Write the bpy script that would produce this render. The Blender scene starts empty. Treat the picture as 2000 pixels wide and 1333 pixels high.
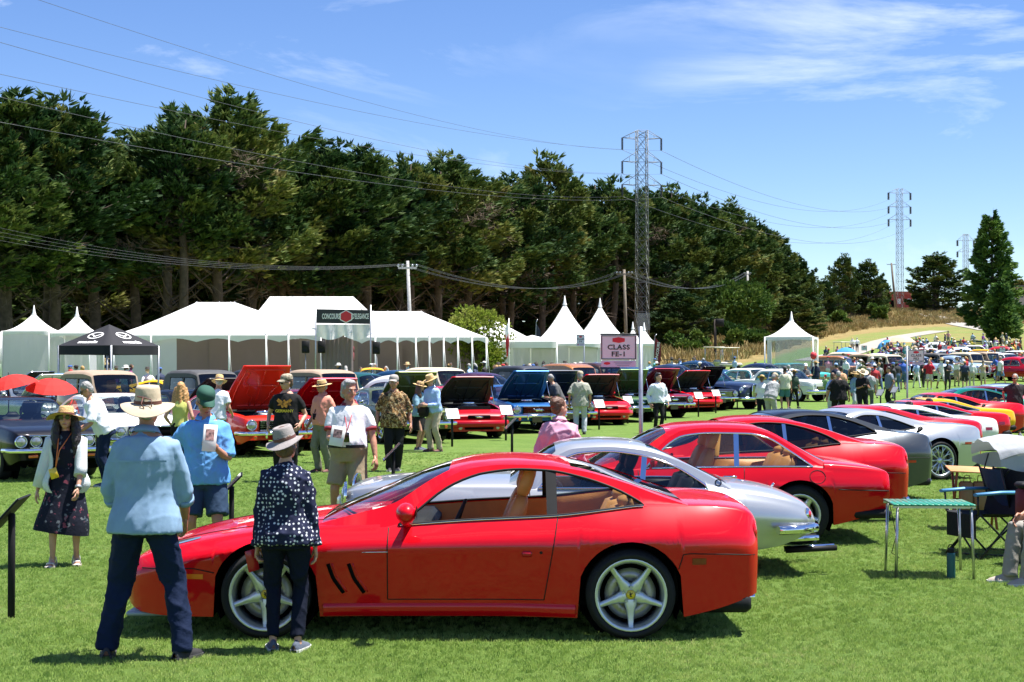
import bpy,bmesh,math,random
import numpy as np
from mathutils import Vector,Matrix,Euler
sc=bpy.context.scene
COL=sc.collection
R=math.radians
PI=math.pi
rnd=random.Random(11)
nrs=np.random.RandomState(5)
# ------------------------------------------------------------------ camera, sky, sun, exposure
F,YH,HC=3000.0,714.0,1.93          # focal length in photo pixels, eye-level row, eye height
PITCH=math.atan((YH-666.5)/F)
cam_d=bpy.data.cameras.new('camera')
cam_d.lens=54.0;cam_d.sensor_width=36.0;cam_d.clip_start=0.1;cam_d.clip_end=6000
cam=bpy.data.objects.new('camera',cam_d);COL.objects.link(cam)
cam.location=(0,0,HC);cam.rotation_euler=(PI/2+PITCH,0,0)
sc.camera=cam
SUN_EL=R(71);SUN_V=Vector((math.cos(SUN_EL)*0.985,math.cos(SUN_EL)*0.17,math.sin(SUN_EL)))
w=bpy.data.worlds.new('World');sc.world=w;w.use_nodes=True
nt=w.node_tree;nt.nodes.clear()
def N(t,k,**kw):
    n=t.nodes.new(k)
    for a,b in kw.items():
        if a.startswith('i_'):
            n.inputs[int(a[2:]) if a[2:].isdigit() else a[2:].replace('_',' ')].default_value=b
        else:setattr(n,a,b)
    return n
def ramp(t,stops,interp='LINEAR'):
    n=t.nodes.new('ShaderNodeValToRGB');cr=n.color_ramp;cr.interpolation=interp
    while len(cr.elements) < len(stops):cr.elements.new(0.5)
    for e,(p,c) in zip(cr.elements,stops):
        e.position=p;e.color=(c,c,c,1) if isinstance(c,(int,float)) else (*c[:3],1)
    return n
sky=N(nt,'ShaderNodeTexSky',sky_type='NISHITA',sun_disc=False,sun_elevation=SUN_EL,
        sun_rotation=math.atan2(SUN_V.x,SUN_V.y),altitude=1500,air_density=1.0,dust_density=0.45,ozone_density=3.0)
hs=N(nt,'ShaderNodeHueSaturation');hs.inputs['Saturation'].default_value=1.18;hs.inputs['Hue'].default_value=0.511
nt.links.new(sky.outputs[0],hs.inputs['Color'])
# thin cirrus over the whole dome: stretched noise, a few denser banks
tc=N(nt,'ShaderNodeTexCoord')
mp=N(nt,'ShaderNodeMapping');mp.inputs['Scale'].default_value=(2.6,2.6,9.0);mp.inputs['Rotation'].default_value=(0.25,0.35,0.2);mp.inputs['Location'].default_value=(2.341,16.173,-15.961)
nt.links.new(tc.outputs['Generated'],mp.inputs['Vector'])
n1=N(nt,'ShaderNodeTexNoise');n1.inputs['Scale'].default_value=1.25;n1.inputs['Detail'].default_value=9;n1.inputs['Roughness'].default_value=0.62;n1.inputs['Distortion'].default_value=0.7
n2=N(nt,'ShaderNodeTexNoise');n2.inputs['Scale'].default_value=0.55;n2.inputs['Detail'].default_value=3
nt.links.new(mp.outputs[0],n1.inputs['Vector']);nt.links.new(mp.outputs[0],n2.inputs['Vector'])
r1=ramp(nt,[(0.51,0.0),(0.72,0.85)]);r2=ramp(nt,[(0.46,0.05),(0.62,1.0)])
nt.links.new(n1.outputs[0],r1.inputs[0]);nt.links.new(n2.outputs[0],r2.inputs[0])
mm=N(nt,'ShaderNodeMath',operation='MULTIPLY');nt.links.new(r1.outputs[0],mm.inputs[0]);nt.links.new(r2.outputs[0],mm.inputs[1])
mx=N(nt,'ShaderNodeMix',data_type='RGBA');nt.links.new(mm.outputs[0],mx.inputs['Factor'])
nt.links.new(hs.outputs[0],mx.inputs['A']);mx.inputs['B'].default_value=(9.4,9.7,10.2,1)
bg=N(nt,'ShaderNodeBackground');bg.inputs['Strength'].default_value=0.072
out=N(nt,'ShaderNodeOutputWorld')
nt.links.new(mx.outputs['Result'],bg.inputs[0]);nt.links.new(bg.outputs[0],out.inputs[0])
sd=bpy.data.lights.new('sun','SUN');sd.energy=5.0;sd.angle=R(0.53);sd.color=(1.0,0.955,0.89)
sun=bpy.data.objects.new('sun',sd);COL.objects.link(sun)
sun.rotation_euler=SUN_V.to_track_quat('Z','Y').to_euler();sun.location=(60,10,180)
vs=sc.view_settings;sc.display_settings.display_device='sRGB'
vs.view_transform='Standard';vs.look='None';vs.gamma=1;vs.use_curve_mapping=False;vs.exposure=1.30
sc.cycles.max_bounces=8;sc.cycles.transparent_max_bounces=16;sc.cycles.use_denoising=True
sc.cycles.sample_clamp_indirect=6;sc.cycles.caustics_reflective=False;sc.cycles.caustics_refractive=False

# ------------------------------------------------------------------ pixel of the photo -> point of the place
def at(px,py,Y):
    u,v=(px-1000)/F,(666.5-py)/F
    dy=math.cos(PITCH)-v*math.sin(PITCH);dz=math.sin(PITCH)+v*math.cos(PITCH)
    k=Y/dy
    return Vector((u*k,Y,HC+dz*k))
def pch(*pts):
    """monotone cubic interpolant through (x, y) points"""
    p=np.array(sorted(pts),float);x,y=p[:,0],p[:,1]
    h=np.diff(x);d=np.diff(y)/h;m=np.zeros(len(x))
    if len(x) == 2:m[:]=d[0]
    else:
        m[0],m[-1]=d[0],d[-1]
        for i in range(1,len(x)-1):
            if d[i-1]*d[i] > 0:
                w1,w2=2*h[i]+h[i-1],h[i]+2*h[i-1]
                m[i]=(w1+w2)/(w1/d[i-1]+w2/d[i])
    def f(q):
        q=np.clip(np.asarray(q,float),x[0],x[-1]);i=np.clip(np.searchsorted(x,q)-1,0,len(x)-2)
        t=(q-x[i])/h[i]
        return ((1+2*t)*(1-t)**2*y[i]+t*(1-t)**2*h[i]*m[i]+t*t*(3-2*t)*y[i+1]+t*t*(t-1)*h[i]*m[i+1])
    return f
_hr=pch((0,0),(45,0),(70,.2),(94,.6),(120,1.4),(150,2.6),(200,4.6),(235,6.4),(270,8.2),(330,11.2),(400,16.2),(440,17.2),(700,16),(2500,5))
_hl=pch((0,0),(45,0),(70,.2),(94,.6),(120,1.3),(150,1.9),(200,2.9),(260,3.6),(400,4.0),(700,4),(2500,3))
def gh(x,y):
    y=np.asarray(y,float);x=np.asarray(x,float)
    yy=np.maximum(y,0);u=x/np.maximum(yy,1.0)
    t=np.clip((u-0.02)/0.12,0,1);t=t*t*(3-2*t)
    return _hl(yy)*(1-t)+_hr(yy)*t
def ghf(x,y):return float(gh(x,y))
def hit(px,py):
    """where the sight line of a photo pixel meets the ground"""
    a=at(px,py,1.0);d=a-Vector((0,0,HC));Y=8.0
    while Y < 900:
        if HC+d.z*Y <= ghf(d.x*Y,Y):break
        Y+= 0.25 if Y < 100 else 1
    return Vector((d.x*Y,Y,ghf(d.x*Y,Y)))
def onground(px,Y):
    x=(px-1000)/F*Y
    return Vector((x,Y,ghf(x,Y)))

# ------------------------------------------------------------------ materials
MATS={}
def mat(name,col,rough=0.6,metal=0.0,coat=0.0,var=0.12,nscale=6.0,bump=0.0,bscale=60.0,spec=0.5,emit=None,sheen=0.0,alpha=None,coord='Object'):
    if name in MATS:return MATS[name]
    m=bpy.data.materials.new(name);m.use_nodes=True;t=m.node_tree
    b=t.nodes['Principled BSDF']
    b.inputs['Roughness'].default_value=rough;b.inputs['Metallic'].default_value=metal
    b.inputs['Coat Weight'].default_value=coat;b.inputs['Coat Roughness'].default_value=0.03
    b.inputs['Specular IOR Level'].default_value=spec
    if sheen:b.inputs['Sheen Weight'].default_value=sheen
    tcn=t.nodes.new('ShaderNodeTexCoord')
    nz=N(t,'ShaderNodeTexNoise');nz.inputs['Scale'].default_value=nscale;nz.inputs['Detail'].default_value=5
    t.links.new(tcn.outputs[coord],nz.inputs['Vector'])
    lo=[max(0,c*(1-var)) for c in col[:3]];hi=[min(1,c*(1+var)) for c in col[:3]]
    rp=ramp(t,[(0.3,lo),(0.7,hi)]);t.links.new(nz.outputs[0],rp.inputs[0]);t.links.new(rp.outputs[0],b.inputs['Base Color'])
    if bump:
        nb=N(t,'ShaderNodeTexNoise');nb.inputs['Scale'].default_value=bscale;nb.inputs['Detail'].default_value=4
        t.links.new(tcn.outputs[coord],nb.inputs['Vector'])
        bp=N(t,'ShaderNodeBump');bp.inputs['Strength'].default_value=bump;bp.inputs['Distance'].default_value=0.02
        t.links.new(nb.outputs[0],bp.inputs['Height']);t.links.new(bp.outputs[0],b.inputs['Normal'])
    if emit:b.inputs['Emission Color'].default_value=(*emit[:3],1);b.inputs['Emission Strength'].default_value=emit[3]
    m.diffuse_color=(*col[:3],1)
    MATS[name]=m
    return m
def paint(name,col,metal=0.0,rough=0.35):
    return mat('paint_'+name,col,rough=rough,metal=metal,coat=0.8,var=0.03,nscale=2.0,bump=0.012,bscale=2.2,spec=0.12)
def glass(name,tint,refl=1.0,opac=0.0):
    if name in MATS:return MATS[name]
    m=bpy.data.materials.new(name);m.use_nodes=True;t=m.node_tree
    t.nodes.remove(t.nodes['Principled BSDF']);o=t.nodes['Material Output']
    tr=N(t,'ShaderNodeBsdfTransparent');tr.inputs[0].default_value=(*tint,1)
    gl=N(t,'ShaderNodeBsdfGlossy');gl.inputs['Roughness'].default_value=0.015
    lw=N(t,'ShaderNodeFresnel');lw.inputs[0].default_value=1.5
    geo=N(t,'ShaderNodeNewGeometry')
    # the outward fresnel on both faces of the pane
    mxx=N(t,'ShaderNodeMix');mxx.inputs['A'].default_value=1.5;mxx.inputs['B'].default_value=1/1.5
    t.links.new(geo.outputs['Backfacing'],mxx.inputs['Factor']);t.links.new(mxx.outputs[0],lw.inputs[0])
    nzz=N(t,'ShaderNodeTexNoise');nzz.inputs['Scale'].default_value=3.0
    mr=N(t,'ShaderNodeMath',operation='MULTIPLY');mr.inputs[1].default_value=refl*1.6
    t.links.new(lw.outputs[0],mr.inputs[0]);mr.use_clamp=True
    mi=t.nodes.new('ShaderNodeMixShader');t.links.new(mr.outputs[0],mi.inputs[0]);t.links.new(tr.outputs[0],mi.inputs[1]);t.links.new(gl.outputs[0],mi.inputs[2])
    last=mi
    if opac:
        df=N(t,'ShaderNodeBsdfDiffuse');rp=ramp(t,[(0.2,(0.5,0.52,0.54)),(0.8,(0.7,0.72,0.74))]);t.links.new(nzz.outputs[0],rp.inputs[0]);t.links.new(rp.outputs[0],df.inputs[0])
        m2=t.nodes.new('ShaderNodeMixShader');m2.inputs[0].default_value=opac
        t.links.new(mi.outputs[0],m2.inputs[1]);t.links.new(df.outputs[0],m2.inputs[2]);last=m2
    t.links.new(last.outputs[0],o.inputs[0])
    MATS[name]=m
    return m
BLACK=mat('black_trim',(0.012,0.012,0.013),0.6,var=0.3,spec=0.2)
DARK=mat('dark_void',(0.006,0.006,0.007),0.95,spec=0.0)
RUBBER=mat('tyre_rubber',(0.014,0.014,0.015),0.75,bump=0.2,bscale=90,spec=0.3)
CHROME=mat('chrome',(0.85,0.86,0.88),0.06,metal=1.0,var=0.04)
ALLOY=mat('silver_alloy',(0.60,0.62,0.62),0.32,metal=0.75,var=0.05)
STEEL=mat('galvanised_steel',(0.42,0.44,0.46),0.42,metal=0.8,var=0.15,nscale=9)
TAN=mat('tan_leather',(0.66,0.27,0.07),0.5,var=0.12,bump=0.15,bscale=120)
CREAM=mat('cream_leather',(0.62,0.50,0.32),0.5,var=0.08)
CLEAR=glass('clear_glass',(0.86,0.92,0.90))
TINT=glass('tinted_glass',(0.50,0.57,0.58))
DTINT=glass('dark_tinted_glass',(0.16,0.19,0.21))
PLASTIC=glass('clear_plastic_sheet',(0.8,0.84,0.88),0.7,0.28)
WHITE=mat('white_paint',(0.78,0.78,0.77),0.45,var=0.03)
AMBER=mat('amber_lens',(0.8,0.16,0.01),0.15,coat=1)
REDLENS=mat('red_lens',(0.55,0.012,0.012),0.12,coat=1)
LAMP=mat('lamp_glass',(0.36,0.39,0.41),0.10,metal=0.6,coat=1)
PAPER=mat('printed_paper',(0.75,0.75,0.72),0.7,var=0.05)
SKIN=mat('light_skin',(0.50,0.27,0.18),0.5,var=0.10,nscale=14,bump=0.05,bscale=50)
SKINT=mat('tanned_skin',(0.40,0.19,0.115),0.5,var=0.10,nscale=14)
SKIND=mat('dark_skin',(0.16,0.075,0.045),0.5,var=0.1,nscale=14)

# ------------------------------------------------------------------ mesh building
class MB:
    def __init__(s):s.v=[];s.f=[];s.m=[];s.n=0;s.sm=[]
    def add(s,vs,fs,mi=0,smooth=True):
        b=s.n;s.v.extend([tuple(map(float,p)) for p in vs]);s.n+= len(vs)
        for f in fs:s.f.append(tuple(i+b for i in f));s.m.append(mi);s.sm.append(smooth)
        return s
    def grid(s,P,mi=0,closed=False,smooth=True,flip=False,keep=None):
        """P: rows x cols x 3"""
        P=np.asarray(P,float);a,b=P.shape[:2];fs=[]
        for i in range(a-1):
            for j in range(b if closed else b-1):
                if keep is not None and not keep(i,j):continue
                j2=(j+1) % b
                q=(i*b+j,i*b+j2,(i+1)*b+j2,(i+1)*b+j)
                fs.append(q[::-1] if flip else q)
        return s.add(P.reshape(-1,3),fs,mi,smooth)
    def box(s,c,d,rot=None,mi=0,bev=0.0,taper=1.0):
        x,y,z=[k/2 for k in d]
        if bev <= 0:
            vs=[(-x,-y,-z),(x,-y,-z),(x,y,-z),(-x,y,-z),(-x*taper,-y*taper,z),(x*taper,-y*taper,z),(x*taper,y*taper,z),(-x*taper,y*taper,z)]
            fs=[(0,3,2,1),(4,5,6,7),(0,1,5,4),(1,2,6,5),(2,3,7,6),(3,0,4,7)]
        else:
            b=min(bev,x*.9,y*.9,z*.9);vs=[];fs=[]
            rings=[(-z,b),(-z+b,0),(z-b,0),(z,b)]
            for zz,k in rings:
                X,Y=x-k,y-k;r=b if k == 0 else b*0.5
                vs+= [(-X+r,-Y,zz),(X-r,-Y,zz),(X,-Y+r,zz),(X,Y-r,zz),(X-r,Y,zz),(-X+r,Y,zz),(-X,Y-r,zz),(-X,-Y+r,zz)]
            for i in range(3):
                for j in range(8):fs.append((i*8+j,i*8+(j+1) % 8,(i+1)*8+(j+1) % 8,(i+1)*8+j))
            fs+= [tuple(range(7,-1,-1)),tuple(range(24,32))]
        M=Matrix.Identity(3) if rot is None else (rot if isinstance(rot,Matrix) else Euler(rot).to_matrix())
        C0=Vector(c)
        return s.add([tuple(C0+M @ Vector(p)) for p in vs],fs,mi,bev > 0)
    def tube(s,pts,r,n=8,mi=0,caps=True,squash=None,up=None):
        """r: radius or list; squash: list of (rx, ry) instead of r"""
        P=[Vector(p) for p in pts];k=len(P);rows=[]
        rr=squash if squash is not None else [(q,q) for q in (r if hasattr(r,'__len__') else [r]*k)]
        d0=(P[1]-P[0]).normalized()
        a=Vector(up) if up is not None else (Vector((0,0,1)) if abs(d0.z) < 0.9 else Vector((0,1,0)))
        a=(a-d0*a.dot(d0)).normalized()
        for i in range(k):
            d=(P[min(i+1,k-1)]-P[max(i-1,0)])
            d=d.normalized() if d.length > 1e-9 else d0
            a=a-d*a.dot(d);a=a.normalized() if a.length > 1e-6 else d.orthogonal().normalized()
            b=d.cross(a)
            rows.append([P[i]+b*(math.cos(t)*rr[i][0])+a*(math.sin(t)*rr[i][1]) for t in [2*PI*j/n for j in range(n)]])
        base=s.n
        s.grid([[tuple(q) for q in row] for row in rows],mi,closed=True)
        if caps:
            s.f.append(tuple(base+j for j in range(n))[::-1]);s.m.append(mi);s.sm.append(False)
            s.f.append(tuple(base+(k-1)*n+j for j in range(n)));s.m.append(mi);s.sm.append(False)
        return s
    def lathe(s,prof,n=24,mi=0,M=None,closed=False):
        """prof: (r, z) list turned about z, then placed by matrix M"""
        rows=[]
        for r,z in prof:
            rows.append([(r*math.cos(2*PI*j/n),r*math.sin(2*PI*j/n),z) for j in range(n)])
        if M is not None:rows=[[tuple(M @ Vector(q)) for q in row] for row in rows]
        return s.grid(rows,mi,closed=True)
    def ball(s,c,r,n=10,m=7,mi=0,M=None):
        rx,ry,rz=(r,r,r) if not hasattr(r,'__len__') else r
        rows=[]
        for i in range(m+1):
            a=-PI/2+PI*i/m;ca=max(math.cos(a),1e-3)
            row=[Vector((rx*ca*math.cos(2*PI*j/n),ry*ca*math.sin(2*PI*j/n),rz*math.sin(a))) for j in range(n)]
            rows.append([tuple(Vector(c)+(M @ q if M is not None else q)) for q in row])
        b=s.n
        s.grid(rows,mi,closed=True)
        s.f.append(tuple(b+j for j in range(n))[::-1]);s.m.append(mi);s.sm.append(True)
        s.f.append(tuple(b+m*n+j for j in range(n)));s.m.append(mi);s.sm.append(True)
        return s
    def quad(s,a,b,c,d,mi=0):return s.add([a,b,c,d],[(0,1,2,3)],mi,False)
    def plate(s,outline,thick,M=None,mi=0):
        """outline: xy polygon extruded +-thick/2 in z, placed by M"""
        n=len(outline);vs=[(x,y,-thick/2) for x,y in outline]+[(x,y,thick/2) for x,y in outline]
        if M is not None:vs=[tuple(M @ Vector(q)) for q in vs]
        fs=[tuple(range(n))[::-1],tuple(range(n,2*n))]+[(i,(i+1) % n,n+(i+1) % n,n+i) for i in range(n)]
        return s.add(vs,fs,mi,False)
    def mesh(s,name):
        me=bpy.data.meshes.new(name);me.from_pydata(s.v,[],s.f)
        me.polygons.foreach_set('material_index',s.m);me.polygons.foreach_set('use_smooth',s.sm)
        me.update()
        return me
    def build(s,name,mats,parent=None,loc=None,rot=None):
        me=s.mesh(name)
        for m in (mats if isinstance(mats,(list,tuple)) else [mats]):me.materials.append(m)
        return obj(name,me,parent,loc,rot)
def obj(name,me,parent=None,loc=None,rot=None,scale=None):
    o=bpy.data.objects.new(name,me);COL.objects.link(o)
    if parent:o.parent=parent
    if loc is not None:o.location=loc
    if rot is not None:o.rotation_euler=rot
    if scale is not None:o.scale=scale if hasattr(scale,'__len__') else (scale,)*3
    return o
def thing(name,label=None,cat=None,loc=(0,0,0),rz=0.0,group=None):
    return tag(obj(name,None,None,loc,(0,0,rz)),label,cat,group)
def tag(o,label=None,cat=None,group=None,kind=None):
    if label:o['label']=label
    if cat:o['category']=cat
    if group:o['group']=group
    if kind:o['kind']=kind
    return o
def kids(o):return [c for c in bpy.data.objects if c.parent == o]
def index_children():
    d={}
    for c in bpy.data.objects:
        if c.parent:d.setdefault(c.parent.name,[]).append(c)
    return d
def copy_tree(o,idx,parent=None,recol=None):
    c=o.copy();COL.objects.link(c);c.parent=parent
    if recol and c.data is not None:
        for sl in c.material_slots:
            if sl.material and sl.material.name in recol:
                m=recol[sl.material.name];sl.link='OBJECT';sl.material=m
    for ch in idx.get(o.name,[]):copy_tree(ch,idx,c,recol)
    return c
def text_mesh(s,size,bold=0.0,spacing=1.0,depth=0.0):
    cu=bpy.data.curves.new('txt','FONT');cu.body=s;cu.size=size;cu.align_x='CENTER';cu.align_y='CENTER'
    cu.offset=bold;cu.space_character=spacing;cu.extrude=depth;cu.resolution_u=3
    o=bpy.data.objects.new('txt',cu);COL.objects.link(o)
    me=bpy.data.meshes.new_from_object(o.evaluated_get(bpy.context.evaluated_depsgraph_get()))
    bpy.data.objects.remove(o);bpy.data.curves.remove(cu)
    return me
def lettering(s,size,m,parent,loc,rot,bold=0.0,scale=(1,1,1),name='lettering',spacing=1.0):
    me=text_mesh(s,size,bold,spacing);me.materials.clear();me.materials.append(m)
    return obj(name,me,parent,loc,rot,scale)
def remesh(mb,voxel,smooth=4,name='m',wr=0.0,seed=0,wfreq=18.0):
    """one continuous skin over overlapping closed pieces; wr adds cloth folds"""
    me=mb.mesh(name);o=bpy.data.objects.new(name,me);COL.objects.link(o)
    a=o.modifiers.new('r','REMESH');a.mode='VOXEL';a.voxel_size=voxel;a.use_smooth_shade=True
    if smooth:
        b=o.modifiers.new('s','SMOOTH');b.factor=0.5;b.iterations=smooth
    dg=bpy.context.evaluated_depsgraph_get()
    r=bpy.data.meshes.new_from_object(o.evaluated_get(dg));r.name=name
    bpy.data.objects.remove(o);bpy.data.meshes.remove(me)
    if wr:
        n=len(r.vertices);co=np.empty(n*3);r.vertices.foreach_get('co',co);co=co.reshape(-1,3)
        no=np.empty(n*3);r.vertices.foreach_get('normal',no);no=no.reshape(-1,3)
        g=np.random.RandomState(seed);d=np.zeros(n)
        warp=co+0.05*np.sin(co[:,[1,2,0]]*9+g.rand(3)*6)
        for k in range(7):
            v=g.normal(size=3)*np.array([1,1,0.55]);v *= wfreq*(0.5+1.1*g.rand())/np.linalg.norm(v)
            d+= (1-np.abs(np.sin(warp@v+g.rand()*6.28)))**3*(1/(1+0.2*k))
        d-= d.mean()
        co+= no*(d*wr)[:,None]
        r.vertices.foreach_set('co',co.ravel())
    r.polygons.foreach_set('use_smooth',[True]*len(r.polygons));r.update()
    return r
def sm(a,b,x):
    t=min(1,max(0,(x-a)/(b-a)));return t*t*(3-2*t)

# ------------------------------------------------------------------ the ground: one sheet to the horizon
def ground_material():
    m=bpy.data.materials.new('lawn_turf');m.use_nodes=True;t=m.node_tree;b=t.nodes['Principled BSDF']
    b.inputs['Roughness'].default_value=0.85;b.inputs['Specular IOR Level'].default_value=0.15
    tcn=t.nodes.new('ShaderNodeTexCoord');at_=N(t,'ShaderNodeAttribute',attribute_name='dry')
    def noise(sc_,det,rough=.6,src=None):
        n=N(t,'ShaderNodeTexNoise');n.inputs['Scale'].default_value=sc_;n.inputs['Detail'].default_value=det;n.inputs['Roughness'].default_value=rough
        t.links.new((src or tcn.outputs['Object']),n.inputs['Vector']);return n
    big=noise(0.22,5);fine=noise(9.0,8,0.75);patch=noise(1.3,6)
    g1=ramp(t,[(0.28,(0.070,0.138,0.022)),(0.5,(0.110,0.184,0.034)),(0.72,(0.172,0.248,0.056))])
    a1=N(t,'ShaderNodeMath',operation='ADD');a2=N(t,'ShaderNodeMath',operation='MULTIPLY_ADD')
    a1.inputs[1].default_value=0;t.links.new(big.outputs[0],a1.inputs[0])
    a2.inputs[1].default_value=0.55;t.links.new(fine.outputs[0],a2.inputs[0])
    hlf=N(t,'ShaderNodeMath',operation='MULTIPLY');hlf.inputs[1].default_value=0.45
    t.links.new(patch.outputs[0],hlf.inputs[0]);t.links.new(hlf.outputs[0],a2.inputs[2]);t.links.new(a2.outputs[0],g1.inputs[0])
    # worn, yellower patches in the mown turf
    y=N(t,'ShaderNodeMix',data_type='RGBA');ry=ramp(t,[(0.56,0.0),(0.72,0.5)]);t.links.new(big.outputs[0],ry.inputs[0])
    t.links.new(ry.outputs[0],y.inputs['Factor']);t.links.new(g1.outputs[0],y.inputs['A']);y.inputs['B'].default_value=(0.20,0.235,0.06,1)
    # dry summer grass on the slopes
    dn=noise(0.55,9,0.8);dr=ramp(t,[(0.30,(0.11,0.095,0.03)),(0.48,(0.21,0.16,0.06)),(0.6,(0.26,0.195,0.08)),(0.75,(0.19,0.165,0.05))]);t.links.new(dn.outputs[0],dr.inputs[0])
    mk=N(t,'ShaderNodeMath',operation='ADD');e=noise(0.12,6,0.7);es=N(t,'ShaderNodeMath',operation='MULTIPLY_ADD');es.inputs[1].default_value=0.9;es.inputs[2].default_value=-0.45
    t.links.new(e.outputs[0],es.inputs[0]);t.links.new(at_.outputs['Fac'],mk.inputs[0]);t.links.new(es.outputs[0],mk.inputs[1])
    mr=ramp(t,[(0.28,0),(0.74,1)]);t.links.new(mk.outputs[0],mr.inputs[0])
    d=N(t,'ShaderNodeMix',data_type='RGBA');t.links.new(mr.outputs[0],d.inputs['Factor']);t.links.new(y.outputs['Result'],d.inputs['A']);t.links.new(dr.outputs[0],d.inputs['B'])
    t.links.new(d.outputs['Result'],b.inputs['Base Color'])
    bp=N(t,'ShaderNodeBump');bp.inputs['Strength'].default_value=0.85;bp.inputs['Distance'].default_value=0.05
    bn=noise(28,6,0.8);t.links.new(bn.outputs[0],bp.inputs['Height']);t.links.new(bp.outputs[0],b.inputs['Normal'])
    return m
GROUND=ground_material()
def build_ground():
    rad=[0.01,3,6,9,12,16,20,26,32,38,44,50,56,62,68,74,80,86,92,98,105,112,120,128,136,145,155,165,175,185,195,205,215,225,235,245,255,265,275,285,295,305,315,330,345,360,375,390,400,410,420,440,480,560,700,1000,1600,2600]
    ang=sorted(set([round(a*0.6,2) for a in range(-60,61)]+list(range(-180,180,6))+[k for k in range(-60,60,3)]))
    ang=[a for a in ang if -180 <= a < 180]
    P=[[(r*math.sin(R(a)),r*math.cos(R(a)),0) for a in ang] for r in rad]
    A=np.array(P);A[...,2]=gh(A[...,0],A[...,1])
    mb=MB();mb.grid(A,closed=True)
    o=mb.build('lawn',GROUND);tag(o,kind='structure')
    me=o.data;co=A.reshape(-1,3)
    u=co[:,0]/np.maximum(co[:,1],1);yy=co[:,1]
    # how much dry grass: the embankment under the trees and the hill to the right
    d_edge=np.interp(u,[-.4,0.05,0.10,0.14,0.17,0.20,0.24,0.29,0.34,0.5],[110,120,128,128,150,205,262,300,300,300])
    dry=np.clip((yy-d_edge)/16+0.5,0,1)
    dry=np.where((u > 0.2) & (yy > 140),np.maximum(dry,0.50*np.clip((yy-140)/50,0,1)),dry)
    att=me.attributes.new('dry','FLOAT','POINT');att.data.foreach_set('value',dry.astype(np.float32))
    return o
build_ground()
# mown blades near the camera: one uncountable object, instanced tufts
def build_grass():
    gm=bpy.data.materials.new('grass_blade');gm.use_nodes=True;t=gm.node_tree;b=t.nodes['Principled BSDF']
    b.inputs['Roughness'].default_value=0.55;b.inputs['Specular IOR Level'].default_value=0.3
    oi=t.nodes.new('ShaderNodeObjectInfo');rp=ramp(t,[(0.0,(0.175,0.295,0.055)),(0.45,(0.27,0.395,0.085)),(0.8,(0.39,0.49,0.14)),(1.0,(0.52,0.50,0.23))])
    geo=t.nodes.new('ShaderNodeNewGeometry');pn=N(t,'ShaderNodeTexNoise');pn.inputs['Scale'].default_value=.55;pn.inputs['Detail'].default_value=6;t.links.new(geo.outputs['Position'],pn.inputs['Vector'])
    ma=N(t,'ShaderNodeMath',operation='MULTIPLY_ADD');ma.inputs[1].default_value=.62;t.links.new(oi.outputs['Random'],ma.inputs[0]);mb_=N(t,'ShaderNodeMath',operation='MULTIPLY_ADD');mb_.inputs[1].default_value=1.1;mb_.inputs[2].default_value=-.38
    t.links.new(pn.outputs[0],mb_.inputs[0]);t.links.new(mb_.outputs[0],ma.inputs[2]);t.links.new(ma.outputs[0],rp.inputs[0]);t.links.new(rp.outputs[0],b.inputs['Base Color'])
    tr=t.nodes.new('ShaderNodeBsdfTranslucent');t.links.new(rp.outputs[0],tr.inputs[0]);ms=t.nodes.new('ShaderNodeMixShader');ms.inputs[0].default_value=0.42
    t.links.new(b.outputs[0],ms.inputs[1]);t.links.new(tr.outputs[0],ms.inputs[2]);t.links.new(ms.outputs[0],t.nodes['Material Output'].inputs[0])
    mb=MB();g=random.Random(3)
    for i in range(16):
        a=g.uniform(0,2*PI);r=g.uniform(0,0.05);x,y=r*math.cos(a),r*math.sin(a)
        h=g.uniform(0.010,0.024);w_=g.uniform(0.0016,0.003);la=g.uniform(0,2*PI);ln=g.uniform(0.004,0.02);ca,sa=math.cos(a+1.5),math.sin(a+1.5)
        lx,ly=ln*math.cos(la),ln*math.sin(la)
        mb.add([(x-w_*ca,y-w_*sa,-0.004),(x+w_*ca,y+w_*sa,-0.004),(x+lx*.4+w_*.7*ca,y+ly*.4+w_*.7*sa,h*.6),(x+lx*.4-w_*.7*ca,y+ly*.4-w_*.7*sa,h*.6),(x+lx,y+ly,h)],
               [(0,1,2,3),(3,2,4)])
    # trapezoid of turf in front of and around the lens
    return scatter('grass','grass_tuft',mb,gm,[[(k*(0.40*y+0.8),y,0.001) for k in np.linspace(-1,1,9)] for y in (7.6,11,15,20,26,34)],(9,34,520,0),(.75,1.35),.12)
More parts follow.
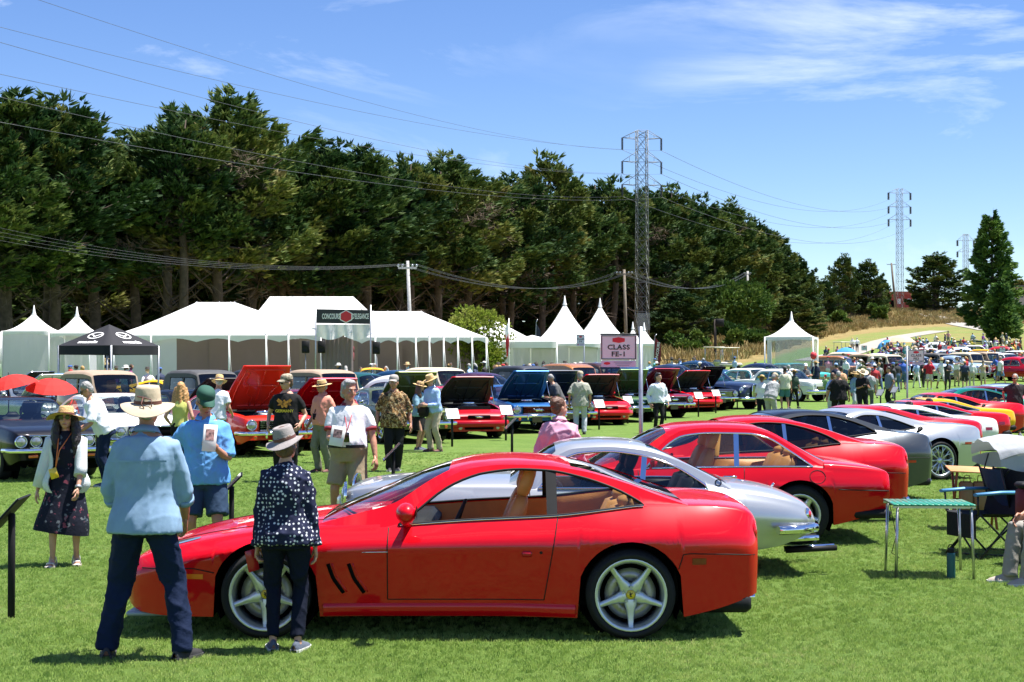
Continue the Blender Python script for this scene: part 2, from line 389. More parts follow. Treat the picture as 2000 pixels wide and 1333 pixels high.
def scatter(name,tname,mb,gm,rows,dens,size,tip):
    tuft=mb.mesh(tname);tuft.materials.append(gm);src=bpy.data.objects.new(tname,tuft)
    m2=MB();m2.grid(rows);o=m2.build(name,gm);tag(o,kind='stuff')
    ng=bpy.data.node_groups.new(name+'_scatter','GeometryNodeTree')
    ng.interface.new_socket('Geometry',in_out='INPUT',socket_type='NodeSocketGeometry');ng.interface.new_socket('Geometry',in_out='OUTPUT',socket_type='NodeSocketGeometry')
    gi=ng.nodes.new('NodeGroupInput');go=ng.nodes.new('NodeGroupOutput');dp=ng.nodes.new('GeometryNodeDistributePointsOnFaces')
    pos=ng.nodes.new('GeometryNodeInputPosition');sx=ng.nodes.new('ShaderNodeSeparateXYZ');mrn=ng.nodes.new('ShaderNodeMapRange')
    for q,v in zip(('From Min','From Max','To Min','To Max'),dens):mrn.inputs[q].default_value=v
    ng.links.new(pos.outputs[0],sx.inputs[0]);ng.links.new(sx.outputs['Y'],mrn.inputs['Value']);ng.links.new(mrn.outputs[0],dp.inputs['Density'])
    ip=ng.nodes.new('GeometryNodeInstanceOnPoints');ob=ng.nodes.new('GeometryNodeObjectInfo');ob.inputs['Object'].default_value=src
    rv=ng.nodes.new('FunctionNodeRandomValue');rv.data_type='FLOAT_VECTOR';rv.inputs[0].default_value=(-tip,-tip,0);rv.inputs[1].default_value=(tip,tip,6.28)
    rs=ng.nodes.new('FunctionNodeRandomValue');rs.inputs[2].default_value=size[0];rs.inputs[3].default_value=size[1]
    ng.links.new(gi.outputs[0],dp.inputs[0]);ng.links.new(dp.outputs[0],ip.inputs['Points']);ng.links.new(ob.outputs['Geometry'],ip.inputs['Instance'])
    ng.links.new(rv.outputs[0],ip.inputs['Rotation']);ng.links.new(rs.outputs[1],ip.inputs['Scale']);ng.links.new(ip.outputs[0],go.inputs[0])
    md=o.modifiers.new('scatter','NODES');md.node_group=ng
    return o
build_grass()
# tall dry grass on the bank and the hill
def build_dry():
    gm=bpy.data.materials.new('dry_grass_blade');gm.use_nodes=True;t=gm.node_tree;b=t.nodes['Principled BSDF'];b.inputs['Roughness'].default_value=0.8
    oi=t.nodes.new('ShaderNodeObjectInfo');rp=ramp(t,[(0.0,(0.20,0.17,0.05)),(0.35,(0.34,0.25,0.09)),(0.8,(0.44,0.32,0.13)),(1.0,(0.22,0.25,0.07))]);t.links.new(oi.outputs['Random'],rp.inputs[0]);t.links.new(rp.outputs[0],b.inputs['Base Color'])
    mb=MB();g=random.Random(8)
    for i in range(22):
        a=g.uniform(0,6.28);r=g.uniform(0,.55);x,y=r*math.cos(a),r*math.sin(a);h=g.uniform(.35,1.0);lx,ly=g.uniform(-.3,.3),g.uniform(-.3,.3);w_=g.uniform(.03,.06)
        mb.add([(x-w_,y,-.05),(x+w_,y,-.05),(x+lx*.5,y+ly*.5,h*.7),(x+lx,y+ly,h)],[(0,1,2),(0,2,3)])
    rows=[]
    for f in np.linspace(0,1,16):
        row=[]
        for u in np.linspace(.085,.42,26):
            e=np.interp(u,[.085,.14,.17,.20,.24,.29,.34,.42],[136,138,165,226,286,322,322,322]);d=e+(412-e)*f;row.append((u*d,d,ghf(u*d,d)-.02))
        rows.append(row)
    scatter('dry_grass','dry_grass_tuft',mb,gm,rows,(120,420,.85,.5),(.5,1.25),.2)
build_dry()
# footpaths up the hill, laid on the ground
def ribbon(name,pix,half,m,lift=0.03,kind='structure'):
    P=[hit(x,y) for x,y in pix];pts=[]
    for a,b in zip(P[:-1],P[1:]):
        for k in range(6):pts.append(a.lerp(b,k/6))
    pts.append(P[-1]);rows=[]
    for i,p in enumerate(pts):
        d=pts[min(i+1,len(pts)-1)]-pts[max(i-1,0)];n=Vector((-d.y,d.x,0)).normalized()
        rows.append([(q.x,q.y,ghf(q.x,q.y)+lift) for q in (p+n*half*k for k in (1,.5,0,-.5,-1))])
    mb=MB();mb.grid(rows);o=mb.build(name,m);return tag(o,kind=kind)
CONC=mat('pale_concrete',(0.27,0.25,0.215),0.85,var=0.1,nscale=0.8,coord='Object')
ribbon('path',[(1585,706),(1655,691),(1690,679),(1725,668),(1765,658),(1835,647)],1.7,CONC,0.06)
ribbon('path',[(1800,614),(1840,622),(1880,636),(1935,646)],2.2,CONC,0.09)
# car park on the brow of the hill
ASPH=mat('grey_asphalt',(0.14,0.14,0.145),0.9,var=0.12,nscale=2)
def lot():
    mb=MB();rows=[]
    for y in np.linspace(418,446,8):rows.append([(x,y,ghf(x,y)+0.12) for x in np.linspace(70,160,30)])
    mb.grid(rows);tag(mb.build('parking_lot',ASPH),kind='structure')
lot()

# ------------------------------------------------------------------ trees
def foliage_mat(name,cols,rough=0.7,trans=0.18):
    m=bpy.data.materials.new(name);m.use_nodes=True;t=m.node_tree;b=t.nodes['Principled BSDF']
    b.inputs['Roughness'].default_value=rough;b.inputs['Specular IOR Level'].default_value=0.2
    a=N(t,'ShaderNodeAttribute',attribute_name='tint');oi=t.nodes.new('ShaderNodeObjectInfo')
    ad=N(t,'ShaderNodeMath',operation='MULTIPLY_ADD');ad.inputs[1].default_value=0.30;t.links.new(oi.outputs['Random'],ad.inputs[0])
    s=N(t,'ShaderNodeMath',operation='MULTIPLY_ADD');s.inputs[1].default_value=0.8;s.inputs[2].default_value=-0.05;t.links.new(a.outputs['Fac'],s.inputs[0]);t.links.new(s.outputs[0],ad.inputs[2])
    tcn=t.nodes.new('ShaderNodeTexCoord');nz=N(t,'ShaderNodeTexNoise');nz.inputs['Scale'].default_value=0.35;t.links.new(tcn.outputs['Object'],nz.inputs['Vector'])
    a3=N(t,'ShaderNodeMath',operation='MULTIPLY_ADD');a3.inputs[1].default_value=0.5;t.links.new(nz.outputs[0],a3.inputs[0])
    s3=N(t,'ShaderNodeMath',operation='SUBTRACT');s3.inputs[1].default_value=0.25;t.links.new(ad.outputs[0],a3.inputs[2]);t.links.new(a3.outputs[0],s3.inputs[0])
    rp=ramp(t,[(i/(len(cols)-1),c) for i,c in enumerate(cols)]);t.links.new(s3.outputs[0],rp.inputs[0]);t.links.new(rp.outputs[0],b.inputs['Base Color'])
    tr=t.nodes.new('ShaderNodeBsdfTranslucent');t.links.new(rp.outputs[0],tr.inputs[0]);ms=t.nodes.new('ShaderNodeMixShader');ms.inputs[0].default_value=trans
    t.links.new(b.outputs[0],ms.inputs[1]);t.links.new(tr.outputs[0],ms.inputs[2]);t.links.new(ms.outputs[0],t.nodes['Material Output'].inputs[0])
    return m
CYP=foliage_mat('cypress_foliage',[(0.017,0.046,0.015),(0.045,0.090,0.024),(0.104,0.146,0.034),(0.182,0.190,0.048),(0.22,0.17,0.075)])
OAK=foliage_mat('bushy_foliage',[(0.03,0.07,0.014),(0.06,0.12,0.02),(0.11,0.17,0.03),(0.16,0.2,0.045)])
YEL=foliage_mat('young_leaf_foliage',[(0.10,0.17,0.018),(0.16,0.23,0.025),(0.23,0.28,0.04),(0.28,0.30,0.07)],trans=0.35)
RWD=foliage_mat('redwood_foliage',[(0.028,0.072,0.022),(0.062,0.135,0.032),(0.13,0.22,0.045),(0.21,0.29,0.065)])
DEAD=mat('dead_twigs',(0.16,0.115,0.085),0.9,var=0.3)
BARK=mat('cypress_bark',(0.085,0.062,0.048),0.95,var=0.35,nscale=3,bump=0.5,bscale=12)
PALEBARK=mat('weathered_bark',(0.17,0.14,0.115),0.95,var=0.35,nscale=3,bump=0.5,bscale=12)

class Sprays:
    """fans of tapering sprigs collected as arrays"""
    def __init__(s,seed):s.g=np.random.RandomState(seed);s.V=[];s.T=[]
    def add(s,pos,dirs,length,width,blades=7,spread=0.75,tint=None,updroop=0.0,flat=1.0):
        """pos (n,3), dirs (n,3): each spray gets a fan of thin diamonds"""
        g=s.g;n=len(pos)
        d=dirs/np.linalg.norm(dirs,axis=1)[:,None]
        r=g.normal(size=(n,3));a=np.cross(d,r);a /= np.linalg.norm(a,axis=1)[:,None];b=np.cross(d,a)
        tint=g.rand(n) if tint is None else tint
        for k in range(blades):
            ph=g.rand(n)*2*PI;sp=spread*(0.15+0.85*g.rand(n))
            off=a*(np.cos(ph)*sp)[:,None]+b*(np.sin(ph)*sp)[:,None];off[:,2] *= flat;dd=d+off;dd[:,2]+= updroop
            dd /= np.linalg.norm(dd,axis=1)[:,None]
            L=length*(0.55+0.6*g.rand(n));W=width*(0.7+0.6*g.rand(n))
            q=g.normal(size=(n,3));sd_=np.cross(dd,q);sd_ /= np.linalg.norm(sd_,axis=1)[:,None]
            p0=pos+dd*(L*0.02)[:,None];p2=pos+dd*L[:,None];mid=pos+dd*(L*0.45)[:,None]
            s.V.append(np.stack([p0,mid+sd_*W[:,None],p2,mid-sd_*W[:,None]],1).reshape(-1,3))
            s.T.append(np.repeat(np.clip(tint+0.1*g.normal(size=n),0,1),4))
    def mesh(s,name,m):
        V=np.concatenate(s.V);T=np.concatenate(s.T);n=len(V)//4
        me=bpy.data.meshes.new(name);me.vertices.add(len(V));me.vertices.foreach_set('co',V.astype(np.float32).ravel())
        me.loops.add(4*n);me.loops.foreach_set('vertex_index',np.arange(4*n));me.polygons.add(n)
        me.polygons.foreach_set('loop_start',np.arange(0,4*n,4));me.polygons.foreach_set('loop_total',np.full(n,4));me.update(calc_edges=True)
        a=me.attributes.new('tint','FLOAT','POINT');a.data.foreach_set('value',T.astype(np.float32));me.materials.append(m)
        return me
def cypress_meshes(seed,h=20.0,rad=6.0,base=0.36,top='plates',n_limb=64,dead=0.06,lean=0.0,dens=1.0):
    """wind-shaped cypress: limbs reach out and up, each carrying a long flat plume of sprays"""
    g=np.random.RandomState(seed);S=Sprays(seed+1);D=Sprays(seed+2);T=MB()
    tips=[]
    tx=lambda t:lean*h*t*t
    nst=2 if seed % 3 == 0 else 1
    for k in range(nst):
        off=0.0 if nst == 1 else (0.5-k)*1.6
        T.tube([(off*0.6+tx(t)+off*t*1.2+0.25*math.sin(t*7+seed+k),off*.3+0.25*math.cos(t*6+seed),h*t) for t in (-.03,.04,.12,.25,.4,.55,.7,.84,.96)],[.72,.5,.44,.40,.34,.27,.2,.12,.04],8)
    for i in range(n_limb):
        f=i/n_limb;t=base*0.85+(0.97-base*0.85)*(f**0.9);az=i*2.399963+g.normal()*0.35
        q=(t-base*.85)/(1-base*.85)
        prof=math.sin(PI*min(1,0.22+0.62*q))**0.8*(1-0.66*q**2.2)
        L=rad*prof*(0.55+0.68*g.rand());rise=(0.10+0.52*q)*(0.6+0.8*g.rand())
        c,s_=math.cos(az),math.sin(az)
        p0=np.array([tx(t),0,h*t*0.93]);p=lambda u:p0+np.array([c*L*u,s_*L*u,L*rise*(u**1.6)*0.75-0.06*L*math.sin(u*PI)])
        T.tube([tuple(p(u)) for u in (0,.3,.6,.9)],[.13*(1.15-t)+.03,.09*(1.15-t)+.02,.05,.015],5,caps=False)
        isd=g.rand() < dead and q < 0.8
        m=int((18+L*13.5)*dens*(0.7+.5*g.rand()));us=0.28+0.78*np.sqrt(g.rand(m))
        P=np.array([p(u) for u in us]);wd=0.10*L+0.75
        lat=g.normal(size=m)*wd*np.sin(np.clip(us,0,1)*PI*0.72+0.5)
        P+= np.stack([-s_*lat,c*lat,g.normal(size=m)*0.26-0.10*np.abs(lat)],1)
        dirs=np.stack([c*0.75-s_*lat/wd*0.5,s_*0.75+c*lat/wd*0.5,0.14+0.30*q+0*lat],1)+g.normal(size=(m,3))*np.array([.22,.22,.16])
        tint=np.full(m,np.clip(0.38+0.24*g.normal()-0.10*q,0,0.9))
        if isd:D.add(P[:m//2],dirs[:m//2]+g.normal(size=(m//2,3))*0.6,1.0,0.018,5,0.9)
        else:S.add(P,dirs,0.80,0.100,7,0.80,tint,0.03,.42)
    # crown top: ragged upright sprigs
    m=60;P=np.stack([tx(1)+g.normal(size=m)*0.7,g.normal(size=m)*0.7,h*(0.86+0.13*g.rand(m))],1)
    S.add(P,np.stack([g.normal(size=m)*.9,g.normal(size=m)*.9,.55*np.ones(m)],1),1.0,0.11,7,0.7,np.full(m,.25),.05,.5)
    # bare twigs low under the crown
    m=70;az=g.rand(m)*2*PI;rr=rad*(0.1+0.5*g.rand(m));P=np.stack([rr*np.cos(az),rr*np.sin(az),h*(base*0.5+base*0.7*g.rand(m))],1)
    D.add(P,np.stack([np.cos(az),np.sin(az),g.normal(size=m)*.5],1)+g.normal(size=(m,3))*.3,1.7,0.018,5,0.8)
    for i in range(9):
        az=g.rand()*2*PI;t=base*(0.25+0.6*g.rand());L=rad*(0.3+0.4*g.rand())
        T.tube([(L*u*math.cos(az)+.2*math.sin(u*5),L*u*math.sin(az),h*t+L*(0.5*u+0.25*u*u)) for u in (0,.25,.5,.8,1)],[.11,.085,.06,.035,.012],5,caps=False)
    return S.mesh('crown',CYP),T.mesh('trunk'),D.mesh('dead_branch',DEAD)
def place_tree(parts,loc,scale,rz,label,name='cypress_tree',group='cypress trees of the long grove',cat='tree',bark=None):
    o=thing(name,label,cat,loc,rz,group);o.scale=scale if hasattr(scale,'__len__') else (scale,)*3
    obj('crown',parts[0],o)
    if not parts[1].materials:parts[1].materials.append(BARK)
    obj('trunk',parts[1],o)
    if len(parts) > 2 and parts[2] is not None:tag(obj('dead_branch',parts[2],o),kind='stuff')
    return o
CY=[cypress_meshes(100+i,20.0,[6.2,7.0,5.6,6.6,5.2,7.2][i],[.48,.44,.50,.45,.47,.42][i],n_limb=[52,56,48,54,46,60][i],dead=[.05,.16,.04,.08,.03,.10][i],lean=[.02,.04,-.03,.04,.02,.05][i]) for i in range(6)]
CYL=[cypress_meshes(140+i,20.0,[7.0,6.2][i],[.10,.06][i],n_limb=86,dead=.03,lean=.03,dens=1.15) for i in range(2)]   # leafy down to the ground
ZTOP={}
for q in CY+CYL:
    co=np.empty(len(q[0].vertices)*3);q[0].vertices.foreach_get('co',co);ZTOP[id(q)]=float(np.percentile(co[2::3],99.7))
# front of the grove: photo column of the crown's middle, row of its top
front=[(-75,215,108),(20,183,112),(95,205,116),(180,240,122),(262,262,125),(335,232,121),(418,186,126),(492,268,135),(560,288,138),(640,283,140),(715,298,147),(786,318,155),
         (850,306,160),(918,340,170),(985,352,178),(1062,306,186),(1118,372,196),(1182,356,206),(1246,376,216),(1306,376,226),(1362,394,236),(1418,404,246),(1466,436,256),(1512,462,264),(1556,502,274)]
flabel=['rust tinged cypress cut by the left edge of the picture','tall cypress with a ragged top at the far left, above the twin white tents','dark cypress just right of the ragged tall one at far left',
          'cypress whose narrow spike top rises left of the gap of sky','lower cypress under the gap of sky left of the jagged tall tree','dark spreading cypress leaning against the jagged tallest tree',
          'tallest jagged cypress left of centre, grey dead limb under its top','cypress with a small pointed tip right of the jagged tallest tree','rounded cypress above the peak of the wide hip roofed tent',
          'flat topped cypress above the ridge of the tall gabled tent','cypress behind the black show banner, second right of the flat topped one','cypress crown right above the pale leaning utility pole',
          'cypress with twin upright tufts right of the pale leaning pole','even topped cypress above the yellow green young tree','low topped cypress left of the star shaped crown','cypress with a star shaped spiky crown left of the lattice pylon',
          'small topped cypress just right of the star shaped crown','twin tipped cypress touching the pylon on its left','cypress directly behind the lattice pylon','cypress immediately right of the lattice pylon',
          'wind swept cypress second right of the pylon','cypress at the start of the grove\'s downward slope, third right of the pylon','sloping cypress above the bushy bright green tree','feathery cypress near the right end of the grove','last tall cypress at the right end of the grove']
prng=random.Random(21)
for i,(px,py,Y) in enumerate(front):
    p=onground(px,Y);top=at(px,py,Y).z;hh=top-p.z
    parts=CYL[i % 2] if px > 1265 else CY[(i*5+1) % 6]
    s=hh/ZTOP[id(parts)];wd=s*prng.uniform(.95,1.15)
    if i in (6,15):wd *= 0.9
    place_tree(parts,p,(wd,wd,s),prng.uniform(0,6.28),flabel[i])
back=[(-20,205,126),(60,225,132),(140,262,138),(225,290,140),(300,262,138),(380,235,142),(455,262,146),(525,300,152),(600,305,155),(680,312,162),(752,325,170),(820,335,175),(885,342,184),(950,362,192),(1020,352,200),
        (1090,372,210),(1150,380,220),(1212,382,230),(1275,386,240),(1335,402,250),(1392,415,262),(1442,432,272),(1490,462,282),(1540,500,292),(1584,545,300)]
for i,(px,py,Y) in enumerate(back):
    p=onground(px,Y+6);top=at(px,py+10,Y+6).z;s=(top-p.z)/ZTOP[id(CYL[0])]
    lm=['the far left edge','the twin white peaked tents','the twin white peaked tents','the black canopy','the black canopy','the hip roofed tent','the hip roofed tent','the gabled tent','the gabled tent','the black banner','the pale pole','the pale pole','the yellow green tree','the yellow green tree','the star shaped crown',
          'the tall tent peaks','the tall tent peaks','the lattice pylon','the lattice pylon','the bushy green tree','the bushy green tree','the lone white tent','the lone white tent','the right end of the grove','the right end of the grove'][i]
    k=['left hand','right hand'][1 if i > 0 and lm == ['x','the far left edge','the twin white peaked tents','the twin white peaked tents','the black canopy','the black canopy','the hip roofed tent','the hip roofed tent','the gabled tent','the gabled tent','the black banner','the pale pole','the pale pole','the yellow green tree','the yellow green tree','the star shaped crown','the tall tent peaks','the tall tent peaks','the lattice pylon','the lattice pylon','the bushy green tree','the bushy green tree','the lone white tent','the lone white tent','the right end of the grove'][i] else 0]
    place_tree(CYL[(i+1) % 2],p,(s*1.1,s*1.1,s),prng.uniform(0,6.28),f'{k} cypress of the grove\'s rear row behind {lm}')
# ---- broad-leaved and shrubby growth
def bush_meshes(seed,h,rad,m_,trunk=True,leaf=0.42,n=1500,low=0.15,clumps=26,wid=0.3,blades=5):
    g=np.random.RandomState(seed);S=Sprays(seed);T=MB()
    c=[]
    for i in range(clumps):
        a=i*2.4;zz=low+(1-low)*g.rand();rr=rad*math.sqrt(max(0.05,1-((zz-0.5*(1+low))/(0.62*(1-low)))**2))*(0.35+0.6*g.rand())
        c.append((rr*math.cos(a),rr*math.sin(a),h*zz*0.92,rad*(0.22+0.2*g.rand())))
    for x,y,z,r in c:
        k=n//clumps;v=g.normal(size=(k,3));v /= np.linalg.norm(v,axis=1)[:,None]
        P=np.array([x,y,z])+v*r*(0.55+0.5*g.rand(k))[:,None]*np.array([1,1,.75])
        S.add(P,v+np.array([0,0,.5]),leaf,leaf*wid,blades,0.8,np.full(k,np.clip(.45+.25*g.normal(),0,1)))
        if trunk:T.tube([(0,0,h*.12),(x*.4,y*.4,h*.12+(z-h*.12)*.6),(x,y,z)],[.05*h*.25+.02,.03,.012],5,caps=False)
    if trunk:T.tube([(0,0,-.2),(.05,0,h*.2),(-.03,.05,h*.5),(0,0,h*.7)],[.035*h,.028*h,.018*h,.01*h],7)
    else:T.tube([(0,0,-.1),(0,0,h*.4)],[.04,.02],5)
    return S.mesh('crown',m_),T.mesh('trunk')
def put_bush(px,pyt,Y,wpx,seed,m_,label,name='shrub',**k):
    p=onground(px,Y);h=at(px,pyt,Y).z-p.z;rad=wpx/2/F*Y
    return place_tree(bush_meshes(seed,h,rad,m_,**k),p,1.0,0,label,name,None,k.pop('cat','tree') if name.endswith('tree') else 'shrub')
put_bush(936,596,92,116,7,YEL,'yellow green young tree beside the right end of the white tent','young_tree',n=2600,leaf=.22,wid=.22,low=.18,clumps=44)
put_bush(1440,552,205,125,9,OAK,'bushy bright green tree in front of the dark grove','broadleaf_tree',n=3600,leaf=.6,wid=.2,clumps=46,low=.25)
put_bush(1432,634,178,60,13,OAK,'green shrub on the dry bank behind the speaker pole',n=700,leaf=.6,low=0,clumps=12,trunk=False)
put_bush(1478,640,185,44,14,OAK,'small shrub on the dry bank under the dark rounded tree',n=500,leaf=.6,low=0,clumps=10,trunk=False)
put_bush(1345,645,165,74,15,OAK,'scrubby shrub at the foot of the dry bank near the picnic table',n=600,leaf=.5,low=0,clumps=12,trunk=False)
put_bush(1640,612,300,36,16,OAK,'round grey green shrub on the dry grass hill',n=500,leaf=.8,low=0,clumps=10,trunk=False)
put_bush(1715,592,330,34,17,OAK,'bright green shrub at the foot of the dark hill trees',n=500,leaf=.9,low=0,clumps=10,trunk=False)
def put_cyp(px,pyt,Y,wpx,k,parts,label,name,rz):
    p=onground(px,Y);s=(at(px,pyt,Y).z-p.z)/ZTOP[id(parts)];w_=wpx/2/F*Y/6.4
    return place_tree(parts,p,(w_,w_,s),rz,label,name,None)
for i,(px,py,wd,lb) in enumerate([(1646,502,66,'forked dark tree with two dead spikes on the hill'),(1696,512,80,'dark tree with a tufted crown on the hill'),(1666,552,92,'dense dark tree low on the hill in front of the tufted one'),(1722,545,44,'dark tree left of the red shed')]):
    put_cyp(px,py,350+6*i,wd,i,CYL[i % 2],lb,'hill_tree',i*1.7)
put_cyp(1828,499,385,128,0,CYL[1],'broad umbrella shaped cypress on the brow of the hill','umbrella_tree',.6)
put_cyp(1612,548,330,64,0,CYL[0],'low dark tree joining the grove to the hill trees','hill_tree',2.2)
put_cyp(1548,580,225,130,0,CYL[1],'very dark rounded tree behind the lone white tent','rounded_tree',1.1)
put_cyp(1335,572,190,130,0,CYL[0],'dark low spreading tree beside the pylon foot','spreading_tree',4.0)
put_bush(1996,538,420,40,41,CYP,'small dark tree at the right edge behind the redwood','hill_tree',n=900,leaf=1.2,clumps=12,low=.2)
put_bush(1985,600,330,60,42,OAK,'olive shrub at the right edge of the hill',n=600,leaf=.9,low=0,clumps=12,trunk=False)
put_bush(1802,572,405,50,43,OAK,'low green bush beside the red shed',n=500,leaf=1.1,low=0,clumps=10,trunk=False)
# redwood: tiers of drooping boughs on a straight stem
def redwood(seed,h,rad):
    g=np.random.RandomState(seed);S=Sprays(seed);T=MB()
    T.tube([(0,0,-.5),(0,0,h*.08),(0.05,0,h*.4),(0,0,h*.97)],[.034*h,.024*h,.016*h,.002*h],9)
    n=92
    for i in range(n):
        t=0.13+0.86*(i/n)**0.95;az=i*2.4+g.normal()*.3;L=rad*(1-((t-.13)/.89)**1.05)*(.50+.75*g.rand())*(0.72 if t < .2 else 1)+.35
        c,s_=math.cos(az),math.sin(az);m=int(16+L*10);us=.15+.9*np.sqrt(g.rand(m))
        z=h*t-0.10*L*us+0.16*L*us**3
        lat=g.normal(size=m)*.16*L
        P=np.stack([c*L*us-s_*lat,s_*L*us+c*lat,z+g.normal(size=m)*.25],1)
        S.add(P,np.stack([c+0*us,s_+0*us,.1+.25*g.rand(m)],1)+g.normal(size=(m,3))*.25,.85,.13,7,.7,np.full(m,np.clip(.4+.25*g.normal(),0,1)),.02,.5)
        T.tube([(0,0,h*t),(c*L*.9,s_*L*.9,h*t-.1*L)],[.09,.02],4,caps=False)
    return S.mesh('crown',RWD),T.mesh('trunk')
p=hit(1938,668);hh=at(1922,420,p.y).z-p.z
place_tree(redwood(71,hh,62/F*p.y),p,1.0,0.4,'tall pointed redwood standing alone above the crowd','redwood_tree',None)
p2=hit(1954,672);h2=(at(1952,560,p2.y).z-p2.z)
place_tree(redwood(72,h2,30/F*p2.y),p2,1.0,1.4,'shorter conifer with a thin bare stem beside the redwood','conifer_tree',None)

# ------------------------------------------------------------------ tents
def cloth_mat(name,col,trans=0.25,rough=0.75,bump=0.08,bscale=5.0):
    if name in MATS:return MATS[name]
    m=mat(name,col,rough,var=0.03,nscale=1.5,bump=bump,bscale=bscale,spec=0.25);t=m.node_tree
    b=t.nodes['Principled BSDF'];tr=t.nodes.new('ShaderNodeBsdfTranslucent');tr.inputs[0].default_value=(*col[:3],1)
    ms=t.nodes.new('ShaderNodeMixShader');ms.inputs[0].default_value=trans
    t.links.new(b.outputs[0],ms.inputs[1]);t.links.new(tr.outputs[0],ms.inputs[2]);t.links.new(ms.outputs[0],t.nodes['Material Output'].inputs[0])
    return m
VINYL=cloth_mat('white_tent_vinyl',(0.80,0.80,0.79),0.22)
SEAMV=mat('grey_seam_tape',(.55,.56,.58),.8)
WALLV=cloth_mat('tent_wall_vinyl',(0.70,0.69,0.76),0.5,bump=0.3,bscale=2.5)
LINER=cloth_mat('shade_toned_liner',(0.24,0.185,0.185),0.05,bump=0.4,bscale=2)  # dim tent interior put into the cloth colour, darker than the white walls
BLACKCLOTH=cloth_mat('black_canopy_cloth',(0.022,0.022,0.026),0.02)
REDCLOTH=cloth_mat('red_umbrella_cloth',(0.62,0.035,0.03),0.25)
def peak_tent(label,c,wx,wy,eave,peak,rz=0.0,walls=(),sag=0.55,finial=True,valance=0.28,roof=VINYL,legm=WHITE,group=None,name='peaked_tent',wallm=None,arch=0.14):
    """high-peak marquee: concave pyramid, scalloped valance, corner poles and any walls"""
    o=thing(name,label,'tent',c,rz,group)
    hx,hy=wx/2,wy/2;mb=MB();n=8;rows=[]
    for k in range(n+1):
        t=k/n;s=(1-t);z=eave+(peak-eave)*(t**(1/sag) if sag else t);row=[]
        for (ax,ay),(bx,by) in (((-1,-1),(1,-1)),((1,-1),(1,1)),((1,1),(-1,1)),((-1,1),(-1,-1))):
            for q in range(6):
                u=q/6;d=0.05*(eave*.2)*math.sin(PI*u)*s*(1-s)*2
                row.append((((ax+(bx-ax)*u)*hx)*s+1e-3*ax,((ay+(by-ay)*u)*hy)*s+1e-3*ay,z-d))
        rows.append(row)
    mb.grid(rows,closed=True)
    mb.build('roof',roof,o)
    v=MB();pts=rows[0];lo=[]
    for i,p in enumerate(pts):
        u=(i % 6)/6;lo.append((p[0]*1.003,p[1]*1.003,eave-valance+arch*math.sin(PI*u)))
    v.grid([[(p[0]*1.003,p[1]*1.003,p[2]-.002) for p in pts],lo],closed=True);v.build('valance',roof,o)
    for sx in (-1,1):
        for sy in (-1,1):
            MB().tube([(sx*hx*.985,sy*hy*.985,-.1),(sx*hx*.985,sy*hy*.985,eave)],.04,8).build('pole',legm,o)
    for side,u0,u1,m_ in walls:
        wl=MB();n2=14;rows=[]
        for zz in (0.02,(eave-valance)*.5,eave-.06):
            r=[]
            for k in range(n2+1):
                u=u0+(u1-u0)*k/n2;w_=.04*math.sin(k*2.3+zz)
                r.append({'f':(-hx+2*hx*u,-hy*.97+w_,zz),'b':(-hx+2*hx*u,hy*.97+w_,zz),'l':(-hx*.97+w_,-hy+2*hy*u,zz),'r':(hx*.97+w_,-hy+2*hy*u,zz)}[side])
            rows.append(r)
        wl.grid(rows);wl.build('side_wall',m_,o)
    if finial:MB().lathe([(.001,peak+.45),(.02,peak+.44),(.09,peak+.02),(.14,peak-.12)],8).build('finial',legm,o)
    return o
def gz(px,Y):return onground(px,Y)
def span(px0,px1,Y):return (px1-px0)/F*Y
def zat(py,Y,px=1000):return at(px,py,Y).z
# twin small tents at the far left
p=gz(66,92);peak_tent('left one of the twin white peaked tents at the far left',p,span(20,112,92),3.2,zat(648,92)-p.z,zat(611,92)-p.z,0,[('f',0,1,WALLV),('b',0,1,WALLV),('l',0,1,WALLV)],group='twin white tents')
p=gz(150,90);peak_tent('right one of the twin white peaked tents, open fronted',p,span(112,190,90),3.2,zat(652,90)-p.z,zat(614,90)-p.z,0,[('b',0,1,WALLV),('r',0,.5,WALLV)],group='twin white tents')
p=gz(2,100);o=thing('site_trailer','edge of a white trailer at the far left beside the twin tents','trailer',p)
MB().box((-.9,0,1.9),(2.2,3,2.9),bev=.1).build('body',WHITE,o);MB().box((.205,-.2,1.8),(.02,1.0,1.0)).build('window',DTINT,o);MB().tube([(-.4,-1.3,.3),(-.4,-1.1,.3)],.32,12).build('wheel',RUBBER,o)
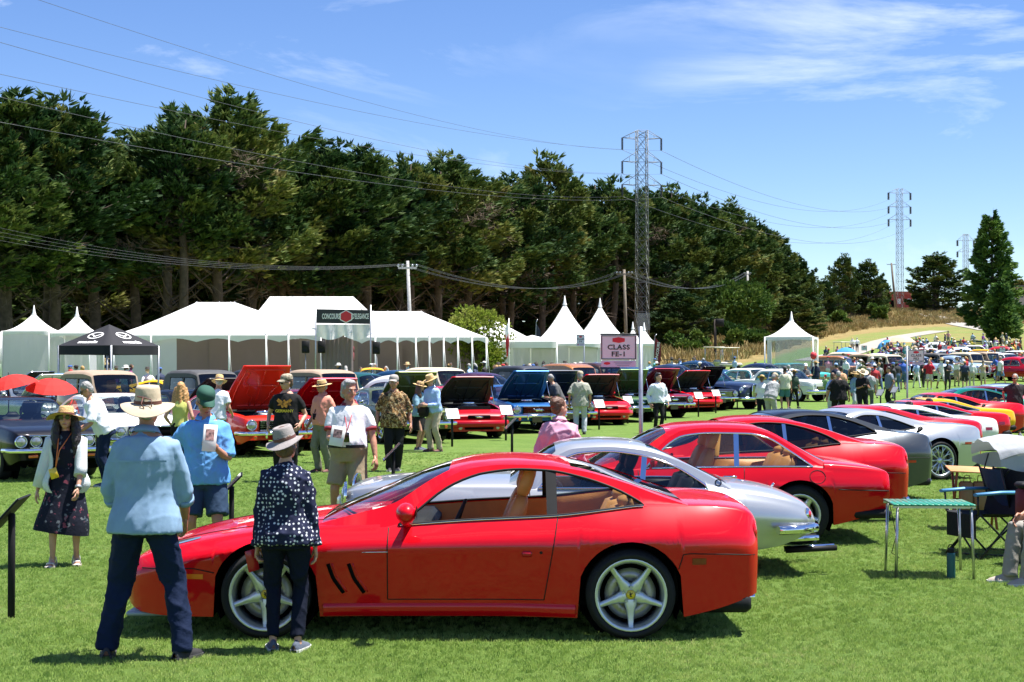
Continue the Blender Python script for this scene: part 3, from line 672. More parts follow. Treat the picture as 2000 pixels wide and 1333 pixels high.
# wide hip-roofed marquee
def ridge_tent(label,fl,fr,depth,eave,ridge,rl,rr,poles=(),walls=(),valance=.35,scallop=.18,name='marquee_tent',back_eave=None,gable_r=False):
    """fl, fr: front eave corners (world); rl, rr: ridge ends (world x, y)"""
    o=thing(name,label,'tent',(0,0,0))
    o.location=((fl[0]+fr[0])/2,(fl[1]+fr[1])/2,ghf((fl[0]+fr[0])/2,fl[1]));ox,oy,oz=o.location
    A=Vector((fl[0]-ox,fl[1]-oy,eave));B=Vector((fr[0]-ox,fr[1]-oy,eave));d=(B-A).normalized();nrm=Vector((-d.y,d.x,0))
    Cc=B+nrm*depth;D=A+nrm*depth;P=Vector((rl[0]-ox,rl[1]-oy,ridge));Q=Vector((rr[0]-ox,rr[1]-oy,ridge))
    mb=MB()
    def sheet(a,b,c,d_,n=10,m_=6,sag=.12):
        mb.grid([[tuple(a.lerp(b,i/n).lerp(d_.lerp(c,i/n),j/m_)-Vector((0,0,sag*math.sin(PI*j/m_)*(0.6+.4*math.cos(i*PI))))) for i in range(n+1)] for j in range(m_+1)])
    sheet(A,B,Q,P);sheet(Cc,D,P,Q)
    if gable_r:mb.add([B,Cc,Q],[(0,1,2)])
    else:sheet(B,Cc,Q,Q)
    sheet(D,A,P,P)
    mb.build('roof',VINYL,o)
    for u in list(poles)[1:-1]:
        q0,q1=A.lerp(B,u),P.lerp(Q,min(1,max(0,(u-.2)/.6)));MB().tube([tuple(q0.lerp(q1,k/6)+Vector((0,-.02,.02-.12*math.sin(PI*k/6)))) for k in range(7)],.022,5).build('roof_seam',SEAMV,o)
    np_=max(2,len(poles));k=6*(np_-1 if np_ > 2 else 8)
    for a,b,nm in ((A,B,'valance'),(B,Cc,'valance')):
        kk=k if a is A else 18
        v=MB();off=-nrm*.015 if a is A else d*.015
        v.grid([[tuple(a.lerp(b,i/kk)+off) for i in range(kk+1)],[tuple(a.lerp(b,i/kk)+off-Vector((0,0,valance-scallop*abs(math.sin(PI*i/6))))) for i in range(kk+1)]]);v.build(nm,VINYL,o)
    for u in poles:
        q=A.lerp(B,u);MB().tube([(q.x,q.y,-.1),(q.x,q.y,eave)],.045,8).build('pole',WHITE,o)
        s=d*(.55);MB().tube([(q.x,q.y,eave-.15),(q.x+s.x*.5,q.y-.5,-.02)],.009,5).build('guy_strap',WHITE,o)
    for u0,u1,dep,m_ in walls:
        a=A.lerp(B,u0)+nrm*dep;b=A.lerp(B,u1)+nrm*dep;n2=max(6,int((b-a).length*2.2));w_=MB()
        w_.grid([[tuple(a.lerp(b,i/n2)+nrm*(.07*math.sin(i*2.1+z))+Vector((0,0,z-eave))) for i in range(n2+1)] for z in (.02,eave*.5,eave-.05)]);w_.build('side_wall',m_,o)
    return o
Y=78;g0=ghf(-10,Y)
fl=at(222,655,Y);fr=at(627,660,Y)
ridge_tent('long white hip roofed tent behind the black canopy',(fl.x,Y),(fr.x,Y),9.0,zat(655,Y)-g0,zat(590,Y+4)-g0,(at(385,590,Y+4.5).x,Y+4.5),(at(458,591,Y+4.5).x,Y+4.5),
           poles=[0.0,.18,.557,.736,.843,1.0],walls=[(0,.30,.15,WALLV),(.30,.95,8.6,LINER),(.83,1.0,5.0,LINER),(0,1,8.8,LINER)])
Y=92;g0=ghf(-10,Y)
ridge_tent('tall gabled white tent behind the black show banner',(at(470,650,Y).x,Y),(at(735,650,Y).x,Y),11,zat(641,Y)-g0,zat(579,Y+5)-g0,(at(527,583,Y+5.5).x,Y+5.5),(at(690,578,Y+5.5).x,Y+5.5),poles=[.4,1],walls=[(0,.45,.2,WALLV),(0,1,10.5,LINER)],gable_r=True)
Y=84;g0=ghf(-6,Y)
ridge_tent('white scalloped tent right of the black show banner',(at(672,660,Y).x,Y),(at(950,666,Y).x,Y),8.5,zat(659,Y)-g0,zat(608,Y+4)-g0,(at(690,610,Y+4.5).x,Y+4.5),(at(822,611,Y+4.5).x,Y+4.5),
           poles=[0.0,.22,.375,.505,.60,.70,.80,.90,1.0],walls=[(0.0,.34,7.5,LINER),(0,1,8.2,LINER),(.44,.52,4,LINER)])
Y=105;g0=ghf(0,Y)
ridge_tent('plain white tent half hidden behind the yellow green tree',(at(905,668,Y).x,Y),(at(1050,670,Y).x,Y),7,zat(668,Y)-g0,zat(625,Y+3)-g0,(at(925,630,Y+3.5).x,Y+3.5),(at(968,630,Y+3.5).x,Y+3.5),poles=[.5,1],walls=[(0,1,6.5,WALLV)])
# high-peak pair in the middle
p=gz(1103,95);peak_tent('left one of the two tall white peaked tents behind the class sign',p,span(1035,1172,95),4.6,zat(672,95)-p.z,zat(592,95)-p.z,0,[('b',0,1,WALLV)],sag=.62,group='two tall peaked tents')
p=gz(1172,99);peak_tent('right one of the two tall white peaked tents behind the class sign',p,span(1108,1236,99),4.6,zat(672,99)-p.z,zat(596,99)-p.z,0,[('b',0,1,WALLV)],sag=.62,group='two tall peaked tents')
p=gz(1040,93);peak_tent('low flat white awning in front of the tall peaked tents',p,span(992,1085,93),4,zat(668,93)-p.z,zat(655,93)-p.z,0,[('b',.1,1,WALLV)],sag=1,finial=False,valance=.4,arch=0.0,name='awning')
for px,py,Y,wd,lb in ((1236,640,120,44,'tiny white peaked tent left of the maroon feather flag'),(1258,642,112,52,'small white peaked tent beside the maroon feather flag')):
    p=gz(px,Y);peak_tent(lb,p,span(0,wd,Y),2.6,zat(672,Y)-p.z,zat(py,Y)-p.z,0,[('b',0,1,WALLV)],valance=.3)
# lone tent with clear walls at the right
p=gz(1546,88);peak_tent('lone white peaked tent with clear plastic walls',p,span(1491,1584,88),3.1,zat(659,88)-p.z,zat(624,88)-p.z,R(-16),[('f',.22,.95,PLASTIC),('r',0,1,PLASTIC),('b',0,1,PLASTIC),('l',.35,1,WALLV)],valance=.22,sag=.62,arch=.1)
# black branded canopy
p=gz(213,58);e=zat(676,58)-p.z;pk=zat(634,58)-p.z
cn=peak_tent('black pop up canopy with a white winged emblem',p,2.62,2.62,e,pk,R(-28),(),sag=1.0,finial=False,valance=.34,roof=BLACKCLOTH,legm=STEEL,name='canopy',arch=0.0)
WPRINT=mat('white_print',(0.78,0.78,0.78),0.7,var=.04)
def emblem_on(face_rz,parent,ez,pz,half):
    # frame lying on the sloping roof panel
    sl=math.atan2(pz-ez,half);L=math.hypot(half,pz-ez)
    M=Matrix.Rotation(face_rz,4,'Z') @ Matrix.Translation((0,-half,ez)) @ Matrix.Rotation(sl,4,'X')
    e_=MB();rows=[]
    for k in range(33):
        a=2*PI*k/32;rows.append([(.36*math.cos(a),L*.46+.235*math.sin(a),.012),(.30*math.cos(a),L*.46+.185*math.sin(a),.012)])
    e_.grid([[tuple(M @ Vector(q)) for q in r] for r in rows],smooth=False)
    def arc(pts,w0,w1):
        r=[]
        for i,(x,y) in enumerate(pts):
            f=i/(len(pts)-1);ww=w0+(w1-w0)*f
            r.append([(x,y+ww,.013),(x,y-ww,.013)])
        e_.grid([[tuple(M @ Vector(q)) for q in rr] for rr in r],smooth=False)
    for s in (-1,1):arc([(0,L*.46-.09),(s*.06,L*.46-.03),(s*.15,L*.46+.035),(s*.24,L*.46+.06),(s*.31,L*.46+.065)],.045,.012)
    e_.build('emblem',WPRINT,parent)
    t=lettering('MAZDA' if False else 'mazda',.30,WPRINT,parent,None,None,bold=.012,name='lettering');t.matrix_local=M @ Matrix.Translation((0,L*.15,.013)) @ Matrix.Diagonal((1.25,.8,1,1))
emblem_on(0,cn,e,pk,1.31);emblem_on(PI/2,cn,e,pk,1.31)
# ------------------------------------------------------------------ show banner on its poles with a gathered curtain
Y=76;p=gz(670,Y);bz=p.z;o=thing('banner','black show banner with a red hexagon between white words','banner',p)
W_,top,bot=span(618,723,Y),zat(604,Y)-bz,zat(631.5,Y)-bz
NAVYB=mat('black_banner_vinyl',(0.022,0.024,0.03),.5,var=.1,bump=.2,bscale=3)
b=MB();b.grid([[(W_*(i/14-.5),.02*math.sin(i*1.3),top+(bot-top)*j/3-.05*i/14) for i in range(15)] for j in range(4)]);b.build('panel',NAVYB,o)
REDP=mat('red_print',(0.62,0.03,0.045),.6,var=.05)
hz=(top+bot)/2-.025;hx=MB()
for r_,m_,yy in ((.36,0,-.035),(.30,1,-.045)):
    hx.add([(.15+r_*math.sin(k*PI/3)*1.0,yy,hz+r_*.92*math.cos(k*PI/3)) for k in range(6)],[(5,4,3,2,1,0)],m_,False)
hx.build('emblem',[WPRINT,REDP],o)
for tx,cx,wd in (('CONCOURS',-.60,.88),("D'ELEGANCE",.86,.82)):
    q=lettering(tx,.30,WPRINT,o,(cx,-.04,hz),(PI/2,0,0),bold=.010);q.scale=(wd/max(.1,q.dimensions.x),1.2,1)
for s in (-1,1):MB().tube([(s*(W_/2+.03),.03,-.1),(s*(W_/2+.03),.03,top+.2)],.035,8).build('pole',STEEL,o)
cu=MB();cu.grid([[(W_*(i/30-.5),.06+.05*math.sin(i*1.7+j)+.03*j*math.sin(i*.6),bot-.06-(.55+.22*abs(math.sin(PI*i/15)))*j/5) for i in range(31)] for j in range(6)])
cu.build('curtain',VINYL,o)
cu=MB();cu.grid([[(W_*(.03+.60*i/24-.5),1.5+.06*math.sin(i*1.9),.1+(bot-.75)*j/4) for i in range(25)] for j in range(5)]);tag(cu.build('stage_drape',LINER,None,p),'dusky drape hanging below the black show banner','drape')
# loudspeakers on stands before the stage
for px,py,lb in ((597,678,'black loudspeaker on a stand left of the banner'),(628,678,'black loudspeaker on a stand under the banner\'s left pole'),(735,680,'black loudspeaker on a stand right of the banner')):
    Y=77;p=gz(px,Y);z=zat(py,Y)-p.z;o=thing('loudspeaker',lb,'loudspeaker',p)
    MB().box((0,0,z),(.36,.34,.62),bev=.03,taper=.95).build('cabinet',BLACK,o);MB().lathe([(.001,0),(.13,0),(.15,.02)],16,M=Matrix.Translation((0,-.18,z-.1)) @ Matrix.Rotation(PI/2,4,'X')).build('cone',RUBBER,o)
    MB().tube([(0,0,0.5),(0,0,z-.3)],.02,6).build('stand_pole',STEEL,o)
    for k in range(3):MB().tube([(0,0,.75),(.45*math.cos(k*2.1),.45*math.sin(k*2.1),0)],.014,5).build('leg',STEEL,o)
MAROON=mat('maroon_cloth',(0.16,0.014,0.022),.8,var=.2)
for px,wd,lb in ((655,40,'long maroon draped bench on the stage under the banner'),(681,20,'short maroon draped box on the stage right of the bench')):
    p=gz(px,80);o=thing('stage_bench',lb,'bench',p);MB().box((0,0,zat(690,80)-p.z-.2),(span(0,wd,80),.7,.5),bev=.05).build('seat',MAROON,o);MB().box((0,.3,zat(690,80)-p.z+.18),(span(0,wd,80),.12,.34),bev=.04).build('backrest',MAROON,o);MB().box((0,.1,.35),(span(0,wd,80)*.9,.5,.7),bev=.02).build('base',BLACK,o)
# ------------------------------------------------------------------ lattice pylons
PYST=mat('pylon_steel',(0.20,0.215,0.225),.55,metal=.3,var=.15,nscale=3)
INSUL=mat('dark_insulator',(0.03,0.025,0.022),.3,var=.2)
def pylon(label,px,pytop,Y,halfarm_px,arms_py,body_px,foot_px,rz=0.0,cage=True,base_py=None):
    p=onground(px,Y);Z=lambda py:at(px,py,Y).z-p.z
    h=Z(pytop);o=thing('lattice_pylon',label,'pylon',p,rz);s=Y/F
    wt,wb=body_px*s/2,foot_px*s/2;hz=Z(arms_py[-1])-1.0
    wid=lambda z:wt if z > hz else wb+(wt-wb)*z/hz
    leg=MB();br=MB();zs=[];z=-0.3
    while z < h:zs.append(z);z+= 2.5*wid(max(z,0))
    zs.append(h);t=.042*max(1,(Y/200)**.4)*(1 if cage else .8)
    for sx,sy in ((-1,-1),(1,-1),(1,1),(-1,1)):
        MB().tube([(sx*wid(q),sy*wid(q),q) for q in (-.3,hz,h)],t*1.15,4).build('leg',PYST,o)
    for a,b in zip(zs[:-1],zs[1:]):
        wa,wb_=wid(a),wid(b)
        for (x0,y0),(x1,y1) in (((-1,-1),(1,-1)),((1,-1),(1,1)),((1,1),(-1,1)),((-1,1),(-1,-1))):
            br.tube([(x0*wa,y0*wa,a),(x1*wb_,y1*wb_,b)],t*.62,4,caps=False);br.tube([(x1*wa,y1*wa,a),(x0*wb_,y0*wb_,b)],t*.62,4,caps=False)
            br.tube([(x0*wb_,y0*wb_,b),(x1*wb_,y1*wb_,b)],t*.5,4,caps=False)
    tag(br.build('lattice_bracing',PYST,o),kind='stuff')
    ends=[]
    for k,py in enumerate(arms_py):
        za=Z(py);zt=min(h,za+.045*h if k else h)
        for sx in (-1,1):
            A=halfarm_px*s;c=MB();tip=(sx*A,0,za)
            for sy in (-1,1):
                c.tube([(sx*wt,sy*wt,za-.1),tip],t*.8,4);c.tube([(sx*wt,sy*wt,zt),tip],t*.7,4)
            q=.5;c.tube([(sx*(wt+(A-wt)*q),0,za),(sx*(wt+(A-wt)*q),0,za+(zt-za)*(1-q))],t*.5,4)
            ca=c.build('cross_arm',PYST,o)
            i_=MB();L=.52*(arms_py[1]-arms_py[0])*s;pr=[]
            for d in range(15):pr+= [(.05*Y/200,-L*d/15),(.19*Y/200,-L*(d+.45)/15)]
            pr.append((.03,-L));i_.lathe(pr,7,M=Matrix.Translation(tip));i_.build('insulator',INSUL,ca)
            ends.append(o.matrix_basis @ Vector((sx*A,0,za-L)) if False else Vector((p.x+sx*A*math.cos(rz),p.y+sx*A*math.sin(rz),p.z+za-L)))
    if cage:
        mesh_m=glass('wire_mesh_guard',(.72,.74,.76),.4,.22)
        zc0,zc1=Z(645),Z(612);c=MB();c.grid([[(sx*wid(z)*1.12,sy*wid(z)*1.12,z) for sx,sy in ((-1,-1),(1,-1),(1,1),(-1,1))] for z in (zc0,zc1)],closed=True,smooth=False);c.build('climbing_guard',mesh_m,o)
    return o,ends
PY1,E1=pylon('large steel lattice pylon standing before the dark grove',1254,256,180,39,(270,316,361),20,24,R(8))
PY2,E2=pylon('smaller lattice pylon on the hill beside the red shed',1758,369,412,22.5,(377,404,429),10,12,R(8),cage=False)
PY3,E3=pylon('faint far lattice pylon half behind the redwood',1887,458,560,17,(470,492),8,10,R(8),cage=False)
# ------------------------------------------------------------------ utility poles
WOOD=mat('weathered_pole_wood',(0.20,0.165,0.13),.9,var=.2,nscale=5,bump=.3,bscale=20)
PALEW=mat('pale_pole_wood',(0.42,0.41,0.39),.8,var=.12,nscale=5)
def upole(label,px0,pyb,px1,pyt,Y,r,m,arm_px,name='utility_pole'):
    b=onground(px0,Y);t=at(px1,pyt,Y)-b;o=thing(name,label,'pole',b)
    MB().tube([(t.x*-.05,0,-.3),(t.x*.5,0,t.z*.5),tuple(t)],[r*1.15,r,r*.8],9).build('shaft',m,o)
    A=arm_px/F*Y;a=MB();a.box((t.x,-.12,t.z-.45),(2*A,.10,.12));ar=a.build('cross_arm',m,o)
    res=[]
    for u in (-1,-.55,.55,1):
        MB().lathe([(.05,0),(.08,.08),(.06,.16),(.001,.18)],8,M=Matrix.Translation((t.x+u*A,-.12,t.z-.38))).build('insulator',LAMP,ar)
        res.append(b+Vector((t.x+u*A,-.12,t.z-.2)))
    return o,res
_,U1=upole('pale leaning utility pole behind the scalloped tent',806,610,796,510,96,.12,PALEW,18)
_,U2=upole('brown wooden utility pole left of the pylon',1224,660,1219,527,150,.16,WOOD,15)
_,U3=upole('grey utility pole half sunk in the grove above the bright green tree',1462,560,1460,530,225,.2,PALEW,6)
_,U4=upole('tilted wooden utility pole left of the hill pylon',1750,590,1741,514,405,.3,WOOD,9)
_,U5=upole('wooden utility pole among the dark hill trees',1656,560,1655,515,372,.25,WOOD,7)
# ------------------------------------------------------------------ wires
WIRE=mat('grey_wire',(0.10,0.105,0.11),.45,metal=.5,var=.1)
def wire(label,a,b,sag,r=.013,name='power_line'):
    pts=[]
    for k in range(41):
        u=k/40;q=Vector(a).lerp(Vector(b),u);q.z-= sag*4*u*(1-u);pts.append(q-Vector(a))
    o=MB().tube(pts,r,5).build(name,WIRE,None,a);tag(o,label,'wire','overhead wires')
# towards the viewer's left: the line passes over the left of the field
def left_end(px,py,Y):return at(px,py,Y)
wl=[('topmost power line crossing the upper left sky',(-60,-46,62),E1[0],1.5),('second power line from the top in the left sky',(-60,38,66),E1[1],1.4),('third power line down in the left sky',(-60,66,60),E1[2],1.4),
      ('fourth power line, crossing the jagged tallest tree',(-60,132,64),E1[3],1.4),('fifth power line, lower across the treetops',(-60,176,60),E1[4],1.4),('pale lowest power line slanting across the dark trees',(-60,228,56),E1[5],1.4)]
for lb,(px,py,Y),e_,sg in wl:wire(lb,left_end(px,py,Y),e_,sg,.011)
for k in range(6):
    wire(['upper left','upper right','middle left','middle right','lower left','lower right'][k]+' conductor running from the large pylon to the hill pylon',E1[k],E2[k],5.0,.022)
for k in range(4):
    wire(['first','second','third','fourth'][k]+' thin low wire from the left edge to the pale leaning pole',at(-60,432+9*k,74),U1[k],.9,.006)
    wire(['first','second','third','fourth'][k]+' thin low wire from the pale pole to the brown pole',U1[k],U2[k],1.6,.008)
    wire(['first','second','third','fourth'][k]+' thin low wire from the brown pole past the pylon to the grove',U2[k],U3[k],2.0,.016)
# ------------------------------------------------------------------ red shed and parked cars come with the vehicles; flags, poles
SHEDR=mat('red_shed_boards',(0.36,0.055,0.04),.8,var=.15,nscale=2)
p=onground(1755,425);s=425/F;o=thing('shed','red shed with pale windows on the brow of the hill','shed',p)
MB().box((0,0,14*s),(46*s,5,34*s)).build('wall',SHEDR,o);MB().plate([(-25*s,0),(25*s,0),(21*s,6*s),(-21*s,6*s)],5.4,Matrix.Translation((0,0,31*s)) @ Matrix.Rotation(PI/2,4,'X')).build('roof',mat('red_shed_roof',(0.40,0.09,0.06),.7),o)
for x in (-3,16):MB().box((x*s,-2.52,18*s),(6*s,.06,10*s)).build('window',PAPER,o)
MB().box((-16*s,-2.52,10*s),(8*s,.06,20*s)).build('door',DARK,o)
p=onground(1990,400);o=thing('house','pale low house at the right edge behind the redwood','house',p);s=400/F
MB().box((10*s,0,24*s),(70*s,8,40*s)).build('wall',mat('pale_stucco',(.45,.43,.39),.9),o);MB().box((10*s,0,46*s),(78*s,9,4*s)).build('roof',ASPH,o)
for x in (-14,-4,8):MB().box((x*s,-4.02,30*s),(6*s,.06,12*s)).build('window',DTINT,o)
def feather(label,px,pyb,pyt,Y,m,wd):
    p=onground(px,Y);z=zat(pyt,Y)-p.z;o=thing('feather_flag',label,'flag',p);b=MB();A=wd/F*Y
    MB().tube([(-A*.5,0,0),(-A*.5,0,z*.6),(-A*.35,0,z*.95),(-A*.1,0,z)],.025,6).build('pole',STEEL,o)
    b.grid([[(-A*.5+A*.03,.0,zz*z) if i == 0 else (-A*.5+A*.03+i*wf*A/4,.03*math.sin(i+zz*9),zz*z-(i*.02*z if zz > .9 else 0)) for i in range(5)] for zz,wf in ((.28,.8),(.45,.95),(.65,.98),(.8,.9),(.92,.6),(.99,.15))]);b.build('cloth',m,o)
    return o,A,z
_o,A,z=feather('maroon feather flag with white letters by the small peaked tent',1284,700,653,105,MAROON,14)
lettering('CONCOURS',.26,WPRINT,_o,(.0,-.08,z*.6),(PI/2,R(-82),0),bold=.004)
feather('dark navy feather flag behind the tall peaked tents',1051,690,624,118,mat('navy_cloth',(.02,.025,.05),.8),10)
p=onground(994,90);z=zat(622,90)-p.z;o=thing('flag','limp red and white flag on a pole left of the tall peaked tents','flag',p)
MB().tube([(0,0,0),(0,0,z)],.03,7).build('pole',WHITE,o)
f_=MB();f_.grid([[(.02-.10*i*(1-.1*j)*.55,.07*math.sin(i*1.4+j),z-.1-j*.33-i*.12) for i in range(6)] for j in range(6)],0);fo=f_.build('cloth',[WPRINT,REDP],o)
for q in fo.data.polygons:q.material_index=1 if q.center.z < z-1.05 or q.center.x <-.22 else 0
p=onground(1397,150);z=zat(624,150)-p.z;o=thing('speaker_pole','tall dark wooden pole with a black horn loudspeaker box before the dry bank','pole',p)
MB().tube([(0,0,-.2),(0,0,z)],[.15,.12],8).build('shaft',mat('dark_pole_wood',(.05,.04,.035),.9),o);MB().box((.42,-.1,z-.35),(.8,.6,.75),bev=.05).build('loudspeaker',BLACK,o)
# picnic table and golf cart at the foot of the bank
PW=mat('grey_picnic_wood',(.16,.13,.105),.85,var=.2)
p=onground(1318,128);o=thing('picnic_table','weathered picnic table at the foot of the dry bank','table',p)
for k in range(4):MB().box((0,-.33+.22*k,.76),(1.9,.2,.05)).build('plank',PW,o)
for s in (-1,1):MB().box((0,s*.75,.46),(1.9,.28,.05)).build('bench_seat',PW,o)
for s in (-1,1):MB().tube([(s*.65,-.7,0),(s*.65,.2,.74)],.04,5).build('leg',PW,o);MB().tube([(s*.65,.7,0),(s*.65,-.2,.74)],.04,5).build('leg',PW,o)
def golf_cart(px,Y,lb,rz):
    p=onground(px,Y);o=thing('golf_cart',lb,'golf cart',p,rz);gm=mat('cream_cart_body',(.5,.47,.38),.4,coat=.5)
    MB().box((0,0,1.85),(1.7,1.15,.07),bev=.03).build('roof',gm,o);MB().box((.1,0,.5),(2.1,1.05,.32),bev=.1).build('body',gm,o);MB().box((-.85,0,.72),(.4,1.0,.35),bev=.12).build('cowl',gm,o)
    MB().box((.25,0,.78),(.5,1.0,.14),bev=.05).build('seat',CREAM,o);MB().box((.52,0,1.05),(.1,1.0,.42),bev=.04).build('backrest',CREAM,o)
    for x in (-.75,.7):
        for y in (-.5,.5):
            MB().tube([(x,y,.7),(x*.95,y,1.83)],.022,6).build('post',STEEL,o)
            MB().tube([(x,y*1.05-.09,.22),(x,y*1.05+.09,.22)],.22,12).build('wheel',RUBBER,o)
golf_cart(1420,122,'cream golf cart parked at the foot of the dry bank',R(15));golf_cart(1395,124,'second golf cart, half hidden behind the wooden speaker pole',R(-10));golf_cart(1648,140,'golf cart with a dark roof at the edge of the crowd',R(30))

# ------------------------------------------------------------------ class signs and car placards
SIGNW=mat('white_sign_board',(0.70,0.765,0.79),.45,var=.02)
INK=mat('black_print',(0.02,0.02,0.022),.6)
LILAC=mat('pale_lilac_board',(0.58,0.58,0.74),.5,var=.03)
def slab_text(parts,parent,m,z,size,y):
    """slab-serif capitals from the plain font with added serifs"""
    me=text_mesh(parts,size,.028*size,1.12);me.materials.clear();me.materials.append(m)
    o=obj('lettering',me,parent,(0,y,z),(PI/2,0,0),(1.12,1,1));b=MB()
    # serif bars at feet and caps of every upright stroke
    cu=text_mesh('I',size,.028*size);zs=[v.co.y for v in cu.vertices];lo,hi=min(zs),max(zs);n=len(parts)
    xs=[v.co.x for v in me.vertices];x0,x1=min(xs),max(xs);L=(x1-x0);adv=L/n
    for i,c in enumerate(parts):
        cx=x0+adv*(i+.5)
        for ch,offs in (('L',(-.26,)),('F',(-.24,)),('E',(-.26,)),('A',(-.36,.36))):
            if c == ch:
                for q in offs:b.box((cx+q*adv,lo+.03*size,0),(.34*adv,.075*size,.002));
                if ch in 'LFE':b.box((cx-.26*adv,hi-.03*size,0),(.3*adv,.075*size,.002))
    if b.n:b.build('serif',m,o)
    return o
def hexa(parent,x,y,z,w_,h_,m=None):
    b=MB();b.add([(x-w_*.5,y,z-h_*.28),(x-w_*.5,y,z+h_*.28),(x,y,z+h_*.5),(x+w_*.5,y,z+h_*.28),(x+w_*.5,y,z-h_*.28),(x,y,z-h_*.5)],[(0,5,4,3,2,1)],0,False);b.build('emblem',m or REDP,parent)
def class_sign(label,px,py0,py1,Y,w_px,pole_px,lines,rz=0,sub=True,size=None,rod=True):
    p=onground(pole_px,Y);s=Y/F;z0,z1=zat(py1,Y)-p.z,zat(py0,Y)-p.z;W2=w_px*s;cx=(px-pole_px)*s
    o=thing('class_sign',label,'sign',p,rz)
    MB().tube([(0,.03,-.1),(0,.03,z1+.35*(z1-z0) if rod else z1)],.028,8).build('pole',STEEL,o)
    MB().tube([(cx-W2/2,.03,z1+.012),(.02,.03,z1+.012)],.012,6).build('arm',BLACK,o)
    f=MB().box((cx,0,(z0+z1)/2),(W2,.012,z1-z0)).build('board',SIGNW,o);H2=z1-z0
    b=MB();t_=.012*W2/.5
    for dx,dz,sx,sz in ((0,.47,.95,0),(0,-.47,.95,0),(-.465,0,0,.95),(.465,0,0,.95)):b.box((cx+dx*W2,-.008,(z0+z1)/2+dz*H2),(sx*W2 if sx else t_,.003,sz*H2 if sz else t_))
    b.build('border_line',INK,f)
    hexa(f,cx,-.009,z1-.2*H2,.34*W2,.24*H2)
    h=size or .27*H2
    for k,ln in enumerate(lines):
        q=slab_text(ln,f,INK,z1-(.5+.28*k)*H2,h,-.010);q.location.x=cx
    if sub:
        b2=MB().box((cx,0,z0-.17*H2),(W2*.95,.01,.26*H2)).build('lower_board',LILAC,o);hexa(b2,cx-.32*W2,-.007,z0-.15*H2,.17*W2,.12*H2)
        b3=MB()
        for k in range(3):b3.box((cx+.12*W2,-.007,z0-(.10+.07*k)*H2),((.5-.08*k)*W2,.002,.022*H2))
        b3.build('small_print',mat('grey_print',(.25,.25,.32),.6),b2)
    return o
class_sign('white class sign on a steel pole reading FE-1, nearest the viewer',1208,655,703,20.5,71,1252,('CLASS','FE-1'),R(2))
class_sign('white class sign on a tilted steel pole reading FE3, amid the right crowd',1789,684,706,44,31,1772,('CLASS','FE3'),R(-4))
class_sign('small class sign before the tall peaked tents',1134,655,671,72,16,1141,('CLASS','F4'),0,True)
CS=[(1652,708,100,'small class sign by the wooden bodied wagon'),(1688,676,150,'tiny class sign beside the blue umbrella'),(1772,677,128,'tiny class sign left of the parked wagons'),(1845,674,132,'tiny class sign above the light blue car'),(1878,672,136,'tiny class sign near the yellow bonnet'),(1826,668,150,'tiny class sign at the back of the crowd'),(1958,679,126,'tiny class sign at the right edge of the crowd'),(1865,687,118,'tiny class sign right of the pale wagon')]
for px,py,Y,lb in CS:class_sign(lb,px,py,py+9,Y,11,px+5,('CLASS',),0,False,rod=False)
def placard(label,px,pyf,w_px,h_px,face,Y=None,rz=0.0,m=PAPER,tilt=55,hz=None):
    p=hit(px,pyf);o=thing('car_placard',label,'placard',p,rz,'placards on black posts');z=hz or .80;PW_,PH_=(.46,.34) if pyf > 880 else (.34,.30)
    MB().box((0,0,z/2-.03),(.045,.05,z+.06),bev=.008).build('post',BLACK,o)
    M=Matrix.Translation((0,-.02,z)) @ Matrix.Rotation(R(tilt),4,'X')
    b=MB();b.box((0,0,0),(PW_,PH_,.014));b.v=[tuple(M @ Vector(v)) for v in b.v];q=b.build('panel',BLACK,o)
    b=MB();b.box((0,0,.009),(PW_-.02,PH_-.02,.004));b.v=[tuple(M @ Vector(v)) for v in b.v];q2=b.build('sheet',m,q)
    return o
GREYP=mat('glossy_grey_sheet',(.34,.35,.36),.2,coat=1,var=.2)
pl=[(22,1212,'black post with a tilted info panel at the far left foreground',-84,GREYP,.80,48),(768,985,'black post with a side on panel beyond the red nose',-84,GREYP,.72,45),(452,1105,'tilted panel between the two nearest standing visitors',-80,GREYP,.75,45),(1000,900,'slim tilted panel standing above the near red roof',-84,GREYP,.75,45)]
for px,py,lb,rz,m_,hz,tl in pl:placard(lb,px,py,0,0,0,rz=R(rz),m=m_,hz=hz,tilt=tl)
pl=[(883,873,'white placard beside the grey haired visitor\'s black bag'),(988,861,'white placard at the right end of the dark red car'),(1083,845,'white placard in front of the navy car, left of the plaid shirt'),(1170,840,'white placard before the bright red coupe'),(1226,828,'white placard left of the class sign pole'),
      (1300,822,'placard at the knees of the man in the white sweater'),(1364,815,'white placard before the dark red coupe'),(1398,808,'white placard before the black bonnet'),(1440,800,'white placard before the large navy sedan'),(640,905,'black post placard behind the pink shirt visitor'),(288,900,'placard hidden low beside the black fastback')]
for px,py,lb in pl:placard(lb,px,py,0,0,0,rz=R(22),hz=.78)
for px,py,lb in ((1630,800,'dark tilted placard beside the black shirt visitor'),(1720,800,'dark tilted placard right of the black shirt visitor'),(1748,792,'dark tilted placard right of the straw hat photographer'),(1642,766,'placard on a tall post near the green shirt child')):placard(lb,px,py+8,0,0,0,rz=R(-60),m=GREYP)

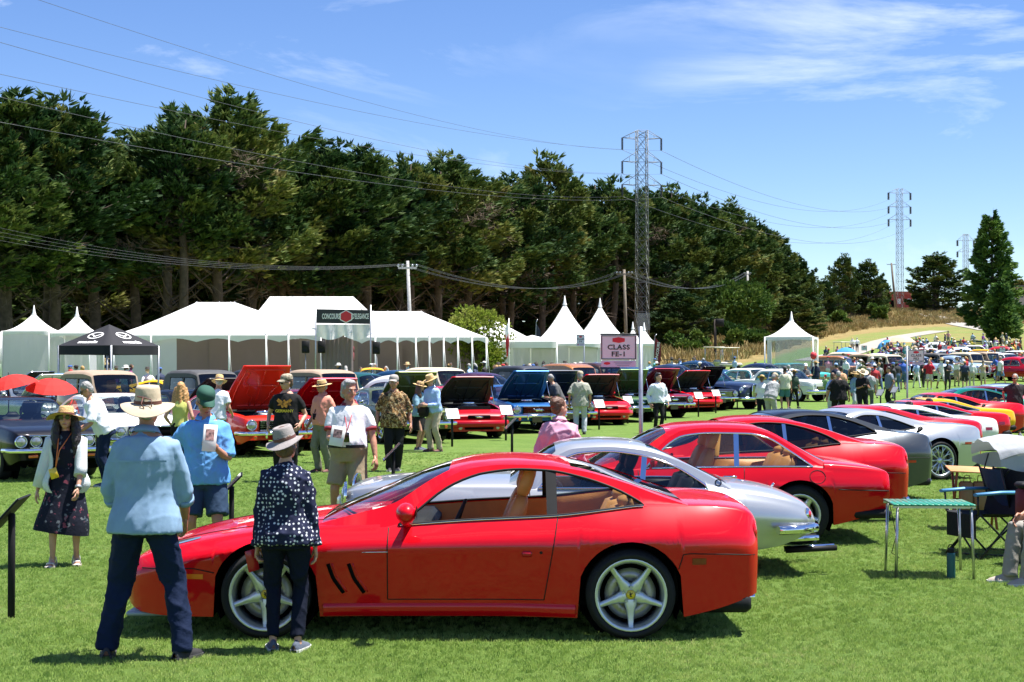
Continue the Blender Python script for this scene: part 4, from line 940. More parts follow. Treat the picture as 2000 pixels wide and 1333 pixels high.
# ------------------------------------------------------------------ cars: lofted shells with true window openings
# local frame: nose at x = 0, tail at x = L, y = -W.. W, z up; the Empty sits under the middle of the car
def _dedupe(a,tol=.004):
    r=[]
    for v in sorted(a):
        if not r or v-r[-1] > tol:r.append(v)
    return r
class Car:
    def __init__(s,S):s.S=S;s.wr=S['wr'];s.ar=S.get('ar',s.wr+.05);s.ax=(S['fa'],S['ra']);s.L=S['L'];s.nt=S.get('nt',3.0)
    def prof(s,x):
        S=s.S;W=float(S['W'](x));zs=float(S['zs'](x));zb=float(S['zb'](x));zw=float(S['zw'](x)) if callable(S['zw']) else S['zw']
        iu=float(S['iu'](x)) if callable(S['iu']) else S['iu'];il=float(S['il'](x)) if callable(S['il']) else S['il']
        return W,zs,zb,min(zw,zs-.02),iu,il
    def y_side(s,x,z):
        W,zs,zb,zw,iu,il=s.prof(x)
        if z >= zw:
            t=min(1,(z-zw)/max(zs-zw,.01));y=W-iu*t**s.S.get('pu',1.8)
        else:
            t=min(1.2,(zw-z)/max(zw-zb,.01));y=W-il*t**s.S.get('pl',1.5)
        for zc_,d_,wd,x0,x1 in s.S.get('crease',()):
            if x0 < x < x1:y+= d_*math.exp(-((z-(zc_(x) if callable(zc_) else zc_))/wd)**2)*min(1,(x-x0)/.25)*min(1,(x1-x)/.25)
        for a,am,wd in s.S.get('flare',()):
            y+= am*math.exp(-((x-a)/wd)**2)*max(0,1-abs(z-(2*s.wr))/.45)
        return max(y,.01)
    def shoulder(s,x):
        zs=float(s.S['zs'](x));return s.y_side(x,zs),zs
    def y_gh(s,x,z):
        ys,zs=s.shoulder(x);G=s.S['gh'];d=z-zs
        return ys-G.get('sh',.0)-G['tum']*d-G.get('tum2',0)*d*d
    def z_top(s,x,y):
        ys,zs=s.shoulder(x);zc=float(s.S['zc'](x));n=float(s.nt(x)) if callable(s.nt) else s.nt
        q=min(1,abs(y)/ys);return zs+(zc-zs)*(1-q**n)**(1/n)
    def side_pt(s,x,z,sg=-1,off=0.0):return Vector((x,sg*(s.y_side(x,z)+off),z))
    def bottom(s,x,mid=False):
        zb=float(s.S['zb'](x))
        for a in (() if s.S.get('noarch') else s.ax):
            d=abs(x-a)
            if d < s.ar-.0015:zb=max(zb,s.wr+math.sqrt(max(0,s.ar**2-d*d)))
        return zb
    def stations(s):
        S=s.S;xs=list(np.linspace(0,s.L,S.get('nx',44)+1))+[.006,.02,.045,.09,.14,s.L-.006,s.L-.02,s.L-.045,s.L-.09]
        for a in s.ax:xs+= [a+s.ar*math.sin(PI/2*k/9) for k in range(-9,10)]+[a-s.ar-.003,a+s.ar+.003]
        G=S.get('gh');crit=[S['cut'][0],S['cut'][1]]+list(S.get('hoodcut',()))[:2]
        xs=[x for x in xs if all(abs(x-c) > .012 for c in crit)]
        fixed=[a+k for a in s.ax for k in (-s.ar,s.ar,-s.ar-.003,s.ar+.003)]+crit
        return sorted(set(_dedupe([x for x in xs if 0 <= x <= s.L and all(abs(x-f) > .010 for f in fixed)])+fixed))
    def body(s,mb,hood_open=False,mi=0,mi_in=1):
        S=s.S;xs=s.stations();NS,NT=13,9;rows=[];bots=[]
        n_of=lambda x:float(s.nt(x)) if callable(s.nt) else s.nt
        for x in xs:
            zb=s.bottom(x);ys,zs=s.shoulder(x);zb=min(zb,zs-.01);zc=float(S['zc'](x));half=[]
            for k in range(NS):z=zb+(zs-zb)*k/(NS-1);half.append((s.y_side(x,z),z))
            n=n_of(x)
            for k in range(1,NT+1):
                th=PI/2*k/NT;half.append((ys*max(0,math.cos(th))**(2/n),zs+(zc-zs)*math.sin(th)**(2/n)))
            half[-1]=(0.0,half[-1][1])
            rows.append([(x,-y,z) for y,z in half]+[(x,y,z) for y,z in half[-2::-1]]);bots.append(zb)
        K=len(rows[0]);c0,c1=S['cut'][:2];h=S.get('hoodcut')
        hc=NS+S.get('hoodcol',2)
        def keep(i,j):
            xm=(xs[i]+xs[i+1])/2;top=NS-1 <= j < K-NS
            if top and c0 <= xm <= c1:return False
            if hood_open and h and h[0] <= xm <= h[1] and hc <= j < K-hc-1:return False
            return True
        b0=mb.n
        mb.grid(rows,mi,keep=keep,flip=True)
        # nose and tail faces
        for i,fl in ((0,False),(len(rows)-1,True)):
            r=rows[i];base=b0+i*K
            for k in range((K-1)//2):
                q=(base+k,base+k+1,base+K-2-k,base+K-1-k) if k < (K-1)//2-1 or K-2-k != k+1 else (base+k,base+k+1,base+K-1-k)
                q=tuple(dict.fromkeys(q))
                mb.f.append(q[::-1] if fl else q);mb.m.append(mi);mb.sm.append(False)
        # turned-in lower lip
        for sg in (0,1):
            lip=[]
            for r in rows:
                x,y,z=r[0] if sg == 0 else r[-1];yy=abs(y);q=max(.05,yy-.07)
                lip.append([(x,y,z),(x,math.copysign(q,y),z+.012),(x,math.copysign(max(.04,yy-.30),y),z+.012)])
            mb.grid(lip,mi_in,flip=(sg == 1))
        s.rows=rows;s.xs=xs
    def under(s,parent):
        """dark floor pan and wheel housings"""
        mb=MB();S=s.S;L=s.L;zb=float(S['zb'](L/2))
        w_=float(S['W'](L/2))-.30
        x0=min(.35,S['fa']-s.ar-.1);x1=max(L-.35,S['ra']+s.ar+.08)
        mb.box(((s.ax[0]+s.ax[1])/2,0,zb+.09),(s.ax[1]-s.ax[0]-2*s.ar-.02,2*(float(S['W'](L/2))-.09),.12),mi=0)
        mb.box(((x0+x1)/2,0,zb+.20),(x1-x0,2*(w_-.05),.16),mi=0)
        for a in s.ax:
            Wd=float(S['W'](a))
            for sg in (-1,1):
                rows=[[(a+(s.ar-.012)*math.cos(t),sg*y,s.wr+(s.ar-.012)*math.sin(t)) for y in (Wd-.05,Wd-.32)] for t in np.linspace(-.5,PI+.5,15)]
                mb.grid(rows);mb.add([(a+(s.ar)*math.cos(t),sg*(Wd-.33),s.wr+s.ar*math.sin(t)) for t in np.linspace(0,2*PI,15)[:-1]],[tuple(range(14))],0,False)
        return mb.build('underbody',DARK,parent)
    # ---- cabin
    def greenhouse(s,mb,parent,gl=CLEAR,mi=0,mi_roof=0,open_front=False):
        S=s.S;G=S['gh'];x0,x1=G['x'];xh,xr=G['xh'],G['xr'];d0,d1=G['d'];bp=G.get('bp',[])
        xs=list(np.linspace(x0,x1,G.get('n',46)));crit=[xh,xr[0],xr[1],d0,d1]+[b for b in bp]
        xs=sorted(set(_dedupe([x for x in xs if all(abs(x-c) > .012 for c in crit)])+crit))
        NT=9;side=[];top=[];m_=G.get('m',.012);pil=G.get('pil',.055)
        n=G.get('n_roof',2.6)
        for x in xs:
            ys,zs=s.shoulder(x);ze=max(float(G['ze'](x)),zs+.002);zc=max(float(G['zc'](x)),ze+.001)
            wb=min(zs+m_,ze-.001);wt=float(np.clip(G['wt'](x),wb,max(wb,ze-.004))) if d0 <= x <= d1 else wb
            if x in (d0,d1) and not G.get('square'):wt=wb
            zz=[zs-.004,wb]+[wb+(wt-wb)*k/4 for k in range(1,5)]+[wt+(ze-wt)*.5,ze]
            side.append([(x,-s.y_gh(x,z),z) for z in zz])
            ye=s.y_gh(x,ze);th=[0,math.asin(min(1,(1-(1-pil/max(ye,.2))**n)**(.5)))] ;th+= list(np.linspace(th[1],PI/2,NT)[1:])
            row=[(x,-ye*max(0,math.cos(t))**(2/n),ze+(zc-ze)*math.sin(t)**(2/n)) for t in th];row[-1]=(x,0.0,row[-1][2])
            top.append(row+[(a,-b,c) for a,b,c in row[-2::-1]])
        glassfront=lambda xm:xm < xh;glassrear=lambda xm:xr[0] <= xm <= xr[1]
        K=len(top[0])
        sq=G.get('square')
        def isglass(i):return d0 <= (xs[i]+xs[i+1])/2 <= d1
        for sg in (1,-1):
            P=np.array(side);P[...,1] *= sg
            mb.grid(P,mi,flip=(sg == 1),keep=lambda i,j:not (isglass(i) and 1 <= j <= 4))
            segs=[d0]+list(bp)+[d1]
            for a,b in zip(segs[:-1],segs[1:]):
                ii=[i for i,x in enumerate(xs) if a-1e-6 <= x <= b+1e-6]
                if len(ii) < 2:continue
                if G.get('open') and (a,b) == (segs[0],segs[1]):continue
                g=MB();Q=P[ii[0]:ii[-1]+1,1:6].copy();Q[...,1]-= sg*-.010;g.grid(Q,0,flip=(sg == 1));g.build('side_window',gl,parent)
        def keep_top(i,j):
            xm=(xs[i]+xs[i+1])/2
            if (glassfront(xm) or glassrear(xm)) and 1 <= j < K-2:return False
            return True
        mb.grid(top,mi_roof,keep=keep_top,flip=True)
        A=np.array(top)
        i1=xs.index(xh);g=MB();Q=A[:i1+1,1:K-1].copy();Q[...,2]-= .006;g.grid(Q,flip=True)
        if not open_front:g.build('windshield',gl,parent)
        ia,ib=xs.index(xr[0]),xs.index(xr[1]);g=MB();Q=A[ia:ib+1,1:K-1].copy();Q[...,2]-= .006;g.grid(Q,flip=True);g.build('rear_window',G.get('rgl',gl),parent)
        s.gx=xs;s.gside=side;s.gtop=top
        # trim round the side glass, pillars between the panes
        for sg in (1,-1):
            t_=MB();pts=[]
            for i,x in enumerate(xs):
                if d0 <= x <= d1:a,b,c=side[i][5];pts.append((a,b*sg*1.0-sg*.004,c))
            bot=[(side[i][1][0],side[i][1][1]*sg-sg*.006,side[i][1][2]) for i,x in enumerate(xs) if d0 <= x <= d1]
            r_=G.get('trim_r',.009)
            if len(pts) > 2:t_.tube(pts[::1],r_,5);t_.tube(bot[::1],r_,5)
            t_.build('window_trim',G.get('trim',BLACK),parent)
            for b in bp:
                i=xs.index(b);w_=G.get('bpw',.05);p_=MB();col_=side[i][1:6]
                p_.grid([[(a+dx+G.get('bprake',0)*(c-col_[0][2]),y*sg-sg*.008,c) for a,y,c in col_] for dx in (-w_/2,w_/2)],flip=(sg ==-1));p_.build('door_pillar',G.get('bpm',BLACK),parent)
    # ---- pieces laid on the skin
    def patch(s,x0,x1,z0,z1,off=.003,nu=10,nv=8,sg=-1):
        f=lambda v:v if callable(v) else (lambda t,v=v:v)
        x0,x1,z0,z1=map(f,(x0,x1,z0,z1));rows=[]
        for i in range(nv+1):
            v=i/nv;row=[]
            for j in range(nu+1):
                u=j/nu;xa,xb=x0(v),x1(v);x=xa+(xb-xa)*u;z=z0(u)+(z1(u)-z0(u))*v
                row.append(tuple(s.side_pt(x,z,sg,off)))
            rows.append(row)
        mb=MB();mb.grid(rows,flip=(sg == 1));return mb
    def seam(s,pts,r=.005,off=.001,sg=-1,n=14):
        """dark shut line along (x, z) points on the flank"""
        q=[];P=np.array(pts)
        f=np.linspace(0,len(P)-1,n)
        for t in f:
            i=min(int(t),len(P)-2);a=P[i]+(P[i+1]-P[i])*(t-i);q.append(tuple(s.side_pt(a[0],a[1],sg,off)))
        return MB().tube(q,r,5)
    def door(s,parent,m,xf,xr_,zl,zu,handle=None,hm=None,seam_m=BLACK):
        """xf/xr_: (top, bottom) x of the front and rear shut lines"""
        for sg in (-1,1):
            fx=lambda v:xf[1]+(xf[0]-xf[1])*v;rx=lambda v:xr_[1]+(xr_[0]-xr_[1])*v
            zU=(lambda u:float(s.S['zs'](fx(1)+(rx(1)-fx(1))*u))-.004) if zu is None else zu
            d=s.patch(fx,rx,zl,zU,.0025,14,10,sg).build('door',m,parent)
            zt=zU(0) if callable(zU) else zU;zt2=zU(1) if callable(zU) else zU
            e=MB()
            for pts in ([(xf[0],zt),(xf[1],zl)],[(xf[1],zl),(xr_[1],zl)],[(xr_[1],zl),(xr_[0],zt2)]):
                w_=s.seam(pts,.0045,.001,sg);e.add(w_.v,w_.f,0)
            e.build('shut_line',seam_m,d)
            if handle:
                hx,hz_,hl=handle;a=s.side_pt(hx,hz_,sg,.012);h=MB().box(tuple(a),(hl,.022,.028),bev=.010);h.build('handle',hm or m,d)
    def interior(s,parent,m,seats=((.0,2),),dash=True,dark=BLACK,zfl=.22,bench=None,back=True,wheel=True):
        S=s.S;G=S['gh'];c0,c1=S['cut'][:2];mb=MB()
        xs=np.linspace(c0+.0,c1,12)
        for sg in (-1,1):
            mb=MB();rows=[]
            for x in xs:   # the card stops above the wheel housing
                zt=float(S['zs'](x))-.004;z0=min(zt-.03,max([zfl]+[s.wr+s.ar+.03 for a in s.ax if abs(x-a) < s.ar+.16]))
                rows.append([(x,sg*(s.y_side(x,max(zfl+.1,zz))-dd),zz) for zz,dd in ((z0,.16),(z0+(zt-z0)*.6,.13),(zt,.05))])
            mb.grid(rows,0,flip=(sg == 1));mb.build('door_card',m,parent)
        fl=MB();fl.box(((c0+c1)/2,0,zfl),(c1-c0,1.3,.03));fl.box((c1+.0,0,(zfl+float(S['zs'](c1)))/2),(.03,1.35,float(S['zs'](c1))-zfl));fl.box((c0-.01,0,(zfl+float(S['zs'](c0)))/2-.02),(.03,1.35,float(S['zs'](c0))-zfl-.08));fl.build('cabin_floor',dark,parent)
        if dash:
            zc=float(S['zs'](c0));d=MB();yw=s.shoulder(c0)[0]-.09;d.box((c0+.12,0,zc-.06),(.50,2*yw,.16),bev=.06);d.build('dashboard',dark,parent)
        for sx,kind in seats:
            for sg in (-1,1):
                if kind == 2:seat(parent,m,sx,sg*.36,zfl)
                else:rear_seat(parent,m,sx,sg*.30,zfl,S.get('rs',.0))
        if wheel:
            sw=MB();M=Matrix.Translation((c0+.52,-.36,float(S['zs'](c0))+.00)) @ Matrix.Rotation(R(-65),4,'Y')
            sw.grid([[tuple(M @ Vector(((.17+.013*math.cos(b))*math.cos(a),(.17+.013*math.cos(b))*math.sin(a),.013*math.sin(b)))) for b in np.linspace(0,2*PI,6)[:-1]] for a in np.linspace(0,2*PI,19)],closed=True)
            for a in (0,2.1,4.2):sw.tube([tuple(M @ Vector((0,0,-.02))),tuple(M @ Vector((.17*math.cos(a),.17*math.sin(a),0)))],.012,5)
            sw.build('steering_wheel',BLACK,parent)
def seat(parent,m,x,y,z,lean=.34):
    """bucket seat with bolsters and a headrest"""
    mb=MB();mb.box((x-.22,y,z+.16),(.50,.46,.18),bev=.06);mb.box((x-.24,y,z+.245),(.40,.26,.05),bev=.024)
    Mx=Matrix.Rotation(lean,3,'Y');c=Vector((x+.02,y,z+.22))
    def loft(secs,off=0.0):
        b=MB();rows=[]
        for zz,w_,d_ in secs:
            row=[]
            for q in np.linspace(0,2*PI,21)[:-1]:
                cs,sn=math.cos(q),math.sin(q);px,py=math.copysign(abs(cs)**.6,cs),math.copysign(abs(sn)**.6,sn)
                row.append(tuple(c+Mx @ Vector((d_*px-off+(.025*(1-(py*.9)**2) if px < 0 else 0),w_*py,zz))))
            rows.append(row)
        b.grid(rows,closed=True);n=len(rows);b.f+= [tuple(range(20))[::-1],tuple(range((n-1)*20,n*20))];b.m+= [0,0];b.sm+= [True,True];return b
    bk=loft([(-.02,.20,.06),(.0,.225,.078),(.12,.235,.085),(.34,.238,.082),(.46,.215,.074),(.53,.175,.062),(.565,.12,.045)]);mb.add(bk.v,bk.f)
    o=mb.build('seat',m,parent)
    loft([(.555,.10,.040),(.585,.135,.058),(.66,.142,.064),(.74,.132,.060),(.79,.105,.050),(.805,.06,.03)],.012).build('headrest',m,o)
    return o
def rear_seat(parent,m,x,y,z,dz=0.0):
    mb=MB();mb.box((x-.2,y,z+.18+dz),(.42,.48,.16),bev=.06);Mx=Matrix.Rotation(.45,3,'Y');c=Vector((x,y,z+.24+dz))
    mb.box(tuple(c+Mx @ Vector((0,0,.25))),(.15,.50,.46),Mx,bev=.06);mb.box(tuple(c+Mx @ Vector((0,0,.50))),(.12,.26,.14),Mx,bev=.055)
    mb.build('rear_seat',m,parent)
# ------------------------------------------------------------------ wheels
WH={}
DISC=mat('brake_disc_steel',(.36,.34,.30),.35,metal=.7,var=.12,nscale=20)
YELP=mat('yellow_badge',(.72,.50,.02),.35,coat=.6)
def wheel_meshes(kind,r,w,rimr):
    key=(kind,round(r,3),round(w,3),round(rimr,3))
    if key in WH:return WH[key]
    RX=Matrix.Rotation(PI/2,4,'X')       # lathe axis z -> -y (outer face looks to -y)
    hw=w/2;out={}
    t=MB();n=40 if kind == 'star' else 28
    t.lathe([(rimr,-hw*.80),(rimr+.01,-hw*.93),((rimr+r)/2,-hw),(r-.025,-hw*.9),(r-.006,-hw*.72),(r,-hw*.4),(r,hw*.4),(r-.006,hw*.72),(r-.025,hw*.9),((rimr+r)/2,hw*1.0),(rimr+.01,hw*.93),(rimr,hw*.80)],n,M=RX)
    if kind == 'white':
        ww=MB();ww.lathe([(rimr+.012,hw*.94),((rimr+r)/2,hw*1.012),(r-.05,hw*.985)],n,M=RX);out['whitewall']=(ww.mesh('whitewall'),WHITE)
    out['tyre']=(t.mesh('tyre'),RUBBER)
    m=MB();f=hw*.80
    if kind in ('star','star2','mesh','five'):
        m.lathe([(rimr+.002,f+.012),(rimr-.012,f+.016),(rimr-.022,f+.002),(rimr-.035,f-.04),(rimr-.045,-hw*.75),(rimr,-hw*.85)],n,M=RX)
        if kind in ('star','star2','five'):
            ns=5
            for k in range(ns):
                a=PI/2+2*PI*k/ns+(PI if True else 0);ca,sa=math.cos(a),math.sin(a);rows=[]
                for rr,wd,dz,th in ((.035,.046,f-.028,.03),(.075,.042,f-.022,.03),(.11,.030,f-.022,.03),(rimr*.70,.0215,f-.016,.026),(rimr-.030,.019,f-.010,.022),(rimr-.012,.025,f-.002,.02)):
                    if kind == 'five':wd=wd*1.5*(1 if rr < .1 else 1.05)
                    ring=[(-wd,-th),(-wd,-.004),(-wd*.45,0.004),(wd*.45,0.004),(wd,-.004),(wd,-th)]
                    rows.append([tuple(RX @ Vector((rr*ca-q*sa,rr*sa+q*ca,dz+e))) for q,e in ring])
                m.grid(rows,closed=True)
            m.lathe([(.001,f-.030),(.074,f-.030),(.08,f-.04),(.08,f-.08)],20,M=RX)
        else:
            ns=10
            for k in range(ns):
                for dv in (-.13,.13):
                    a=2*PI*k/ns;b=a+dv
                    m.tube([tuple(RX @ Vector((.05*math.cos(a),.05*math.sin(a),f-.02))),tuple(RX @ Vector((rimr*.62*math.cos(a+dv*.2),rimr*.62*math.sin(a+dv*.2),f-.012))),tuple(RX @ Vector(((rimr-.02)*math.cos(b),(rimr-.02)*math.sin(b),f)))],[.013,.010,.010],5)
            m.lathe([(.001,f-.01),(.055,f-.015),(.06,f-.05)],16,M=RX)
        out['rim']=(m.mesh('rim'),ALLOY)
        d=MB();rd=rimr*.72
        d.lathe([(.001,f-.085),(rd*.5,f-.085),(rd*.52,f-.078),(rd,f-.078),(rd,f-.105),(.001,f-.11)],28,M=RX);out['brake_disc']=(d.mesh('brake_disc'),DISC)
        c=MB();c.lathe([(rimr-.046,f-.12),(.001,f-.125)],20,M=RX);out['wheel_back']=(c.mesh('wheel_back'),DARK)
        h=MB();h.lathe([(.001,f-.016),(.030,f-.017),(.034,f-.032)],18,M=RX);out['hub_cap']=(h.mesh('hub_cap'),YELP)
        if kind == 'star':
            b=MB()   # tiny rearing-animal mark on the cap
            zf=f-.0145
            for pts in ([(-.006,-.016),(-.001,-.006),(.002,.004),(-.002,.014)],[(-.002,.012),(-.009,.015)],[(.001,.004),(-.010,.006)],[(.000,0),(-.010,-.001)],[(0,-.006),(.007,-.016)],[(.002,.002),(.010,.008),(.009,.014)]):
                b.tube([tuple(RX @ Vector((x,y,zf))) for x,y in pts],.0026,4)
            out['emblem']=(b.mesh('emblem'),INK)
            nn=MB()
            for k in range(5):
                a=PI/2+2*PI*(k+.5)/5+PI;q=RX @ Vector((.055*math.cos(a),.055*math.sin(a),f-.022));nn.tube([tuple(q),tuple(q+Vector((0,-.014,0)))],.0105,6)
            out['lug_nut']=(nn.mesh('lug_nut'),STEEL)
    elif kind in ('cap','white'):
        m.lathe([(rimr+.003,f+.01),(rimr-.02,f+.012),(rimr-.03,f-.01),(rimr*.62,f-.012),(rimr*.58,f+.012),(rimr*.25,f+.028),(.001,f+.03)],n,M=RX);out['rim']=(m.mesh('rim'),CHROME)
    elif kind == 'mag':
        m.lathe([(rimr+.003,f+.012),(rimr-.015,f+.014),(rimr-.025,f-.04),(rimr*.4,f-.045)],n,M=RX)
        for k in range(5):
            a=2*PI*k/5+.3;m.tube([tuple(RX @ Vector((.03*math.cos(a),.03*math.sin(a),f-.01))),tuple(RX @ Vector(((rimr-.02)*math.cos(a),(rimr-.02)*math.sin(a),f-.015)))],[.035,.022],6)
        m.lathe([(.001,f+.012),(.04,f+.01),(.045,f-.03)],14,M=RX);out['rim']=(m.mesh('rim'),CHROME)
        c=MB();c.lathe([(rimr-.026,f-.07),(.001,f-.075)],18,M=RX);out['wheel_back']=(c.mesh('wheel_back'),DARK)
    else:   # wooden/steel artillery wheel
        m.lathe([(rimr+.003,f),(rimr-.03,f),(rimr-.03,-f),(rimr,-f)],n,M=RX)
        for k in range(12):a=2*PI*k/12;m.tube([tuple(RX @ Vector((.04*math.cos(a),.04*math.sin(a),0))),tuple(RX @ Vector(((rimr-.02)*math.cos(a),(rimr-.02)*math.sin(a),0)))],.016,5)
        m.lathe([(.001,.07),(.05,.06),(.06,-.05)],14,M=RX);out['rim']=(m.mesh('rim'),mat('cream_spokes',(.55,.42,.22),.5))
    for k,(me,mt) in out.items():
        me.materials.append(mt)
    WH[key]={k:v[0] for k,v in out.items()}
    return WH[key]
def wheel(parent,kind,x,y,r,w,rimr,steer=0.0,far=True):
    o=obj('wheel',None,parent,(x,y,r),(0,0,(PI if y > 0 else 0)+steer))
    for k,me in wheel_meshes(kind,r,w,rimr).items():
        if y > 0 and k in ('lug_nut','emblem','brake_disc','hub_cap','wheel_back') and not far:continue
        if k == 'lug_nut':
            tag(obj(k,me,o),kind='stuff')
        else:obj(k,me,o)
    return o
def four_wheels(parent,car,kind,w=.24,rimr=None,inset=.03,steer=0.0):
    S=car.S
    for a in car.ax:
        y=float(S['W'](a))-inset-w/2+S.get('wo',0)
        for sg in (-1,1):wheel(parent,kind,a,sg*y,car.wr,w,rimr or car.wr*.66,steer if a == car.ax[0] else 0,far=kind != 'star')
def lens(mb,c,r,nrm,n=16,dome=.3,mi=0):
    z=Vector(nrm).normalized();M=Matrix.Translation(c) @ z.to_track_quat('Z','Y').to_matrix().to_4x4()
    mb.lathe([(r,0),(r*.8,r*dome*.55),(r*.45,r*dome*.9),(.001,r*dome)],n,mi,M=M)
def ring(mb,c,r,nrm,t=.012,n=18,mi=0):
    z=Vector(nrm).normalized();M=Matrix.Translation(c) @ z.to_track_quat('Z','Y').to_matrix().to_4x4()
    mb.lathe([(r,0),(r+t*.4,t),(r+t,t*.8),(r+t*1.6,-.01)],n,mi,M=M)
def car_root(name,label,cat,pos,heading_deg,L,group=None):
    """heading 0: nose points to -x. The Empty stands on the ground under the car's middle"""
    o=thing(name,label,cat,pos,R(heading_deg),group);return o
class Shift:
    pass
def finish_car(o,L):
    """move the parts so that the middle of the car sits over its Empty"""
    for c in [c for c in bpy.data.objects if c.parent == o]:c.location.x-= L/2

# ------------------------------------------------------------------ first row: the coupes seen from their left side
RED=paint('red',(0.60,0.0006,0.008));RED2=paint('deep_red',(0.42,0.001,0.010));SILVER=paint('silver',(0.52,0.54,0.55),.65,.28);DGREY=paint('dark_grey',(0.075,0.085,0.095),.6,.3)
PWHITE=paint('white',(0.76,0.76,0.74));YELLOW=paint('yellow',(0.80,0.42,0.0));TEAL=paint('teal',(0.0,0.16,0.13),.3);MAR=paint('maroon',(0.16,0.004,0.02),.3)
ICE=paint('ice_blue',(0.42,0.55,0.66),.5);PBLACK=paint('black',(0.006,0.006,0.008));PBLACK.node_tree.nodes['Principled BSDF'].inputs['Coat Weight'].default_value=.45
def gt550():
    S=dict(L=4.55,fa=1.06,ra=3.63,wr=.318,ar=.375,nx=60,
        W=pch((0,.58),(.04,.68),(.12,.77),(.3,.865),(.7,.935),(1.06,.96),(1.5,.935),(2.1,.925),(2.8,.93),(3.3,.96),(3.7,.98),(4.1,.955),(4.35,.90),(4.5,.83),(4.55,.76)),
        zs=pch((0,.47),(.1,.53),(.3,.60),(.7,.685),(1.06,.735),(1.5,.755),(1.95,.785),(2.5,.825),(3.1,.855),(3.5,.90),(3.75,.925),(4.15,.925),(4.4,.895),(4.5,.85),(4.55,.80)),
        zc=pch((0,.49),(.1,.565),(.3,.645),(.6,.72),(1.06,.79),(1.5,.84),(2.0,.87),(3.9,.96),(4.05,.955),(4.3,.945),(4.46,.925),(4.52,.895),(4.55,.83)),
        zb=pch((0,.24),(.15,.17),(.4,.155),(3.9,.15),(4.2,.20),(4.55,.30)),zw=pch((0,.38),(.5,.56),(1.06,.64),(1.6,.645),(2.6,.66),(3.3,.68),(3.7,.69),(4.3,.68),(4.55,.62)),
        iu=pch((0,.05),(.5,.10),(1.06,.14),(1.6,.10),(2.5,.095),(3.3,.12),(3.7,.17),(4.2,.15),(4.55,.07)),il=pch((0,.05),(1.06,.07),(1.7,.115),(2.6,.12),(3.4,.06),(4.55,.06)),
        pu=1.45,pl=1.35,nt=pch((0,2.4),(1,2.5),(4,2.6),(4.55,2.8)),cut=(1.86,3.98),
        crease=((.655,.012,.05,1.7,3.2),),
        gh=dict(x=(1.36,4.06),xh=2.34,xr=(3.22,4.05),d=(1.99,3.73),bp=[3.08],tum=.56,m=.010,pil=.075,
            ze=pch((1.36,.74),(1.90,.775),(1.98,.81),(2.2,1.01),(2.36,1.135),(2.5,1.185),(2.75,1.212),(3.0,1.207),(3.3,1.17),(3.6,1.09),(3.85,1.0),(4.06,.93)),
            zc=pch((1.36,.80),(1.42,.835),(1.8,1.00),(2.15,1.145),(2.34,1.20),(2.55,1.238),(2.8,1.25),(3.05,1.238),(3.25,1.20),(3.6,1.10),(3.9,1.0),(4.06,.948)),
            wt=pch((1.99,.80),(2.12,.895),(2.3,1.035),(2.45,1.11),(2.6,1.155),(2.85,1.18),(3.05,1.172),(3.3,1.125),(3.55,1.04),(3.73,.945)),trim_r=.010,bpw=.075,bprake=-.02,rgl=TINT,open=False))
    return S
def common_tail(o):pass
